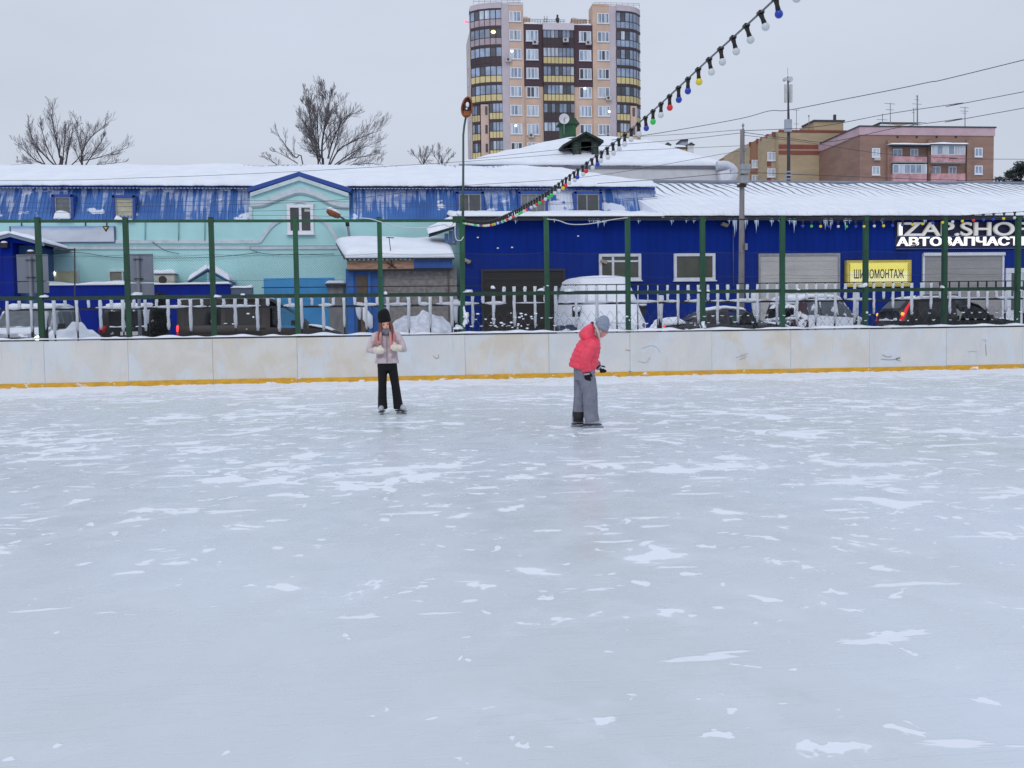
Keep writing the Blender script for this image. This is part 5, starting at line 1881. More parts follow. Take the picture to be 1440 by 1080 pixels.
# kiosk
Yk = 37.8
kx0, kx1, kz0, kz1 = R(-60, 340, 20, 478, Yk)
kk = thing('blue_kiosk', 'small deep blue kiosk with a snowy pitched roof at the left edge', 'kiosk', V((kx0 + kx1) / 2, Yk, LOT))
m = MB().box(kx0, kx1, Yk, Yk + 2.6, LOT, kz1)
for i in range(14): m.box(kx0 + i * .12, kx0 + i * .12 + .03, Yk - .015, Yk - .0005, LOT, kz1 - .02)
m.build('wall', BLUEW, kk)
xl2 = W(24, 400, Yk + .2).x
MB().box(kx1 + .002, kx1 + .55, Yk + .6, Yk + 2.6, LOT, kz1 - .08).build('side_wall', pm('teal_blue_sheet', (40, 84, 132), .6, .12), kk)
ap = W(14, 333, Yk - .2); er = W(62, 346, Yk - .2); el = W(-50, 349, Yk - .2)
for s, e in ((-1, el), (1, er)):
    up = V(0, 0, .12)
    MB().prism([e, ap, ap + up, e + up], V(0, .06, 0)).build('fascia', pm('kiosk_fascia', (120, 136, 156), .6, .1), kk)
    MB().prism([e + V(0, .061, .04), ap + V(0, .061, .04), ap + V(0, 2.9, .04), e + V(0, 2.9, .04)], V(0, 0, .07)).build('roof', DARKGREY, kk)
    snow_slab(e + V(0, -.05, .115), ap + V(0, -.05, .115), ap + V(0, 2.9, .115), e + V(0, 2.9, .115), .13, 14, 12, .05, 1.2, .12).build('roof_snow', SNOW, kk)
MB().prism([V(kx0, Yk - .002, kz1 - .02), V(kx1, Yk - .002, kz1 - .02), V(er.x - .2, Yk - .002, er.z + .02), V(ap.x, Yk - .002, ap.z), V(el.x + .2, Yk - .002, el.z + .02)], V(0, 2.5, 0)).build('gable', BLUEW, kk)
for a, b in ((6, 344), (43, 356)):
    q = W(a, b, Yk - .12)
    fl = thing('flood_light', 'small dark flood light with a cap of snow on the blue kiosk ' + ('front' if a == 6 else 'side'), 'flood light', q, 0, 'flood lights on the kiosk')
    MB().box(q.x - .13, q.x + .13, q.y - .08, q.y + .1, q.z - .11, q.z + .06).box(q.x - .03, q.x + .03, q.y + .1001, q.y + .2, q.z - .03, q.z + .03).build('housing', BLACK, fl)
    MB().ball(q + V(0, 0, .07), .12, .09, .06, 9, 6).build('snow_cap', SNOW, fl)
# air-conditioning unit
x0, x1, z0_, z1_ = R(218, 386, 245, 401, YT - .5)
ac = thing('air_conditioner', 'cream air conditioner unit with round fan and a thick snow cap by the wall', 'air conditioner', V((x0 + x1) / 2, YT - .4, z0_))
m = MB().box(x0, x1, YT - .5, YT - .1, z0_, z1_).box(x0 + .05, x0 + .12, YT - .1, YT - .001, z0_ - .05, z0_ - .001).box(x1 - .12, x1 - .05, YT - .1, YT - .001, z0_ - .05, z0_ - .001)
m.build('case', pm('ac_cream', (198, 196, 184), .5, .06), ac)
c = V(x0 + (x1 - x0) * .4, YT - .501, (z0_ + z1_) / 2)
m = MB().tube([c, c + V(0, -.012, 0)], (z1_ - z0_) * .38, 20)
m.build('fan_grille', pm('fan_dark', (50, 48, 46), .6, .2), ac)
snow_slab(V(x0 - .08, YT - .55, z1_ + .02), V(x1 + .05, YT - .55, z1_ + .02), V(x1 + .05, YT - .02, z1_ + .02), V(x0 - .08, YT - .02, z1_ + .02), .17, 14, 10, .05, 2, .14).build('snow_cap', SNOW, ac)
MB().box(x0 - .08, x1 + .06, YT - .56, YT - .01, z1_ + .002, z1_ + .018).build('shelf', DARKGREY, ac)
# snow-laden porch
Yp2 = 39.2
ap = W(292, 380, Yp2); el = W(264, 397.5, Yp2); er = W(324, 397.5, Yp2)
pc = thing('entrance_porch', 'little gabled teal porch loaded with deep snow above the low blue wall', 'porch', V(ap.x, Yp2, LOT))
for s, e in ((-1, el), (1, er)):
    up = V(0, 0, .06)
    MB().prism([e, ap, ap + up, e + up], V(0, 1.25, 0)).build('roof', pm('porch_blue', (52, 92, 140), .6, .1), pc)
    snow_slab(e + V(-.02 * s, -.04, .062), ap + V(0, -.04, .062), ap + V(0, 1.25, .062), e + V(0, 1.25, .062), .24, 16, 10, .04, 1.4, .18).build('roof_snow', SNOW, pc)
MB().prism([el + V(.1, .03, .01), er + V(-.1, .03, .01), ap + V(0, .03, -.06)], V(0, .04, 0)).build('gable', pm('teal_glazing', (92, 146, 152), .3, .12), pc)
MB().box(ap.x - .03, ap.x + .03, Yp2 + .005, Yp2 + .0295, el.z + .02, ap.z - .1).box(el.x, er.x, Yp2 - .01, Yp2 + .028, el.z - .08, el.z - .001).build('frame', pm('porch_frame', (150, 178, 190), .5, .1), pc)
for xx in (el.x + .1, er.x - .1):
    MB().box(xx - .04, xx + .04, Yp2 + .02, Yp2 + .10, LOT, el.z - .081).build('post', BLUEF, pc)

# street lamp on the wall above the shed
sl_ = thing('street_lamp', 'rusty cobra-head street lamp with snow on top, bracketed above the shed roof', 'lamp', W(492, 345, YT - .8))
YS2 = YT - .9
MB().tube(ramp_path([W(493, 348, YS2), W(491, 330, YS2), W(489, 317, YS2)], 8), .05, 8).build('pole', GREY, sl_)
MB().tube([W(489, 318, YS2), W(488, 311, YS2)], .075, 8).tube(ramp_path([W(488.5, 313, YS2), W(485, 309, YS2), W(477, 304, YS2)], 8), .032, 7).build('arm', BLACK, sl_)
a, b = W(478, 304.5, YS2), W(459.5, 296, YS2)
m = MB().tube([a, a * .75 + b * .25, a * .3 + b * .7, b], [(.07, .09), (.11, .13), (.12, .15), (.05, .07)], 10)
m.build('lamp_head', RUST, sl_)
MB().tube([a + V(.04, 0, .09), a * .6 + b * .4 + V(0, 0, .13), a * .25 + b * .75 + V(0, 0, .13), b + V(0, 0, .08)], [(.05, .03), (.10, .07), (.10, .07), (.03, .02)], 9).build('snow_cap', SNOW, sl_)

# ------------------------------------------------------------------ stucco shed with corrugated roof
Yh = 36.6
STUC = pm('grey_stucco', (134, 130, 128), 0.95, 0.3, 7, bump=0.7)
sh = thing('lean_to_shed', 'grey stucco shed with blue door and deep snow on its wavy roof', 'shed', V(W(560, 440, Yh).x, Yh, LOT))
x0, x1, z0_, z1_ = R(540, 377, 643, 478, Yh)
xd = W(487, 420, Yh).x
MB().box(x0, x1, Yh, Yh + 3.4, LOT, z1_).build('wall', STUC, sh)
MB().box(W(631, 420, Yh).x - .03, W(631, 420, Yh).x + .03, Yh - .05, Yh - .001, LOT, z1_).build('pipe', pm('rusty_pipe', (96, 88, 84), .8, .3), sh)
BPEEL = pm('peeling_blue', (34, 88, 158), 0.7, 0.15, 2.5, dust=0.22, dscale=2.2, dcol=(0.52, 0.56, 0.56))
MB().box(xd, x0 - .002, Yh + .02, Yh + 3.3, LOT, z1_).build('blue_wall', BPEEL, sh)
xa_, xb_, za_, zb_ = R(502, 388, 517, 478, Yh)
dd = MB().box(xa_, xb_, Yh + .0, Yh + .0199, LOT, zb_).build('door', pm('brown_door', (92, 78, 66), .8, .2), sh)
for a, b in ((488, 498), (518, 522), (536, 540)):
    q = R(a, 384, b, 478, Yh)
    MB().box(q[0], q[1], Yh - .04, Yh + .0195, LOT, z1_ - .002).build('jamb', pm('blue_jamb', (38, 98, 170), .6, .12), sh)
q = R(512, 432, 522, 462, Yh)
MB().tube([V(q[0], Yh - .06, q[3]), V((q[0] + q[1]) / 2, Yh - .07, (q[2] + q[3]) / 2), V(q[1], Yh - .06, q[2])], [(.05, .02), (.2, .03), (.06, .02)], 9).build('snow_clump', SNOW, sh)
# fascia: bare brick coloured boards on the left, blue sheet on the right
fx0, fx1, fz0, fz1 = R(488, 366, 582, 378.5, Yh - .35)
FAS = pm('bare_boards', (168, 132, 110), .9, .35, 5, bump=.6, stretch=(.5, 1, 3))
MB().box(fx0, fx1, Yh - .38, Yh - .30, fz0, fz1).build('fascia', FAS, sh)
gx0, gx1, gz0, gz1 = R(582, 365, 636, 377, Yh - .35)
MB().box(gx0 + .002, gx1, Yh - .40, Yh - .30, gz0, gz1 + .02).build('fascia', pm('blue_fascia_sheet', (28, 78, 150), .5, .1), sh)
MB().box(fx0, gx1, Yh - .2999, Yh + .02, z1_ - .1, z1_ + .02).build('soffit', DARKGREY, sh)
bl, br_ = W(484, 366.5, Yh - .55), W(639, 362, Yh - .55)
tl, tr_ = W(472, 344, Yh + 2.9), W(625, 340, Yh + 2.9)
bl.z = br_.z = (bl.z + br_.z) / 2
tl.z = tr_.z = (tl.z + tr_.z) / 2
m = MB()
npt = 120
vs, fs_ = [], []
for i in range(npt + 1):
    u = i / npt
    wv_ = .028 * math.sin(u * 24 * 2 * math.pi)
    for p, q in ((bl, br_), (tl, tr_)):
        pt_ = p * (1 - u) + q * u
        vs += [pt_ + V(0, 0, wv_), pt_ + V(0, 0, wv_ - .02)]
for i in range(npt):
    a = i * 4
    fs_ += [(a, a + 4, a + 6, a + 2), (a + 1, a + 3, a + 7, a + 5), (a, a + 1, a + 5, a + 4)]
m.add(vs, fs_, 0, True)
m.build('roof', pm('old_slate_sheet', (70, 76, 88), .8, .2), sh)
snow_slab(bl + V(0.05, -.02, .03), br_ + V(-.0, -.02, .03), tr_ + V(.2, 0, .04), tl + V(0, 0, .04), .26, 60, 14, .05, .9, .3, 1.5).build('roof_snow', SNOW, sh)
# antenna stick in the snow
an = thing('antenna_mast', 'thin antenna stick standing in the snow of the shed roof', 'antenna', W(548, 366, Yh))
MB().tube([W(551, 374, Yh - .42), W(549, 350, Yh - .42), W(547, 333, Yh - .42)], .014, 6).build('mast', BLACK, an)
MB().tube([W(543, 334, Yh - .42), W(554, 334.5, Yh - .42)], .018, 6).tube([W(544, 369, Yh - .42), W(557, 377, Yh - .42)], .02, 6).tube([W(546, 377, Yh - .42), W(554, 371, Yh - .42)], .016, 6).build('crossbar', BLACK, an)

# ------------------------------------------------------------------ deep blue row of workshops
YW = 38.0
BLUES = pm('workshop_blue', (14, 45, 132), 0.75, 0.12, 1.2, stretch=(1, 1, .25), spec=.1)
ws = thing('workshop_building', 'long low deep blue row of workshops with garage doors under a thick snowy roof', 'building', V(W(1050, 440, YW).x, YW, LOT))
x0 = W(653, 400, YW).x
x1 = W(1520, 400, YW).x + 9
zE2 = W(1000, 306, YW - .45).z
m = MB().box(x0, x1, YW, YW + 8.5, LOT - .3, zE2 - .03)
m.build('wall', BLUES, ws)
m = MB()
x = x0 + .02
while x < x1:
    m.box(x, x + .03, YW - .01, YW - .0005, LOT, zE2 - .05); x += .3
m.build('cladding_rib', BLUES, ws)
# eaves board, then the roof: a low lean-to on the left, a long slope up to a ridge on the right
xm = W(926, 300, YW).x
DARKB = pm('dark_eaves', (40, 42, 52), .7, .2)
MB().box(x0 - .5, x1, YW - .50, YW - .44, zE2 - .05, zE2 + .0).build('eaves_board', DARKB, ws)
MB().box(x0 - .5, x1, YW - .4399, YW + .1, zE2 - .028, zE2 - .002).build('soffit', DARKB, ws)
lz = W(800, 303, YT).z
MB().prism([V(x0 - .5, YW - .5, zE2 + .002), V(xm, YW - .5, zE2 + .002), V(xm, YT - .0, lz), V(x0 - .5, YT - .0, lz)], V(0, 0, .04)).build('roof', DARKB, ws)
snow_slab(V(x0 - .5, YW - .58, zE2 + .04), V(xm + .1, YW - .58, zE2 + .04), V(xm + .1, YT - .03, lz + .04), V(x0 - .5, YT - .03, lz + .04), .13, 160, 8, .05, 1.4, .12, 3.3).build('roof_snow', SNOW, ws)
Yr = YW + 8.2
zr0 = W(1180, 261.5, Yr).z
for nm, off in (('roof', 0),):
    MB().prism([V(xm + .1, YW - .5, zE2 + .002), V(x1, YW - .5, zE2 + .002), V(x1, Yr, zr0 - .03), V(xm - .1, Yr, zr0 - .03)], V(0, 0, .05)).build('roof', DARKB, ws)


def ribs_mat():
    """snow on a ribbed roof: near the ridge the snow has slid off and grey furrows of sheet show"""
    N = NT('ribbed_roof_snow')
    v = N.mapping()
    sp = N.n('ShaderNodeSeparateXYZ'); N.l(v, sp.inputs[0])
    n = N.noise(v, 1.3, 6, 0.6)
    c = N.mix(N.rng(n, 0.3, 0.7), (0.76, 0.80, 0.88), (0.84, 0.87, 0.93))
    wx = N.math('ADD', sp.outputs[0], N.math('MULTIPLY', N.noise(v, .9, 3), .12))
    fr = N.math('FRACT', N.math('MULTIPLY', wx, 1 / 0.42))
    tri = N.math('ABSOLUTE', N.math('SUBTRACT', fr, .5))
    tip = N.noise(N.mapping((2.4, .15, .15)), 1.0, 3)
    # furrow width shrinks away from the ridge
    yy = N.math('SUBTRACT', sp.outputs[1], N.math('MULTIPLY', tip, 1.6))
    wdt = N.rng(yy, 2.6, 6.2, 0.0, 0.19, False)
    k = N.rng(N.math('SUBTRACT', wdt, tri), -.02, .02)
    top = N.rng(sp.outputs[1], 7.75, 7.9)
    k = N.math('MAXIMUM', k, top)
    N.l(N.mix(N.math('MULTIPLY', k, .95), c, (0.13, 0.15, 0.20)), N.b.inputs['Base Color'])
    N.b.inputs['Roughness'].default_value = 0.85
    N.b.inputs['Specular IOR Level'].default_value = 0.25
    N.bump(N.math('SUBTRACT', 1.0, k), 0.6, 0.05)
    return N.m


snow_slab(V(xm + .1, YW - .58, zE2 + .055), V(x1, YW - .58, zE2 + .055), V(x1, Yr, zr0 + .02), V(xm - .1, Yr, zr0 + .02), .15, 220, 14, .05, .8, .14, 5.5, .06).build('roof_snow', ribs_mat(), ws)
MB().tube([V(xm - .1, Yr, zr0 + .14), V(x1, Yr, zr0 + .10)], [(.1, .12), (.1, .12)], 8).build('ridge_cap', pm('ridge_grey', (120, 130, 150), .6, .12), ws)
MB().prism([V(xm + .09, YW - .45, zE2 + .06), V(xm + .09, Yr - .1, zE2 + .06), V(xm - .09, Yr - .1, zr0 + .1), V(xm + .08, YW - .35, zE2 + .2)], V(-.12, 0, 0)).build('drifted_snow', SNOW, ws)
# snow drift in the corner by the mansard end and snow-laden side canopy
q = W(933, 296, YW + 1.6)
snow_slab(W(640, 303.5, YW - .6), W(641, 318, YW - .7), W(602, 329, YW - .3), W(600, 322, YW + .4), .10, 12, 12, .03, 1.6, .12).build('canopy_snow', SNOW, ws)
MB().prism([W(641, 318, YW - .66), W(603, 331, YW - .2), W(603, 326, YW + .5), W(641, 310, YW + .5)], V(0, 0, -.08)).build('side_canopy', DARKB, ws)
m = MB()
for a, b in ((640, 318), (634, 322), (628, 326)):
    q = W(a, b + 8, YW - .1)
    m.box(q.x - .07, q.x + .07, q.y, q.y + .1, q.z - .35, q.z + .15)
m.build('bracket', pm('pale_blue_bracket', (90, 116, 160), .6, .2), ws)
# icicles
RN = random.Random(21)
ic = [(945, .35), (850, .5), (1064, .75), (1066, .5), (1085, .5), (1117, .8), (1110, .4), (1150, .5), (1161, .75), (1169, .6), (1188, .65), (1239, .75), (1033, 1.2), (1048, .6), (1026, .3), (955, .3), (965, .25), (841, .45), (835, .3), (866, .25), (828, .25), (897, .3), (975, .25), (1072, .35), (1190, .45), (1240, .4), (724, .25), (690, .2), (1300, .4), (1326, .3), (990, .3), (1010, .35), (1096, .3), (1195, .35), (780, .2)]
for px, L_ in ic[::2] + ic[1::4]:
    L_ *= .72
    q = W(px + RN.uniform(-1, 1), 309, YW - .47)
    zt_ = zE2 - .045
    m = MB()
    for dx, s in ((0, 1), (.07, .55), (-.06, .4)):
        l2 = L_ * s * RN.uniform(.8, 1.1)
        m.tube([V(q.x + dx, q.y, zt_), V(q.x + dx, q.y, zt_ - l2 * .3), V(q.x + dx + .005, q.y, zt_ - l2 * .7), V(q.x + dx, q.y, zt_ - l2)], [.04 * s + .012, .03 * s + .01, .014, .002], 7)
    m.build('icicle', ICEM, ws)
# windows and doors
OLIVE = glass_mat('olive_window', (64, 66, 52), 0.2)
WFR = pm('white_frame', (214, 218, 226), .6, .06)
for a, b, t_, b_ in ((842, 901, 357, 394.5), (947, 1005, 356.5, 394.5)):
    w = window(R(a, t_, b, b_, YW), YW, ws, WFR, OLIVE, .11, (.33,) if a == 842 else (), (.72,) if a == 842 else (), .10, .04)
SHUT = pm('pale_shutter', (186, 184, 182), .6, .08, 1.5, stretch=(.6, 1, 2))
SHUTD = pm('brown_shutter', (36, 31, 30), .7, .15, 2, stretch=(.6, 1, 3))
for a, b, t_, mt, fr, nm in ((677, 795, 378, SHUTD, pm('dark_door_frame', (40, 40, 60), .6), 'garage_door'), (1066, 1180, 356.5, SHUT, pm('grey_door_frame', (150, 152, 160), .6), 'garage_door'), (1296, 1410, 356.5, pm('grey_shutter', (152, 150, 150), .6, .08, 1.5, stretch=(.6, 1, 2)), WFR, 'garage_door')):
    x0_, x1_, z0_, z1_ = R(a, t_, b, 478, YW)
    m = MB()
    z = LOT
    k = 0
    while z < z1_ - .1:
        zz = min(z + .34, z1_ - .1)
        m.box(x0_ + .08, x1_ - .08, YW - .06 + (.004 if k % 2 else 0), YW - .002, z + .006, zz - .006)
        m.box(x0_ + .08, x1_ - .08, YW - .045, YW - .003, zz - .0059, zz + .0059)
        z = zz; k += 1
    dr = m.build(nm, mt, ws)
    f = MB().box(x0_, x0_ + .078, YW - .09, YW - .001, LOT, z1_).box(x1_ - .078, x1_, YW - .09, YW - .001, LOT, z1_).box(x0_ + .0785, x1_ - .0785, YW - .09, YW - .001, z1_ - .098, z1_)
    if a == 1296: f.box(x0_, x1_, YW - .16, YW - .0905, z1_ - .09, z1_ + .03)
    f.build('door_frame', fr, dr)
# white glazed door at the right edge
x0_, x1_, z0_, z1_ = R(1413, 377, 1475, 478, YW)
m = MB().box(x0_, x1_, YW - .05, YW - .001, LOT, z1_)
d_ = m.build('white_door', WFR, ws)
q = R(1421, 384, 1428, 436, YW)
MB().box(q[0], q[1], YW - .06, YW - .0505, q[2], q[3]).build('pane', DWIN, d_)
q = R(1436, 384, 1470, 436, YW)
MB().box(q[0], q[1], YW - .06, YW - .0505, q[2], q[3]).build('pane', pm('pale_pane', (176, 190, 196), .3, .1), d_)
# downpipe, wall lamps
m = MB().tube([W(1031, 322, YW - .1), W(1031.5, 402, YW - .1)], .022, 8)
m.build('downpipe', pm('pipe_blue', (70, 84, 140), .5, .1), ws)
for i, (a, b) in enumerate(((657, 367), (849, 368), (1019, 316))):
    q = W(a, b, YW - .12)
    MB().obox(q, V(.12, 0, -.05), V(0, .1, 0), V(.03, 0, .05)).tube([q + V(-.05, .05, 0), q + V(-.05, .12, .02)], .025, 6).build('wall_lamp', pm('wall_lamp', (150, 140, 128), .5, .2), ws)
m = MB()
for a, b in ((700, 349), (720, 348), (672, 334), (813, 332), (843, 367), (658, 370)):
    q = W(a, b, YW - .02)
    m.ball(q, .05, .02, .03, 7, 5)
m.build('snow_fleck', SNOW, ws)
# vent hood on the roof
q = W(1114, 296, YW + 1.2)
MB().box(q.x - .1, q.x + .1, q.y - .1, q.y + .1, q.z - .3, q.z + .12).build('roof_vent', pm('vent_brown', (120, 112, 108), .8, .2), ws)
q = W(1114, 289, YW + 1.6)
MB().tube([q + V(-.18, 0, 0), q + V(.18, 0, .0)], .02, 6).build('roof_vent', GREY, ws)

# yellow tyre-fitting sign
x0_, x1_, z0_, z1_ = R(1190, 366, 1281, 403, YW - .2)
ys = thing('yellow_sign', 'glowing yellow box sign with thin black letters between two garage doors', 'sign', V((x0_ + x1_) / 2, YW - .1, z0_))
YSG = pm('sign_yellow', (238, 226, 110), .4, .05, 1, emit=(255, 240, 120), estr=.28)
YSP = pm('sign_pale_yellow', (240, 234, 168), .4, .05, 1, emit=(255, 246, 180), estr=.28)
zs = z1_ - (z1_ - z0_) * .42
MB().box(x0_ + .09, x1_ - .09, YW - .22, YW - .05, zs, z1_ - .09).build('face', YSG, ys)
MB().box(x0_ + .09, x1_ - .09, YW - .22, YW - .05, z0_ + .09, zs - .001).build('face', YSP, ys)
m = MB().box(x0_, x0_ + .088, YW - .24, YW - .05, z0_, z1_).box(x1_ - .088, x1_, YW - .24, YW - .05, z0_, z1_).box(x0_ + .0885, x1_ - .0885, YW - .24, YW - .05, z0_, z0_ + .088).box(x0_ + .0885, x1_ - .0885, YW - .24, YW - .05, z1_ - .088, z1_)
m.build('frame', pm('sign_frame', (206, 184, 74), .5, .1), ys)
m = MB().box(x0_ + .1, x1_ - .1, YW - .2205, YW - .2201, zs, zs + .001)
m2 = MB().box(x0_ + .12, x1_ - .12, YW - .232, YW - .2203, z0_ + .10, z0_ + .125).box(x0_ + .12, x0_ + .145, YW - .232, YW - .2203, z0_ + .1255, z1_ - .12).box(x1_ - .145, x1_ - .12, YW - .232, YW - .2203, z0_ + .1255, z1_ - .12)
m2.build('inner_line', pm('sign_line', (120, 110, 60), .6, .1), ys)
q = R(1201, 378.5, 1271, 391.5, YW - .22)
text_mesh('ШИНОМОНТАЖ', q[0], q[1], q[2], q[3], YW - .221, .012, .006).build('lettering', pm('black_letters', (20, 20, 22), .6), ys)
MB().box(x0_, x1_, YW - .05, YW - .001, z0_ + .2, z1_ - .2).build('backing', BLACK, ys)
# white shop sign
q = R(1263, 312.5, 1447, 331.5, YW - .18)
q2 = R(1261.5, 333, 1450, 345.5, YW - .18)
sg = thing('shop_sign', 'two lines of white raised capital letters under the eaves above the right garage door', 'sign', V((q[0] + q[1]) / 2, YW - .1, q2[2]))
L1 = pm('white_letters', (224, 222, 214), .5, .05, emit=(255, 250, 240), estr=.12)
L2 = pm('lit_letters', (250, 248, 240), .5, .02, emit=(255, 252, 244), estr=.75)
text_mesh('IZAP.SHOP', q[0], q[1], q[2], q[3], YW - .12, .10, .012).build('lettering', L1, sg)
qi = R(1263, 316, 1269, 331.5, YW - .18)
MB().box(qi[0] + .02, qi[1] - .02, YW - .232, YW - .2201, qi[2] + .02, qi[3]).build('lit_letter', L2, sg)
text_mesh('АВТОЗАПЧАСТИ', q2[0], q2[1], q2[2], q2[3], YW - .12, .10, .014).build('lettering', L2, sg)
MB().box(q2[0], q2[1], YW - .12, YW - .002, q2[2] - .12, q2[2] - .08).box(q2[0], q2[1], YW - .1, YW - .002, q2[3] + .01, q2[3] + .05).build('mounting_rail', pm('rail_blue', (70, 84, 130), .5, .1), sg)
MB().box(q2[0], q2[1] + .4, YW - .02, YW - .0012, q2[2] - .05, q[3] + .02).build('backing', pm('sign_backing', (18, 24, 66), .6, .1), sg)

# ------------------------------------------------------------------ white hipped-roof house behind
YHH = 56.0
WPL = pm('white_plaster', (206, 206, 206), .85, .06, .6)
hh = thing('hipped_house', 'pale plastered house with a broad snow-covered hipped roof behind the blue mansard', 'house', V(W(840, 250, YHH).x, YHH, 0))
e0, e1 = W(655, 234.5, YHH), W(1020, 234.5, YHH)
ze = (e0.z + e1.z) / 2
MB().box(e0.x + .3, e1.x - .3, YHH + .5, YHH + 14, 0, ze - .35).build('wall', WPL, hh)
MB().box(e0.x - .3, e1.x + .1, YHH - .1, YHH + .499, ze - 1.35, ze - .1).build('cornice', pm('pale_cornice', (212, 212, 214), .8, .05), hh)
MB().box(e0.x - .3, e1.x + .15, YHH - .2, YHH - .101, ze - .1, ze + .02).build('gutter', pm('gutter_grey', (120, 120, 130), .6, .1), hh)
rl, rr_ = W(805, 191, YHH + 7), W(905, 197, YHH + 7)
rz_ = W(850, 192, YHH + 7).z
b0, b1 = V(e0.x - .4, YHH - .25, ze + .03), V(e1.x + .2, YHH - .25, ze + .03)
c0, c1 = V(e0.x - .4, YHH + 14.2, ze + .03), V(e1.x + .2, YHH + 14.2, ze + .03)
r0_, r1_ = V(rl.x, YHH + 7, rz_ - .2), V(rr_.x, YHH + 7, rz_ - .25)
snow_slab(b0, b1, r1_, r0_, .22, 90, 22, .10, .5, .25, 8).build('roof', SNOW, hh)
snow_slab(b1, c1, r1_, r1_ + V(0, -.01, 0), .22, 30, 18, .06, .6, .25, 3).build('roof', SNOW, hh)
snow_slab(c0, b0, r0_, r0_ + V(0, .01, 0), .22, 30, 18, .06, .6, .25, 3).build('roof', SNOW, hh)
# wooden dormer
OLDW = pm('old_green_wood', (62, 76, 66), .85, .45, 5, bump=.6, stretch=(1, 1, 4))
OLDD = pm('dark_green_wood', (38, 50, 42), .85, .4, 5, bump=.6)
Yd = YHH + 1.2
dm = thing('wooden_dormer', 'weathered dark green wooden dormer with an open black doorway on the snowy hipped roof', 'dormer', W(824, 218, Yd))
ap, el, er = W(824, 184.5, Yd), W(791, 203.5, Yd), W(849, 197, Yd)
wl, wr_, wb_, wt_ = R(806, 199, 841, 219, Yd + .3)
m = MB()
ol, orr, ob_, ot = R(817, 199, 832, 219, Yd + .3)
zz = wb_
k = 0
while zz < wt_ - .01:
    z2 = min(zz + .17, wt_)
    j = .015 * (k % 3)
    m.box(wl + .05, ol, Yd + .3 + j, Yd + .42, zz, z2 - .012).box(orr, wr_ - .05, Yd + .3 + j, Yd + .42, zz, z2 - .012)
    zz = z2; k += 1
m.build('plank_wall', OLDW, dm)
MB().box(ol - .1, ol - .001, Yd + .25, Yd + .4, wb_, wt_).box(orr + .001, orr + .1, Yd + .25, Yd + .4, wb_, wt_).box(wl, wr_, Yd + .24, Yd + .43, wt_ + .001, wt_ + .16).box(wl - .02, wl + .049, Yd + .25, Yd + 3, wb_ - .3, wt_).box(wr_ - .049, wr_ + .02, Yd + .25, Yd + 3, wb_ - .3, wt_).build('frame', OLDD, dm)
MB().box(ol, orr, Yd + 1.2, Yd + 1.3, wb_, wt_).build('dark_opening', pm('attic_dark', (14, 14, 14), 1), dm)
MB().prism([V(el.x + .4, Yd + .32, wt_ + .161), V(wr_ + .2, Yd + .32, wt_ + .161), V(ap.x, Yd + .32, ap.z - .14)], V(0, .1, 0)).build('gable', OLDW, dm)
for s, e in ((-1, el), (1, er)):
    up = V(0, 0, .13)
    MB().prism([e - up, ap - up, ap, e], V(0, 3.2, 0)).build('roof', OLDD, dm)
    snow_slab(e + V(0, .7, .005), ap + V(0, .7, .005), ap + V(0, 3.3, .005), e + V(0, 3.3, .005), .10, 12, 8, .04, 1.3, .2).build('roof_snow', SNOW, dm)
# small green roof hut with satellite dish
Yg = YHH + 7.5
gx0, gx1, gz0, gz1 = R(789, 172, 811, 200, Yg)
rh = thing('roof_hut', 'small green boarded roof hut on the ridge of the hipped roof', 'roof hut', V((gx0 + gx1) / 2, Yg, gz0))
GHUT = pm('hut_green', (44, 86, 58), .8, .2, 4)
MB().box(gx0 + .05, gx1 - .05, Yg, Yg + 1.0, gz0, gz1 - .02).build('wall', GHUT, rh)
apx = (gx0 + gx1) / 2
MB().prism([V(gx0 - .18, Yg - .1, gz1 - .1), V(gx1 + .18, Yg - .1, gz1 - .1), V(gx1 - .1, Yg - .1, gz1 + .28), V(gx0 + .25, Yg - .1, gz1 + .48)], V(0, 1.3, 0)).build('roof', pm('hut_roof', (52, 78, 60), .8, .2), rh)
q = W(793.5, 167, Yg - .5)
sdh = thing('satellite_dish', 'white round satellite dish before the green roof hut', 'satellite dish', q - V(0, 0, .9))
rg_ = []
for j in range(8):
    rr2 = .33 * j / 7 + .001
    rg_.append([q + V(rr2 * math.cos(a), .10 - .10 * (j / 7) ** 2, rr2 * math.sin(a)) for a in [2 * math.pi * k / 24 for k in range(24)]])
rg_ += [[p + V(0, .02, 0) for p in r_] for r_ in reversed(rg_)]
MB().rings(rg_).build('dish', pm('dish_white', (206, 206, 210), .5, .08), sdh)
MB().tube([q + V(.0, .09, -.3), q + V(0, -.22, 0)], .012, 5).ball(q + V(0, -.24, .0), .045, .05, .045, 8, 6).build('feed', pm('feed_grey', (110, 110, 120), .6), sdh)
MB().tube([q + V(0, .1, 0), q + V(0, .12, -.95)], .03, 6).build('mast', GREY, sdh)
# curling white ventilation pipe at the right-hand end of the house
vp = thing('vent_pipe', 'fat white metal pipe curling out of the end wall of the hipped house', 'pipe', W(1020, 262, YHH - .6))
Yv2 = YHH - .6
pts = ramp_path([W(1008, 233, Yv2), W(1022, 233, Yv2), W(1031, 240, Yv2), W(1029, 250, Yv2), W(1021, 256, Yv2), W(1017, 262, Yv2)], 24)
MB().tube(pts, [.26 + .012 * (i % 2) for i in range(len(pts))], 12).build('duct', pm('duct_white', (205, 210, 220), .5, .08), vp)
q = W(1018.5, 249, Yv2)
MB().obox(q, V(.3, 0, .06), V(0, .2, 0), V(-.05, 0, .34)).build('hood', WHITE, vp)
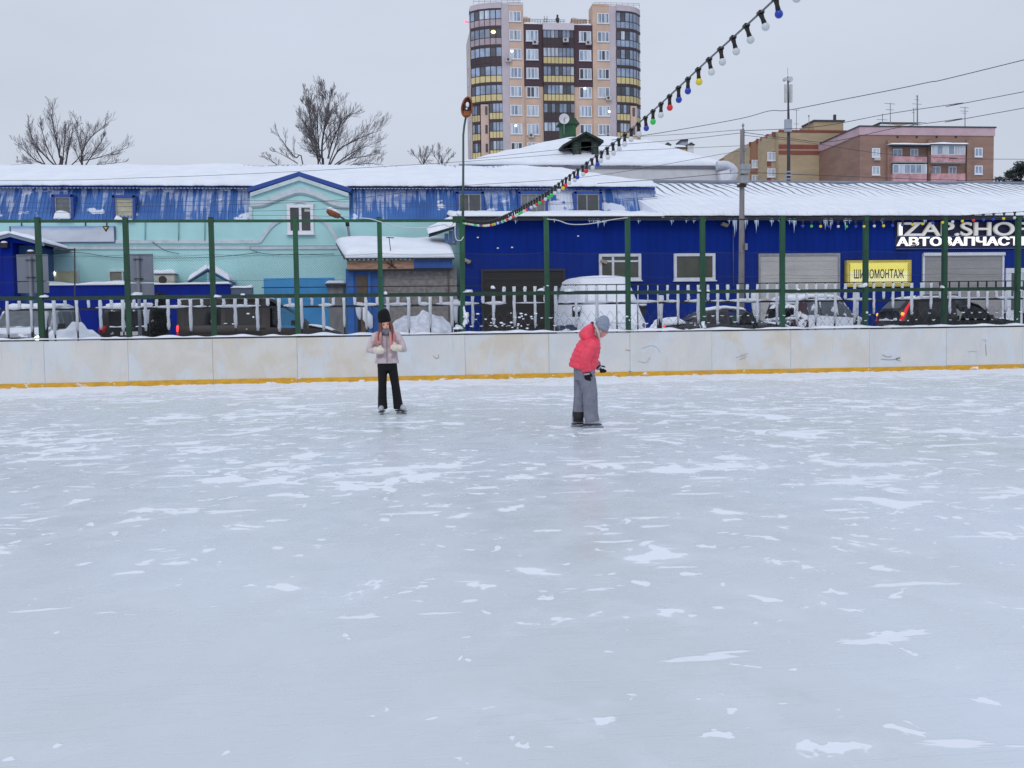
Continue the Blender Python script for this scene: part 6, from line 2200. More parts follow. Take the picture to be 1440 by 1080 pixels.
# yellow attic and chimneys further back
Yc = 78.0
at = thing('yellow_attic', 'small yellow attic wall with two white capped chimneys beyond the snowy hipped roof', 'building', W(956, 230, Yc))
x0_, x1_, z0_, z1_ = R(944, 209, 965, 235, Yc)
MB().box(x0_, x1_, Yc, Yc + 4, 0, z1_).build('wall', pm('attic_yellow', (214, 186, 110), .8, .06), at)
MB().box(x0_ - .1, x1_ + .1, Yc - .1, Yc + 4, z1_ + .001, z1_ + .1).build('eaves', DARKGREY, at)
snow_slab(V(x0_ - .1, Yc - .1, z1_ + .1), V(x1_ + .1, Yc - .1, z1_ + .1), V(x1_ - .2, Yc + 3, z1_ + .5), V(x0_ + .2, Yc + 3, z1_ + .5), .15, 14, 8, .05, 1, .15).build('roof_snow', SNOW, at)
for a, b in ((935.5, 942.5), (967.5, 975.5)):
    p0, p1, p2, p3 = R(a, 204, b, 240, Yc - .3)
    ch = MB().box(p0, p1, Yc - .3, Yc + .2, p2 - 3, p3).build('chimney', WPL, at)
    mxp = (p0 + p1) / 2
    MB().prism([V(p0 - .12, Yc - .4, p3 + .002), V(p1 + .12, Yc - .4, p3 + .002), V(mxp, Yc - .4, p3 + .22)], V(0, .7, 0)).build('cap', DARKGREY, ch)
a, b = W(951, 203, Yc + 3), W(967, 197, Yc + 3)
MB().prism([W(951, 203, Yc + 3), W(958, 197, Yc + 3), W(967.5, 197, Yc + 3), W(967.5, 204, Yc + 3)], V(0, .5, 0)).build('skylight', pm('skylight_grey', (150, 156, 166), .5, .1), at)
MB().tube([W(951, 203, Yc + 2.9), W(958, 197, Yc + 2.9), W(967.5, 197, Yc + 2.9)], .08, 6).build('skylight_edge', DARKGREY, at)

# ------------------------------------------------------------------ tower block
YTW = 150.0
BEIGE = pm('beige_tile', (194, 168, 150), .85, .10, .35, stretch=(1, 1, 1))
LILAC = pm('lilac_grey_tile', (182, 172, 178), .85, .08, .4)
BROWN = pm('dark_brown_tile', (74, 56, 62), .85, .08, .4)
WARM = pm('warm_white_tile', (196, 188, 194), .85, .06, .4)
LOGB = pm('loggia_brown', (58, 44, 50), .6, .1)
LOGY = pm('loggia_yellow', (194, 178, 128), .6, .08, 1, rand=.1)
LOGP = pm('loggia_pinkish', (160, 146, 152), .4, .1, 1, rand=.1)
GL1 = pm('tower_glass_sky_tint', (126, 140, 160), .25, .3, .5, rand=.35, spec=.7)  # pale blue of the reflected sky is put into the pane colour
GL2 = pm('tower_glass_dark', (62, 66, 74), .25, .3, .5, rand=.35, spec=.7)
CURT = pm('curtained_pane', (176, 184, 194), .6, .25, 1.2, stretch=(3, 1, .3), rand=.2)
tw = thing('tower_block', 'tall beige and brown apartment tower with glazed yellow-panelled loggias rising behind the roofs', 'apartment tower', V(W(784, 400, YTW).x, YTW, 0))
TX = lambda px: W(px, 110, YTW).x + (px - 781) * 0.0
TZ = lambda py: W(784, py, YTW).z
FL = [24.5, 50.7, 77, 103.2, 129.4, 155.6, 181.8, 208, 234, 260, 287]     # pixel rows of the window centres
DZ = 26.2
zbot = 0.0
parts = MB()


def tbox(l, r_, t_, mat, y0=0.0, y1=14.0, b=None, nm='wall'):
    zb_ = TZ(b) if b is not None else zbot
    return MB().box(TX(l), TX(r_), YTW + y0, YTW + y1, zb_, TZ(t_)).build(nm, mat, tw)


tbox(716.5, 737, 9, BEIGE, 0, 3)
tbox(716.5, 737, 30, BEIGE, 3.01, 11)
tbox(706, 716.4, 6, LILAC, 0, 3)
tbox(834, 857, 7, BEIGE, 0, 3)
tbox(834, 857, 30, BEIGE, 3.01, 11)
tbox(857.1, 867, 6, LILAC, 0, 3)
tbox(737.1, 764, 121, BEIGE, .25)
tbox(807.6, 833.9, 121, BEIGE, .25)
tbox(737.1, 764, 34, BROWN, .15, 11, 121.2)
tbox(807.6, 833.9, 34, BROWN, .15, 11, 121.2)
tbox(764.1, 807.5, 33, WARM, .9)
tbox(764.1, 807.5, 33, WARM, -.3, .89, 42.5, 'parapet_panel')
tbox(716.6, 736.9, 5, WARM, -.05, 3, 8.9, 'parapet_panel')
tbox(834.1, 857, 4, BEIGE, -.05, 3, 6.9, 'parapet_panel')
# roof structures and railings
tbox(737.5, 752, 14, BEIGE, 4, 9, 33, 'roof_housing')
tbox(752.1, 797.5, 18, BEIGE, 5, 9, 33, 'roof_housing')
tbox(812, 833.5, 14, BEIGE, 4, 9, 33, 'roof_housing')
tbox(743, 749.5, 9.5, WARM, 5, 7, 14, 'chimney'); tbox(814, 820, 10, WARM, 5, 7, 14, 'chimney')
MB().ball(V(TX(746), YTW + 6, TZ(9.4)), .4, .4, .28, 10, 6).build('chimney_cap', DARKGREY, tw)
MB().ball(V(TX(817), YTW + 6, TZ(9.6)), .4, .4, .28, 10, 6).build('chimney_cap', DARKGREY, tw)
m = MB()
for yy in (26, 28.5, 31.5):
    m.tube([V(TX(738), YTW + .6, TZ(yy)), V(TX(797), YTW + .6, TZ(yy))], .03, 4).tube([V(TX(804), YTW + .6, TZ(yy)), V(TX(833), YTW + .6, TZ(yy))], .03, 4)
for xx in range(738, 834, 4):
    if 797 < xx < 804: continue
    m.tube([V(TX(xx), YTW + .6, TZ(26)), V(TX(xx), YTW + .6, TZ(33))], .025, 4)
m.build('railing', DARKGREY, tw)
m = MB()
for a, b, t_ in ((668, 735, 0), (838, 902, 0)):
    for yy in (-1, 1.5):
        m.tube([V(TX(a), YTW + 1, TZ(yy)), V(TX(b), YTW + 1, TZ(yy))], .025, 4)
    for xx in range(a, b + 1, 8): m.tube([V(TX(xx), YTW + 1, TZ(-1)), V(TX(xx), YTW + 1, TZ(6))], .025, 4)
m.build('railing', GREY, tw)
mst = MB().tube([V(TX(794), YTW + 6, TZ(18)), V(TX(794), YTW + 6, TZ(3))], .16, 6)
mst.box(TX(791.5), TX(796.5), YTW + 5.8, YTW + 6.2, TZ(12), TZ(8)).box(TX(792), TX(796), YTW + 5.7, YTW + 5.79, TZ(16.5), TZ(13.5))
mst.build('aerial_mast', DARKGREY, tw)
m = MB()
for xx in (773.5, 777.5): m.tube([V(TX(xx), YTW + 5, TZ(25)), V(TX(xx), YTW + 5, TZ(8))], .05, 4)
for yy in (12, 16, 20): m.tube([V(TX(773.5), YTW + 5, TZ(yy)), V(TX(777.5), YTW + 5, TZ(yy))], .04, 4)
m.build('ladder', GREY, tw)
snow_slab(V(TX(737), YTW + .2, TZ(34)), V(TX(834), YTW + .2, TZ(34)), V(TX(834), YTW + 3.5, TZ(34)), V(TX(737), YTW + 3.5, TZ(34)), .25, 40, 6, .1, .5, .3).build('roof_snow', SNOW, tw)
# windows: white frames, curtains; one mesh per window
RT = random.Random(9)


def twindow(l, r_, cy, y0, hh_=8.0, lamp=None, wide=False):
    x0_, x1_ = TX(l), TX(r_)
    za, zb_ = TZ(cy + hh_), TZ(cy - hh_)
    m = MB()
    Y = YTW + y0
    fw = .10
    m.box(x0_, x1_, Y - .10, Y - .002, za, za + fw).box(x0_, x1_, Y - .10, Y - .002, zb_ - fw, zb_)
    m.box(x0_, x0_ + fw, Y - .10, Y - .002, za + fw, zb_ - fw).box(x1_ - fw, x1_, Y - .10, Y - .002, za + fw, zb_ - fw)
    n_ = 3
    wv = (x1_ - x0_ - 2 * fw) / n_
    for k in range(1, n_):
        c = x0_ + fw + wv * k
        m.box(c - .05, c + .05, Y - .09, Y - .002, za + fw, zb_ - fw)
    for k in range(n_):
        a = x0_ + fw + wv * k + (.0505 if k else 0)
        b = x0_ + fw + wv * (k + 1) - (.0505 if k < n_ - 1 else 0)
        ch = RT.random()
        if ch < .45:       # one curtain drawn, dark beside it
            c = a + (b - a) * RT.uniform(.3, .7)
            m.box(a, c, Y - .05, Y - .003, za + fw, zb_ - fw, 1).box(c + .001, b, Y - .045, Y - .003, za + fw, zb_ - fw, 2)
        else:
            m.box(a, b, Y - .05, Y - .003, za + fw, zb_ - fw, 1 if ch < .72 else (2 if ch < .9 else 3))
    m.box(x0_ - .08, x1_ + .08, Y - .2, Y - .003, za - .08, za - .002)
    w = m.build('window', [pm('tower_frame', (214, 218, 226), .6, .05), CURT, GL1, GL2], tw)
    if lamp:
        q = V(x0_ + (x1_ - x0_) * lamp[0], Y - .13, zb_ - (zb_ - za) * lamp[1])
        MB().ball(q, .16, .05, .12, 8, 6).build('ceiling_lamp', lamp[2], w)
    return w


LAMPW = pm('room_lamp', (255, 252, 244), .4, 0, emit=(255, 250, 240), estr=5)
LAMPY = pm('warm_room_lamp', (255, 226, 150), .4, 0, emit=(255, 214, 120), estr=4)
for i, cy in enumerate(FL):
    twindow(717 + .25 * i * 0, 733.5, cy, 0, 7.2, (0.2, .25, LAMPW) if i == 2 else ((.45, .2, LAMPW) if i == 6 else None))
    if i >= 1: twindow(740.5, 757.5, cy, .15 if i < 4 else .25, 7.6)
    if i >= 1: twindow(815, 832, cy, .15 if i < 4 else .25, 7.6, (.45, .1, LAMPW) if i == 4 else None)
    twindow(840.5, 857, cy, 0, 7.2, (.95, .55, LAMPW) if i == 5 else None)


def loggia(path, cy, panel, nseg, solid=False, top=True):
    """glazed loggia along a plan path [(px, depth)] for the floor centred at pixel row cy"""
    zt_, zm_, zb_ = TZ(cy - 10.6), TZ(cy + 3.2), TZ(cy + 12.6)
    P = [(TX(a), YTW + d) for a, d in path]
    # equal subdivisions
    L_ = [0]
    for p, q in zip(P[:-1], P[1:]): L_.append(L_[-1] + math.hypot(q[0] - p[0], q[1] - p[1]))

    def at(s):
        for i in range(len(P) - 1):
            if s <= L_[i + 1] + 1e-6:
                u = (s - L_[i]) / (L_[i + 1] - L_[i])
                return (P[i][0] + (P[i + 1][0] - P[i][0]) * u, P[i][1] + (P[i + 1][1] - P[i][1]) * u)
    m = MB()
    for k in range(nseg):
        a, b = at(L_[-1] * k / nseg), at(L_[-1] * (k + 1) / nseg)
        ax = V(b[0] - a[0], b[1] - a[1], 0)
        nn = V(ax.y, -ax.x, 0).normalized()
        if nn.y > 0: nn = -nn
        A_, B_ = V(a[0], a[1], 0), V(b[0], b[1], 0)

        def slab(u0, u1, za, zb2, off, th, mi):
            p, q = A_ + ax * u0 + nn * off, A_ + ax * u1 + nn * off
            m.prism([V(p.x, p.y, za), V(q.x, q.y, za), V(q.x, q.y, zb2), V(p.x, p.y, zb2)], -nn * th, mi)
        slab(0, 1, zb_ - .28, zb_ - .005, .06, .3, 0)
        slab(0, 1, zt_ - .12, zt_ + .1, .05, .28, 0)
        slab(.08, .92, zm_ + .05, zt_ - .125, .0, .08, 1 if RT.random() < .62 else (2 if RT.random() < .7 else 4))
        slab(.06, .94, zb_ + .02, zm_ - .05, .03, .1, 3 if not solid else 0)
        slab(0, 1, zm_ - .048, zm_ + .048, .05, .2, 0)
        slab(-.05, .05, zb_, zt_ - .121, .05, .2, 0)
        slab(0, 1, zb_ - .2, zt_ - .001, -.25, .1, 0)
    return m.build('loggia', [LOGB, GL1, GL2, panel, CURT], tw)


LP = [(664, 2.0), (674, .95), (689, .25), (706, -.05)]
RP = [(867, -.05), (888, .25), (897, .9), (905, 2.0)]
LP2 = [(688, .3), (706, -.05)]
LP3 = [(664.5, 1.6), (675, .95)]
RP2 = [(867, -.05), (886, .25)]
RP3 = [(897, .9), (905, 2.0)]
for i, cy in enumerate(FL):
    if i < 5:
        loggia(LP, cy + .5, LOGP if i < 2 else LOGY, 6, i == 2)
        loggia(RP, cy + .5, GL1 if i < 3 else LOGY, 7)
    else:
        loggia(LP2, cy, LOGY, 4); loggia(LP3, cy + 2, LOGY, 3)
        loggia(RP2, cy, LOGY, 4); loggia(RP3, cy + 2, LOGY, 3)
    if i >= 1: loggia([(764.3, -.1), (807.3, -.1)], cy, LOGY if i not in (1, 5, 6) else LOGB, 8, i in (1, 5, 6))
# walls behind and between the curved loggias, solid cores and tops
for path in (LP, RP):
    left = path is LP
    for dep0, dep1, ty, mt in ((0, 4.2, 8, BEIGE), (4.21, 11, 36, pm('flank_pinkish', (176, 164, 162), .85, .08, .4))):
        ins = [(TX(a), YTW + d + .55) for a, d in path] if dep0 == 0 else ([(TX(664), YTW + dep0), (TX(706), YTW + dep0)] if left else [(TX(867), YTW + dep0), (TX(905), YTW + dep0)])
        back = [(TX(706), YTW + dep1), (TX(664), YTW + dep1)] if left else [(TX(905), YTW + dep1), (TX(867), YTW + dep1)]
        MB().prism([V(a, b, zbot) for a, b in ins + back], V(0, 0, TZ(ty) - zbot)).build('wall', mt, tw)
    pl = [V(TX(a), YTW + d - .1, TZ(13.2)) for a, d in path]
    back = [V(TX(706), YTW + 4.2, TZ(13.2)), V(TX(664), YTW + 4.2, TZ(13.2))] if left else [V(TX(905), YTW + 4.2, TZ(13.2)), V(TX(867), YTW + 4.2, TZ(13.2))]
    MB().prism(pl + back, V(0, 0, TZ(5.5) - TZ(13.2))).build('parapet_panel', LILAC, tw)
for a, b, y0 in ((676, 687, .5), (887, 896, .35)):
    tbox(a, b, 147, pm('pinkish_tile', (196, 170, 158), .85, .08, .4), y0, 3)
    for i in range(5, len(FL)):
        cx_ = (a + b) / 2 + (2 if a < 800 else 0)
        MB().box(TX(cx_ - 1.6), TX(cx_ + 1.6), YTW + y0 - .06, YTW + y0 - .001, TZ(FL[i] + 6), TZ(FL[i] - 6)).build('window_slit', GL2, tw)
# windows of the receding left flank
for i in range(1, len(FL)):
    MB().box(TX(664) - .08, TX(664) - .002, YTW + 5.5, YTW + 7.0, TZ(FL[i] + 6), TZ(FL[i] - 6)).build('window', CURT, tw)
# air conditioners hung on the tower
for px, py, y0 in ((753, 61, .1), (827.5, 60, .1), (795, 58, -.35), (715, 86, 0), (855, 138, 0), (746, 191, .2), (854, 191, 0)):
    q = V(TX(px), YTW + y0 - .35, TZ(py))
    u = MB().box(q.x - .42, q.x + .42, q.y - .2, q.y + .2, q.z - .3, q.z + .3)
    u = u.build('air_conditioner', pm('ac_grey', (178, 176, 176), .6, .1), tw)
    MB().tube([q + V(-.08, -.205, 0), q + V(-.08, -.22, 0)], .2, 12).build('fan_grille', DARKGREY, u)
q = V(TX(694.5), YTW - .12, TZ(47))
MB().ball(q, .36, .06, .24, 9, 6).build('room_lamp', LAMPY, tw)
q = V(TX(659), YTW + 4.2, TZ(21))
MB().ball(q, .2, .2, .25, 8, 6).build('warning_light', pm('pink_lamp', (255, 120, 140), .4, 0, emit=(255, 100, 120), estr=1.5), tw)
MB().tube([q, V(q.x + .9, q.y + .5, q.z)], .05, 5).build('lamp_arm', GREY, tw)

# ------------------------------------------------------------------ yellow brick block
YB1 = 152.0
YBR = pm('yellow_brick', (170, 152, 124), .85, .10, .5, stretch=(.5, .5, 2))
RBR = pm('red_brick', (128, 70, 62), .85, .12, .5)
yb = thing('yellow_brick_block', 'yellow brick apartment block banded in dark red, stepping away behind the workshop roof', 'apartment block', W(1095, 260, YB1))
x0_, x1_ = W(1095, 220, YB1).x, W(1215, 220, YB1).x
zt_ = W(1095, 184, YB1).z
MB().box(x0_, x1_, YB1, YB1 + 30, 0, zt_).build('wall', YBR, yb)
m = MB()
for a, b in ((183, 186.5), (203.5, 209.5), (212, 217.5)):
    m.box(x0_ - .02, x1_, YB1 - .08, YB1 - .002, W(1140, b, YB1).z, W(1140, a, YB1).z)
m.build('brick_band', RBR, yb)
# stepped wings receding to the left
steps = [(1095, 1086, 187, 1.5), (1086, 1078, 190, 4), (1078, 1070, 194, 6.5), (1070, 1064, 196.5, 8), (1064, 1054, 201, 11), (1054, 1045, 205, 14), (1045, 1037, 211, 18), (1037, 1029, 215, 21), (1029, 1023.5, 219, 24)]
for a, b, ty, dy in steps:
    Yw_ = YB1 + dy
    xa_, xb_ = W(b, 220, Yw_).x, W(a + .5, 220, Yw_).x
    zz = W((a + b) / 2, ty, Yw_).z
    MB().box(xa_, xb_, Yw_, Yw_ + 10, 0, zz).build('wall', pm('brown_pier', (150, 106, 78), .85, .1) if a in (1070, 1045) else YBR, yb)
    m = MB().box(xa_ - .1, xb_ + .1, Yw_ - .25, Yw_ - .002, zz - .55, zz + .12)
    if a in (1095, 1086, 1078, 1064, 1054):
        m.box(xa_ - .02, xb_, Yw_ - .08, Yw_ - .0021, zz - 3.9, zz - 2.9)
    m.build('brick_band', RBR, yb)
for a, b, t_, bb, dy in ((1079, 1091, 214, 226, 2), (1079, 1091, 237, 249, 2), (1057, 1068, 225, 236, 9), (1057, 1068, 246, 255, 9), (1047, 1054, 232, 241, 14)):
    Yw_ = YB1 + (1.5 if a == 1079 else (8 if a == 1057 else 14)) - .05
    window(R(a, t_, b, bb, Yw_), Yw_, yb, WFR, CURT, .14, (.5,), (), .12, .1, sub=False)
    m = MB()
    if a == 1079:
        q = R(1078.5, bb + 1, 1084, bb + 8, Yw_)
        m.box(q[0], q[1], Yw_ - .02, Yw_ + .04, q[2], q[3]).build('brick_panel', RBR, yb)
q = R(1145, 171, 1186, 184, YB1 + 6)
MB().box(q[0], q[1], YB1 + 6, YB1 + 12, q[2] - 3, q[3]).build('roof_housing', YBR, yb)
MB().box(q[0] - .2, q[1] + .2, YB1 + 5.8, YB1 + 12, q[3] + .001, q[3] + .25).build('roof_edge', DARKGREY, yb)
q = R(1173, 161, 1176, 172, YB1 + 7)
MB().box(q[0], q[1], YB1 + 7, YB1 + 7.4, q[2], q[3]).build('chimney', DARKGREY, yb)
q = R(1153, 246, 1163, 257, YB1)
MB().box(q[0], q[1], YB1 - .15, YB1 - .002, q[2], q[3]).build('window', pm('rusty_grille', (128, 96, 78), .8, .3), yb)
m = MB()
for px, t_ in ((1120, 154), (1137.5, 163)):
    p, q = W(px, 183, YB1 + 4), W(px, t_, YB1 + 4)
    m.tube([p, q], .05, 5)
    for k in range(3):
        zz = q.z - .1 - 2.2 * k / (1 if px == 1120 else 2)
        if px == 1120: m.tube([V(q.x - .55 + .1 * k, q.y, zz), V(q.x + .55 - .1 * k, q.y, zz)], .03, 4)
    if px != 1120: m.ball(q, .15, .15, .15, 7, 5)
m.build('aerial', GREY, yb)
snow_slab(W(1112, 182, YB1 + 3), W(1128, 181, YB1 + 3), W(1128, 180, YB1 + 6), W(1112, 181, YB1 + 6), .2, 10, 5, .1, .5, .2).build('roof_snow', SNOW, yb)

# ------------------------------------------------------------------ orange brick block with balconies
YO = 138.0
OBR = pm('orange_brick', (140, 112, 100), .85, .14, .5, stretch=(.5, .5, 2))
PINK = pm('pink_attic', (182, 156, 164), .8, .08, .5)
PINKD = pm('pink_balcony', (180, 138, 142), .8, .25, 1.2)
ob = thing('orange_brick_block', 'orange brick apartment block with a pink attic band and glazed balconies', 'apartment block', W(1300, 260, YO))
x0_, x1_, z0_, zt_ = R(1209, 190.5, 1397, 300, YO)
zt2 = W(1300, 179.5, YO).z
MB().box(x0_, x1_, YO, YO + 13, 0, zt_).build('wall', OBR, ob)
MB().box(x0_ - .15, x1_ + .1, YO - .15, YO + 13, zt_ + .001, zt2).build('attic_band', PINK, ob)
MB().box(x0_ - .25, x1_ + .25, YO - .25, YO + 13.2, zt2 + .001, zt2 + .2).build('roof_edge', DARKGREY, ob)
# side wing going back to the left
xw = W(1174, 230, YO + 12).x
MB().prism([V(x0_ - .005, YO + .5, 0), V(xw, YO + 12, 0), V(xw, YO + 24, 0), V(x0_ - .005, YO + 24, 0)], V(0, 0, zt_ + .1)).build('wall', OBR, ob)
MB().prism([V(x0_ - .16, YO + .3, zt_ + .102), V(xw - .1, YO + 11.9, zt_ + .102), V(xw, YO + 24, zt_ + .102), V(x0_ - .16, YO + 24, zt_ + .102)], V(0, 0, zt2 - zt_)).build('attic_band', PINK, ob)
dv = (V(xw, YO + 12, 0) - V(x0_, YO + .5, 0)).normalized()
nv = V(dv.y, -dv.x, 0)
if nv.y > 0: nv = -nv
for u in (.35, .6, .85):
    for cy in (219, 246):
        base = V(x0_, YO + .5, 0) + (V(xw, YO + 12, 0) - V(x0_, YO + .5, 0)) * u
        zc = W(1195, cy, YO + 6).z
        mm = MB().obox(V(base.x, base.y, zc) + nv * .03, dv * .42, nv * .05, V(0, 0, .75)).obox(V(base.x, base.y, zc - .8) + nv * .1, dv * .5, nv * .12, V(0, 0, .06))
        mm.build('window', [CURT], ob)
for a, b, t_, bb in ((1226, 1237, 208.5, 221), (1226, 1237, 234, 246), (1370, 1381, 208, 220.5), (1370, 1381, 233, 245)):
    window(R(a, t_, b, bb, YO), YO, ob, WFR, CURT if a < 1300 else GL1, .14, (.5,), (), .14, .12, sub=False)
q = R(1228, 222.5, 1236, 226, YO)
MB().box(q[0], q[1], YO - .5, YO - .15, q[2], q[3]).build('air_conditioner', pm('ac_grey', (178, 176, 176)), ob)
for px in (1262, 1289, 1317, 1344):
    q = R(px - 1.3, 191.5, px + 1.3, 194, YO)
    MB().box(q[0], q[1], YO - .05, YO - .001, q[2], q[3]).build('vent', BLACK, ob)
# balconies
WG = pm('balcony_frame', (204, 208, 212), .6, .08)


def balcony(l, r_, t_, mid, b, glazed, pan, roof=False):
    xa_, xb_, _, _ = R(l, t_, r_, b, YO - 1)
    zt_, zm_, zb_ = W(l, t_, YO - 1).z, W(l, mid, YO - 1).z, W(l, b, YO - 1).z
    m = MB()
    m.box(xa_, xb_, YO - 1.1, YO - .001, zb_ - .15, zb_)
    bl_ = m.build('balcony', CONCRETE, ob)
    MB().box(xa_, xb_, YO - 1.12, YO - 1.02, zb_ + .001, zm_).box(xa_, xa_ + .1, YO - 1.0199, YO - .002, zb_ + .001, zm_).box(xb_ - .1, xb_, YO - 1.0199, YO - .002, zb_ + .001, zm_).build('front_panel', pan, bl_)
    if glazed:
        m = MB()
        n_ = 6
        for k in range(n_):
            a = xa_ + (xb_ - xa_) * k / n_
            c = xa_ + (xb_ - xa_) * (k + 1) / n_
            m.box(a, a + .09, YO - 1.1, YO - 1.03, zm_ + .001, zt_)
            m.box(a + .0905, c, YO - 1.1, YO - 1.03, zt_ - .09, zt_).box(a + .0905, c, YO - 1.1, YO - 1.03, zm_ + .001, zm_ + .08)
            m.box(a + .0905, c - .001, YO - 1.07, YO - 1.04, zm_ + .081, zt_ - .091, 1 + (RT.random() < .4))
        m.box(xb_ - .09, xb_ + .002, YO - 1.101, YO - 1.029, zm_ + .001, zt_ + .001)
        m.build('glazing', [WG, GL1, CURT], bl_)
    else:
        for u0, u1 in ((.1, .38), (.62, .85)):
            window((xa_ + (xb_ - xa_) * u0, xa_ + (xb_ - xa_) * u1, zm_ - .1, zt_ - .25), YO, bl_, WFR, GL1, .12, (.5,), (), .1, 0, sub=False)
    if roof:
        MB().box(xa_ - .3, xb_ + .3, YO - 1.4, YO - .003, zt_ + .002, zt_ + .12).build('canopy', DARKGREY, bl_)
        snow_slab(V(xa_ - .5, YO - 1.5, zt_ + .12), V(xb_ + .3, YO - 1.5, zt_ + .12), V(xb_ + .3, YO - .01, zt_ + .25), V(xa_ - .5, YO - .01, zt_ + .25), .28, 20, 6, .12, .5, .25).build('canopy_snow', SNOW, bl_)


balcony(1255, 1303, 205, 220, 227.5, False, PINKD, True)
balcony(1309, 1357, 204.5, 217.5, 228, True, PINKD, True)
balcony(1255, 1303, 231, 244, 258, True, PINKD)
balcony(1309, 1357, 230, 244, 258, False, PINKD)
for px in (1249, 1306, 1360):
    q = R(px - 3, 198, px + 3, 260, YO)
    MB().box(q[0], q[1], YO - .5, YO - .0015, 0, q[3]).build('pier', OBR, ob)
q = R(1238, 174, 1300, 182, YO + 5)
MB().box(q[0], q[1], YO + 5, YO + 9, q[2] - 1, q[3]).build('roof_housing', pm('housing_beige', (170, 150, 128), .8, .1), ob)
MB().box(q[0] - .1, q[1] + .1, YO + 4.9, YO + 9.1, q[3] + .001, q[3] + .2).build('roof_edge', DARKGREY, ob)
snow_slab(W(1235, 179, YO + 3), W(1304, 179, YO + 3), W(1304, 178, YO + 5), W(1235, 178, YO + 5), .3, 20, 5, .2, .5, .2).build('roof_snow', SNOW, ob)
for px, t_, arms in ((1252, 145, ((145.5, 9), (154, 7))), (1290, 134, ((135, 3), (146, 8), (140, 4), (152, 3))), (1285, 152, ((153, 2), (158, 3))), (1241, 160, ((168, 9),)), (1357, 150.5, ((151, 8), (156, 7), (159, 4)))):
    p, q = W(px, 180, YO + 4), W(px, t_, YO + 4)
    m = MB().tube([p, q], .06 if px != 1290 else .1, 5)
    for yy, w_ in arms:
        c = W(px, yy, YO + 4)
        s_ = w_ / 1400 * YO
        m.tube([c - V(s_, 0, 0), c + V(s_, .3, 0)], .035, 4)
    m.build('aerial', GREY, ob)

# dark pine at the right edge
pinp = W(1428, 300, 92)
pn = thing('pine_tree', 'dark green pine crown at the right edge behind the workshop roof', 'tree', V(pinp.x, 92, 0))
rn = random.Random(4)
m = MB()
for k in range(46):
    q = W(rn.uniform(1404, 1462), rn.uniform(228, 262), 92 + rn.uniform(-1.5, 1.5))
    lim = 1440 - (q.z - W(1420, 262, 92).z) * 0
    # a leaning, stepped outline: lower on the left
    py = 262 - (q.z - W(1430, 262, 92).z) * 15
    px = 1404 + (q.x - W(1404, 240, 92).x) * 15.2
    if py < 254 - (px - 1402) * .75: continue
    leaf_cloud(m, q, .75, .7, .32, 170, .13, rn)
m.build('crown', pm('pine_needles', (30, 42, 40), .85, .4, 3, rand=.2), pn, recalc=False)
m = MB().tube([V(pinp.x + .6, 92, 0), V(pinp.x + .5, 92, W(1430, 235, 92).z)], [.3, .1], 8)
for k in range(6):
    zz = W(1430, 258 - 4 * k, 92).z
    m.tube([V(pinp.x + .55, 92, zz), V(pinp.x + (-1.3 + .2 * k if k % 2 else 1.2), 92, zz + .5)], [.07, .03], 5)
m.build('trunk', pm('pine_bark', (92, 66, 52), .9, .3), pn)

# ------------------------------------------------------------------ bare trees
BARK = pm('bare_bark', (78, 72, 74), .9, .25, 5)
TWIG = pm('bare_twig', (104, 98, 100), .9, .2, 5)


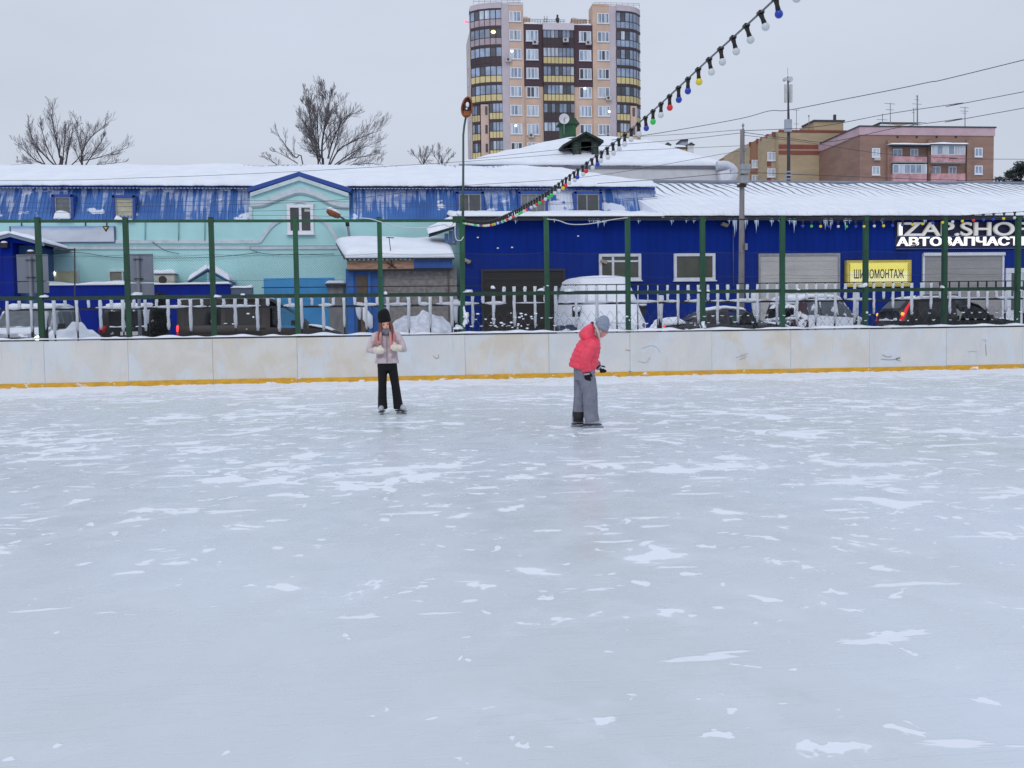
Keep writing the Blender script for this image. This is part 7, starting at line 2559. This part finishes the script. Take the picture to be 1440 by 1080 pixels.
def bare_tree(name, label, Y, trunks, seed, depth=5, tw=.011, fan=.5, cat='tree', twiggy=4):
    """trunks: list of pixel polylines with a start radius; every limb sprouts ever finer branches"""
    rn = random.Random(seed)
    b0 = W(trunks[0][0][0][0], 300, Y)
    root = thing(name, label, cat, V(b0.x, Y, 0))
    tm, cm = MB(), MB()

    def branch(p, d, L_, r_, lev):
        n_ = 4
        pts, rs = [p], [r_]
        dd = d.copy()
        for i in range(n_):
            dd = (dd + V(rn.uniform(-1, 1), rn.uniform(-.6, .6), rn.uniform(-.6, .8)) * .13 + V(0, 0, .06)).normalized()
            p = p + dd * (L_ / n_)
            pts.append(p); rs.append(max(.0042, r_ * (1 - .78 * (i + 1) / n_)))
        cm.tube(pts, rs, 4 if lev > 1 else 5, mi=1 if r_ < .02 else 0, cap=False)
        if lev >= 3: return
        kn = (7, 6, 4)[lev]
        for k in range(kn):
            f = .18 + .8 * (k + rn.random()) / kn
            i = min(n_ - 1, int(f * n_))
            q = pts[i].lerp(pts[i + 1], f * n_ - i)
            base = (pts[i + 1] - pts[i]).normalized()
            side = base.cross(V(rn.uniform(-1, 1), rn.uniform(-1, 1), rn.uniform(-1, 1))).normalized()
            nd = (base + side * fan * rn.uniform(.7, 1.25) + V(0, 0, .10)).normalized()
            branch(q, nd, L_ * rn.uniform(.40, .62) * (1.12 - .45 * f), max(.0055, rs[i] * .55), lev + 1)

    for pl, r_, subs, ln in trunks:
        a0, b0_ = pl[0]
        pts = [W(a0 + (a - a0) * .84, b0_ + (b - b0_) * .80, Y + rn.uniform(-.6, .6)) for a, b in pl]
        pts[0].y = Y
        first = pl is trunks[0][0]
        pp = ramp_path(([V(b0.x, Y, 0)] if first else []) + pts, 18)
        rs = [r_ * .55 * (1 - .88 * i / 18) + .004 for i in range(19)]
        tm.tube(pp, rs, 7)
        tot = (pts[-1] - pts[0]).length
        lo = 5 if first else 2
        ns = max(6, int(subs * .8))
        for k in range(ns):
            f = (k + rn.random()) / ns
            i = min(17, lo + int(f * (18 - lo)))
            base = (pp[i + 1] - pp[i]).normalized()
            side = base.cross(V(rn.uniform(-1, 1), rn.uniform(-1, 1), rn.uniform(-1, 1))).normalized()
            d = (base + side * rn.uniform(.35, .75) + V(0, 0, .15)).normalized()
            branch(pp[i], d, tot * rn.uniform(.28, .46) * (1.15 - .55 * f), max(.012, rs[i] * .5), 0 if tot > 4.2 else 1)
    tm.build('trunk', BARK, root, recalc=False)
    cm.build('crown', [BARK, TWIG], root, recalc=False)
    return root


bare_tree('bare_tree', 'bare spreading tree whose tangled crown shows over the left end of the snowy roof', 66, [
    ([(85, 245), (84, 215), (78, 185), (72, 155), (70, 140)], .15, 22, 1.5),
    ([(90, 235), (97, 205), (103, 180), (105, 158)], .10, 14, 1.3),
    ([(80, 235), (60, 215), (45, 195), (35, 175)], .09, 16, 1.3),
    ([(70, 235), (45, 222), (28, 205), (14, 190)], .08, 14, 1.2),
    ([(62, 234), (52, 210), (42, 185), (34, 160)], .07, 12, 1.1),
    ([(88, 236), (90, 205), (92, 178), (90, 165)], .07, 14, 1.1),
    ([(78, 236), (66, 205), (58, 180), (54, 165)], .07, 14, 1.1),
    ([(100, 236), (118, 212), (124, 192), (126, 180)], .06, 12, 1.1),
    ([(60, 238), (36, 228), (18, 222)], .06, 10, 1.0)], 3, 5)
bare_tree('bare_tree', 'smaller bare tree with upswept branches right of the big leftmost crown', 64, [
    ([(114, 250), (114, 222), (118, 200), (128, 182), (140, 170), (158, 155)], .12, 18, 1.3),
    ([(115, 225), (112, 200), (108, 180), (106, 158)], .06, 10, 1.0),
    ([(115, 228), (135, 222), (160, 214), (192, 203)], .06, 14, 1.0),
    ([(116, 232), (136, 208), (148, 190), (152, 178)], .06, 14, 1.0),
    ([(114, 230), (104, 208), (96, 190)], .05, 12, 1.0),
    ([(118, 236), (150, 230), (178, 226)], .05, 10, 1.0)], 8, 5)
bare_tree('bare_tree', 'tall bare tree with a fan of upright limbs behind the turquoise gable', 64, [
    ([(456, 250), (452, 215), (453, 185), (458, 155), (463, 125), (465, 100)], .17, 26, 1.6),
    ([(448, 240), (446, 205), (438, 170), (432, 140), (425, 122)], .10, 18, 1.4),
    ([(450, 225), (447, 190), (446, 160), (446, 128), (443, 110)], .08, 14, 1.2),
    ([(446, 215), (436, 195), (425, 182), (413, 170)], .06, 8, 1.0),
    ([(462, 225), (468, 195), (478, 170), (490, 150), (512, 140)], .09, 20, 1.4),
    ([(462, 232), (480, 205), (505, 190), (530, 178), (552, 170)], .09, 22, 1.3),
    ([(466, 236), (490, 222), (520, 216), (548, 205)], .07, 18, 1.2),
    ([(466, 237), (500, 231), (530, 228), (550, 231)], .06, 14, 1.0),
    ([(460, 236), (474, 196), (480, 168), (484, 150)], .07, 14, 1.0),
    ([(464, 236), (494, 214), (520, 200), (548, 190)], .07, 16, 1.0),
    ([(454, 236), (440, 206), (428, 186)], .06, 12, 1.0)], 15, 5)
bare_tree('bare_tree', 'leaning bare tree with a few thin straggling limbs left of the tall gable tree', 60, [
    ([(428, 245), (412, 216), (395, 192), (380, 170)], .08, 9, 1.0),
    ([(400, 240), (378, 222), (362, 212)], .06, 6, .8),
    ([(420, 232), (400, 218), (376, 205)], .05, 8, .8)], 23, 4)
bare_tree('bare_tree', 'small faint bare tree showing over the ridge left of the tower', 100, [
    ([(596, 244), (597, 226), (598, 212), (600, 199)], .10, 20, 1.7), ([(596, 236), (588, 222), (580, 214), (573, 209)], .06, 14, 1), ([(597, 230), (604, 216), (609, 207), (611, 202)], .06, 12, 1), ([(596, 234), (590, 216), (589, 203)], .06, 12, 1)], 31, 5)
bare_tree('bare_tree', 'second small faint bare tree nearer the tower, beside its paler twin', 104, [
    ([(622, 244), (620, 226), (616, 210), (618, 197)], .09, 20, 1.7), ([(621, 236), (632, 222), (642, 214)], .06, 12, 1), ([(621, 232), (628, 214), (634, 206)], .06, 12, 1), ([(620, 234), (611, 218), (607, 210)], .05, 10, 1)], 37, 5)

# ------------------------------------------------------------------ poles, mast and wires
Yu = 35.6
up_ = thing('utility_pole', 'weathered grey concrete utility pole before the blue workshops carrying wires', 'utility pole', V(W(1042, 460, Yu).x, Yu, LOT))
a, b = W(1042, 478, Yu), W(1044, 182, Yu)
MB().tube([V(a.x, Yu, LOT), a * .5 + b * .5, b], [(.125, .125), (.105, .105), (.085, .085)], 4, smooth=False).build('shaft', pm('weathered_concrete', (132, 128, 128), .9, .25, 2.5, stretch=(1, 1, .3), bump=.4), up_)
q = W(1045, 176, Yu)
MB().tube([q + V(0, 0, -.2), q], .03, 6).ball(q, .05, .05, .07, 7, 5).build('insulator', STEEL, up_)
m = MB()
q = W(1048, 211, Yu - .15)
MB().tube([q, q + V(0, -.06, 0)], .06, 9).build('round_fitting', GREY, up_)
q = W(1047, 234, Yu - .2)
m.box(q.x - .15, q.x + .2, q.y - .1, q.y + .1, q.z - .12, q.z + .08)
q = W(1048, 241, Yu - .2)
m.box(q.x - .18, q.x + .12, q.y - .15, q.y + .1, q.z - .1, q.z + .04)
q = W(1046.5, 252, Yu - .2)
m.box(q.x - .14, q.x + .16, q.y - .08, q.y + .12, q.z - .14, q.z + .14)
m.build('fitting', pm('fitting_grey', (150, 154, 158), .6, .15), up_)
q = W(1043, 261, Yu - .05)
MB().box(q.x - .14, q.x + .14, q.y - .12, q.y + .12, q.z - .05, q.z + .04).build('clamp', pm('rust_clamp', (70, 46, 44), .8, .2), up_)
q = W(1048, 347, Yu - .1)
MB().box(q.x - .02, q.x + .07, q.y - .06, q.y + .06, q.z - .12, q.z + .12).build('meter_box', GREY, up_)

Ymast = 60.0
ms = thing('telecom_mast', 'slim dark telecom mast with panel antennas and two small drums behind the workshops', 'mast', V(W(1109, 300, Ymast).x, Ymast, 0))
q0, q1, q2_, q3 = W(1109, 262, Ymast), W(1109, 185, Ymast), W(1108.5, 145, Ymast), W(1108, 108, Ymast)
MB().tube([V(q0.x, Ymast, 0), q0, q1, q2_, q3], [.16, .12, .1, .06, .05], 8).build('pole', DARKGREY, ms)
for a, w_ in ((1104.8, .10), (1112, .10)):
    p0, p1, z0_, z1_ = R(a - 1.6, 119, a + 1.6, 144, Ymast - .15)
    MB().box(p0, p1, Ymast - .25, Ymast - .08, z0_, z1_).build('panel_antenna', pm('panel_grey', (186, 188, 186), .5, .08), ms)
for a, r_ in ((1105, .11), (1112, .16)):
    q = W(a, 111, Ymast - .2)
    MB().tube([q, q + V(0, .25, 0)], r_, 14).build('drum_antenna', pm('drum_pale', (190, 194, 200), .5, .08), ms)
p0, p1, z0_, z1_ = R(1104, 168, 1113, 185, Ymast - .25)
MB().box(p0, p1, Ymast - .35, Ymast - .1, z0_, z1_).build('equipment_box', pm('box_pale', (160, 168, 178), .5, .1), ms)
p0, p1, z0_, z1_ = R(1105, 239, 1112, 259, Ymast)
m = MB()
for k in range(4):
    m.box(p0, p1, Ymast - .25, Ymast + .25, z0_ + (z1_ - z0_) * k / 4 + .04, z0_ + (z1_ - z0_) * (k + .55) / 4)
m.build('cable_guard', pm('box_pale', (160, 168, 178)), ms)
MB().tube([W(1108, 108, Ymast), W(1107.5, 95, Ymast)], .012, 5).build('lightning_rod', GREY, ms)

WIREM = pm('overhead_wire', (64, 68, 80), .6, .1)


def owire(pts, Y, r, label, Y2=None):
    Y2 = Y2 or Y
    n_ = len(pts) - 1
    P = [W(a, b, Y + (Y2 - Y) * i / n_) for i, (a, b) in enumerate(pts)]
    if pts[-1][0] > 1430: P.append(P[-1] + (P[-1] - P[-2]).normalized() * 25 + V(0, 0, .4))
    if pts[0][0] < 0: P.insert(0, P[0] + (P[0] - P[1]).normalized() * 25 + V(0, 0, .4))
    o = MB().tube(ramp_path(P, max(24, 8 * n_)), r * .55, 5, cap=True).build('overhead_wire', WIREM)
    tag(o, label, 'wire', 'overhead wires')


owire([(860, 197), (940, 185), (1040, 167), (1082, 156), (1108, 155), (1180, 141), (1300, 117), (1445, 83)], 50, .028, 'long wire climbing to the upper right corner past the telecom mast', 34)
owire([(900, 192), (970, 188), (1042, 182.5)], 52, .018, 'upper of the two wires running left from the top of the utility pole', Yu)
owire([(660, 224), (800, 209), (940, 198), (1042, 187)], 50, .018, 'lower wire running left from the pole top across the snowy hipped roof', Yu)
owire([(1045, 184), (1150, 178), (1250, 160), (1350, 145), (1445, 128)], Yu, .02, 'wire from the pole top over the orange block, highest of its three', 30)
owire([(1045, 186), (1120, 196), (1170, 199), (1260, 180), (1350, 167), (1445, 151)], Yu, .02, 'sagging wire from the pole crossing before both brick blocks and up', 30)
owire([(1045, 190), (1140, 201), (1240, 216), (1340, 222), (1445, 224)], Yu, .016, 'sagging wire from the pole falling across the orange block balconies', 33)
owire([(1045, 242), (1140, 246), (1240, 250), (1340, 253), (1445, 250)], Yu, .02, 'dark wire just above the workshop ridge, right of the utility pole', 36)
owire([(-20, 254), (200, 250), (400, 242), (640, 228), (820, 215), (1042, 205)], 38, .014, 'thin wire crossing the whole snowy mansard roof, highest of the wires there', Yu)
owire([(-20, 292), (150, 291), (352, 287), (490, 280), (640, 262), (830, 248), (1042, 212)], 36, .014, 'wire crossing the gable at its arch and rising to the pole', Yu)
owire([(-20, 283.5), (170, 285), (350, 282), (490, 284), (640, 287), (800, 285), (925, 276)], 36, .012, 'wire running level before the blue mansard, uppermost of three', 38)
owire([(-20, 298), (170, 298), (350, 297), (490, 293), (640, 290), (800, 287), (925, 279)], 35.5, .012, 'wire running level before the blue mansard, lowest of three', 38)
owire([(352, 303), (404, 303), (460, 304), (492, 305.5)], 39, .012, 'short wire across the foot of the turquoise gable')
owire([(840, 258), (930, 252), (1010, 245), (1042, 243)], 37.6, .02, 'dark wire from the mansard end up to the fittings of the pole', Yu)
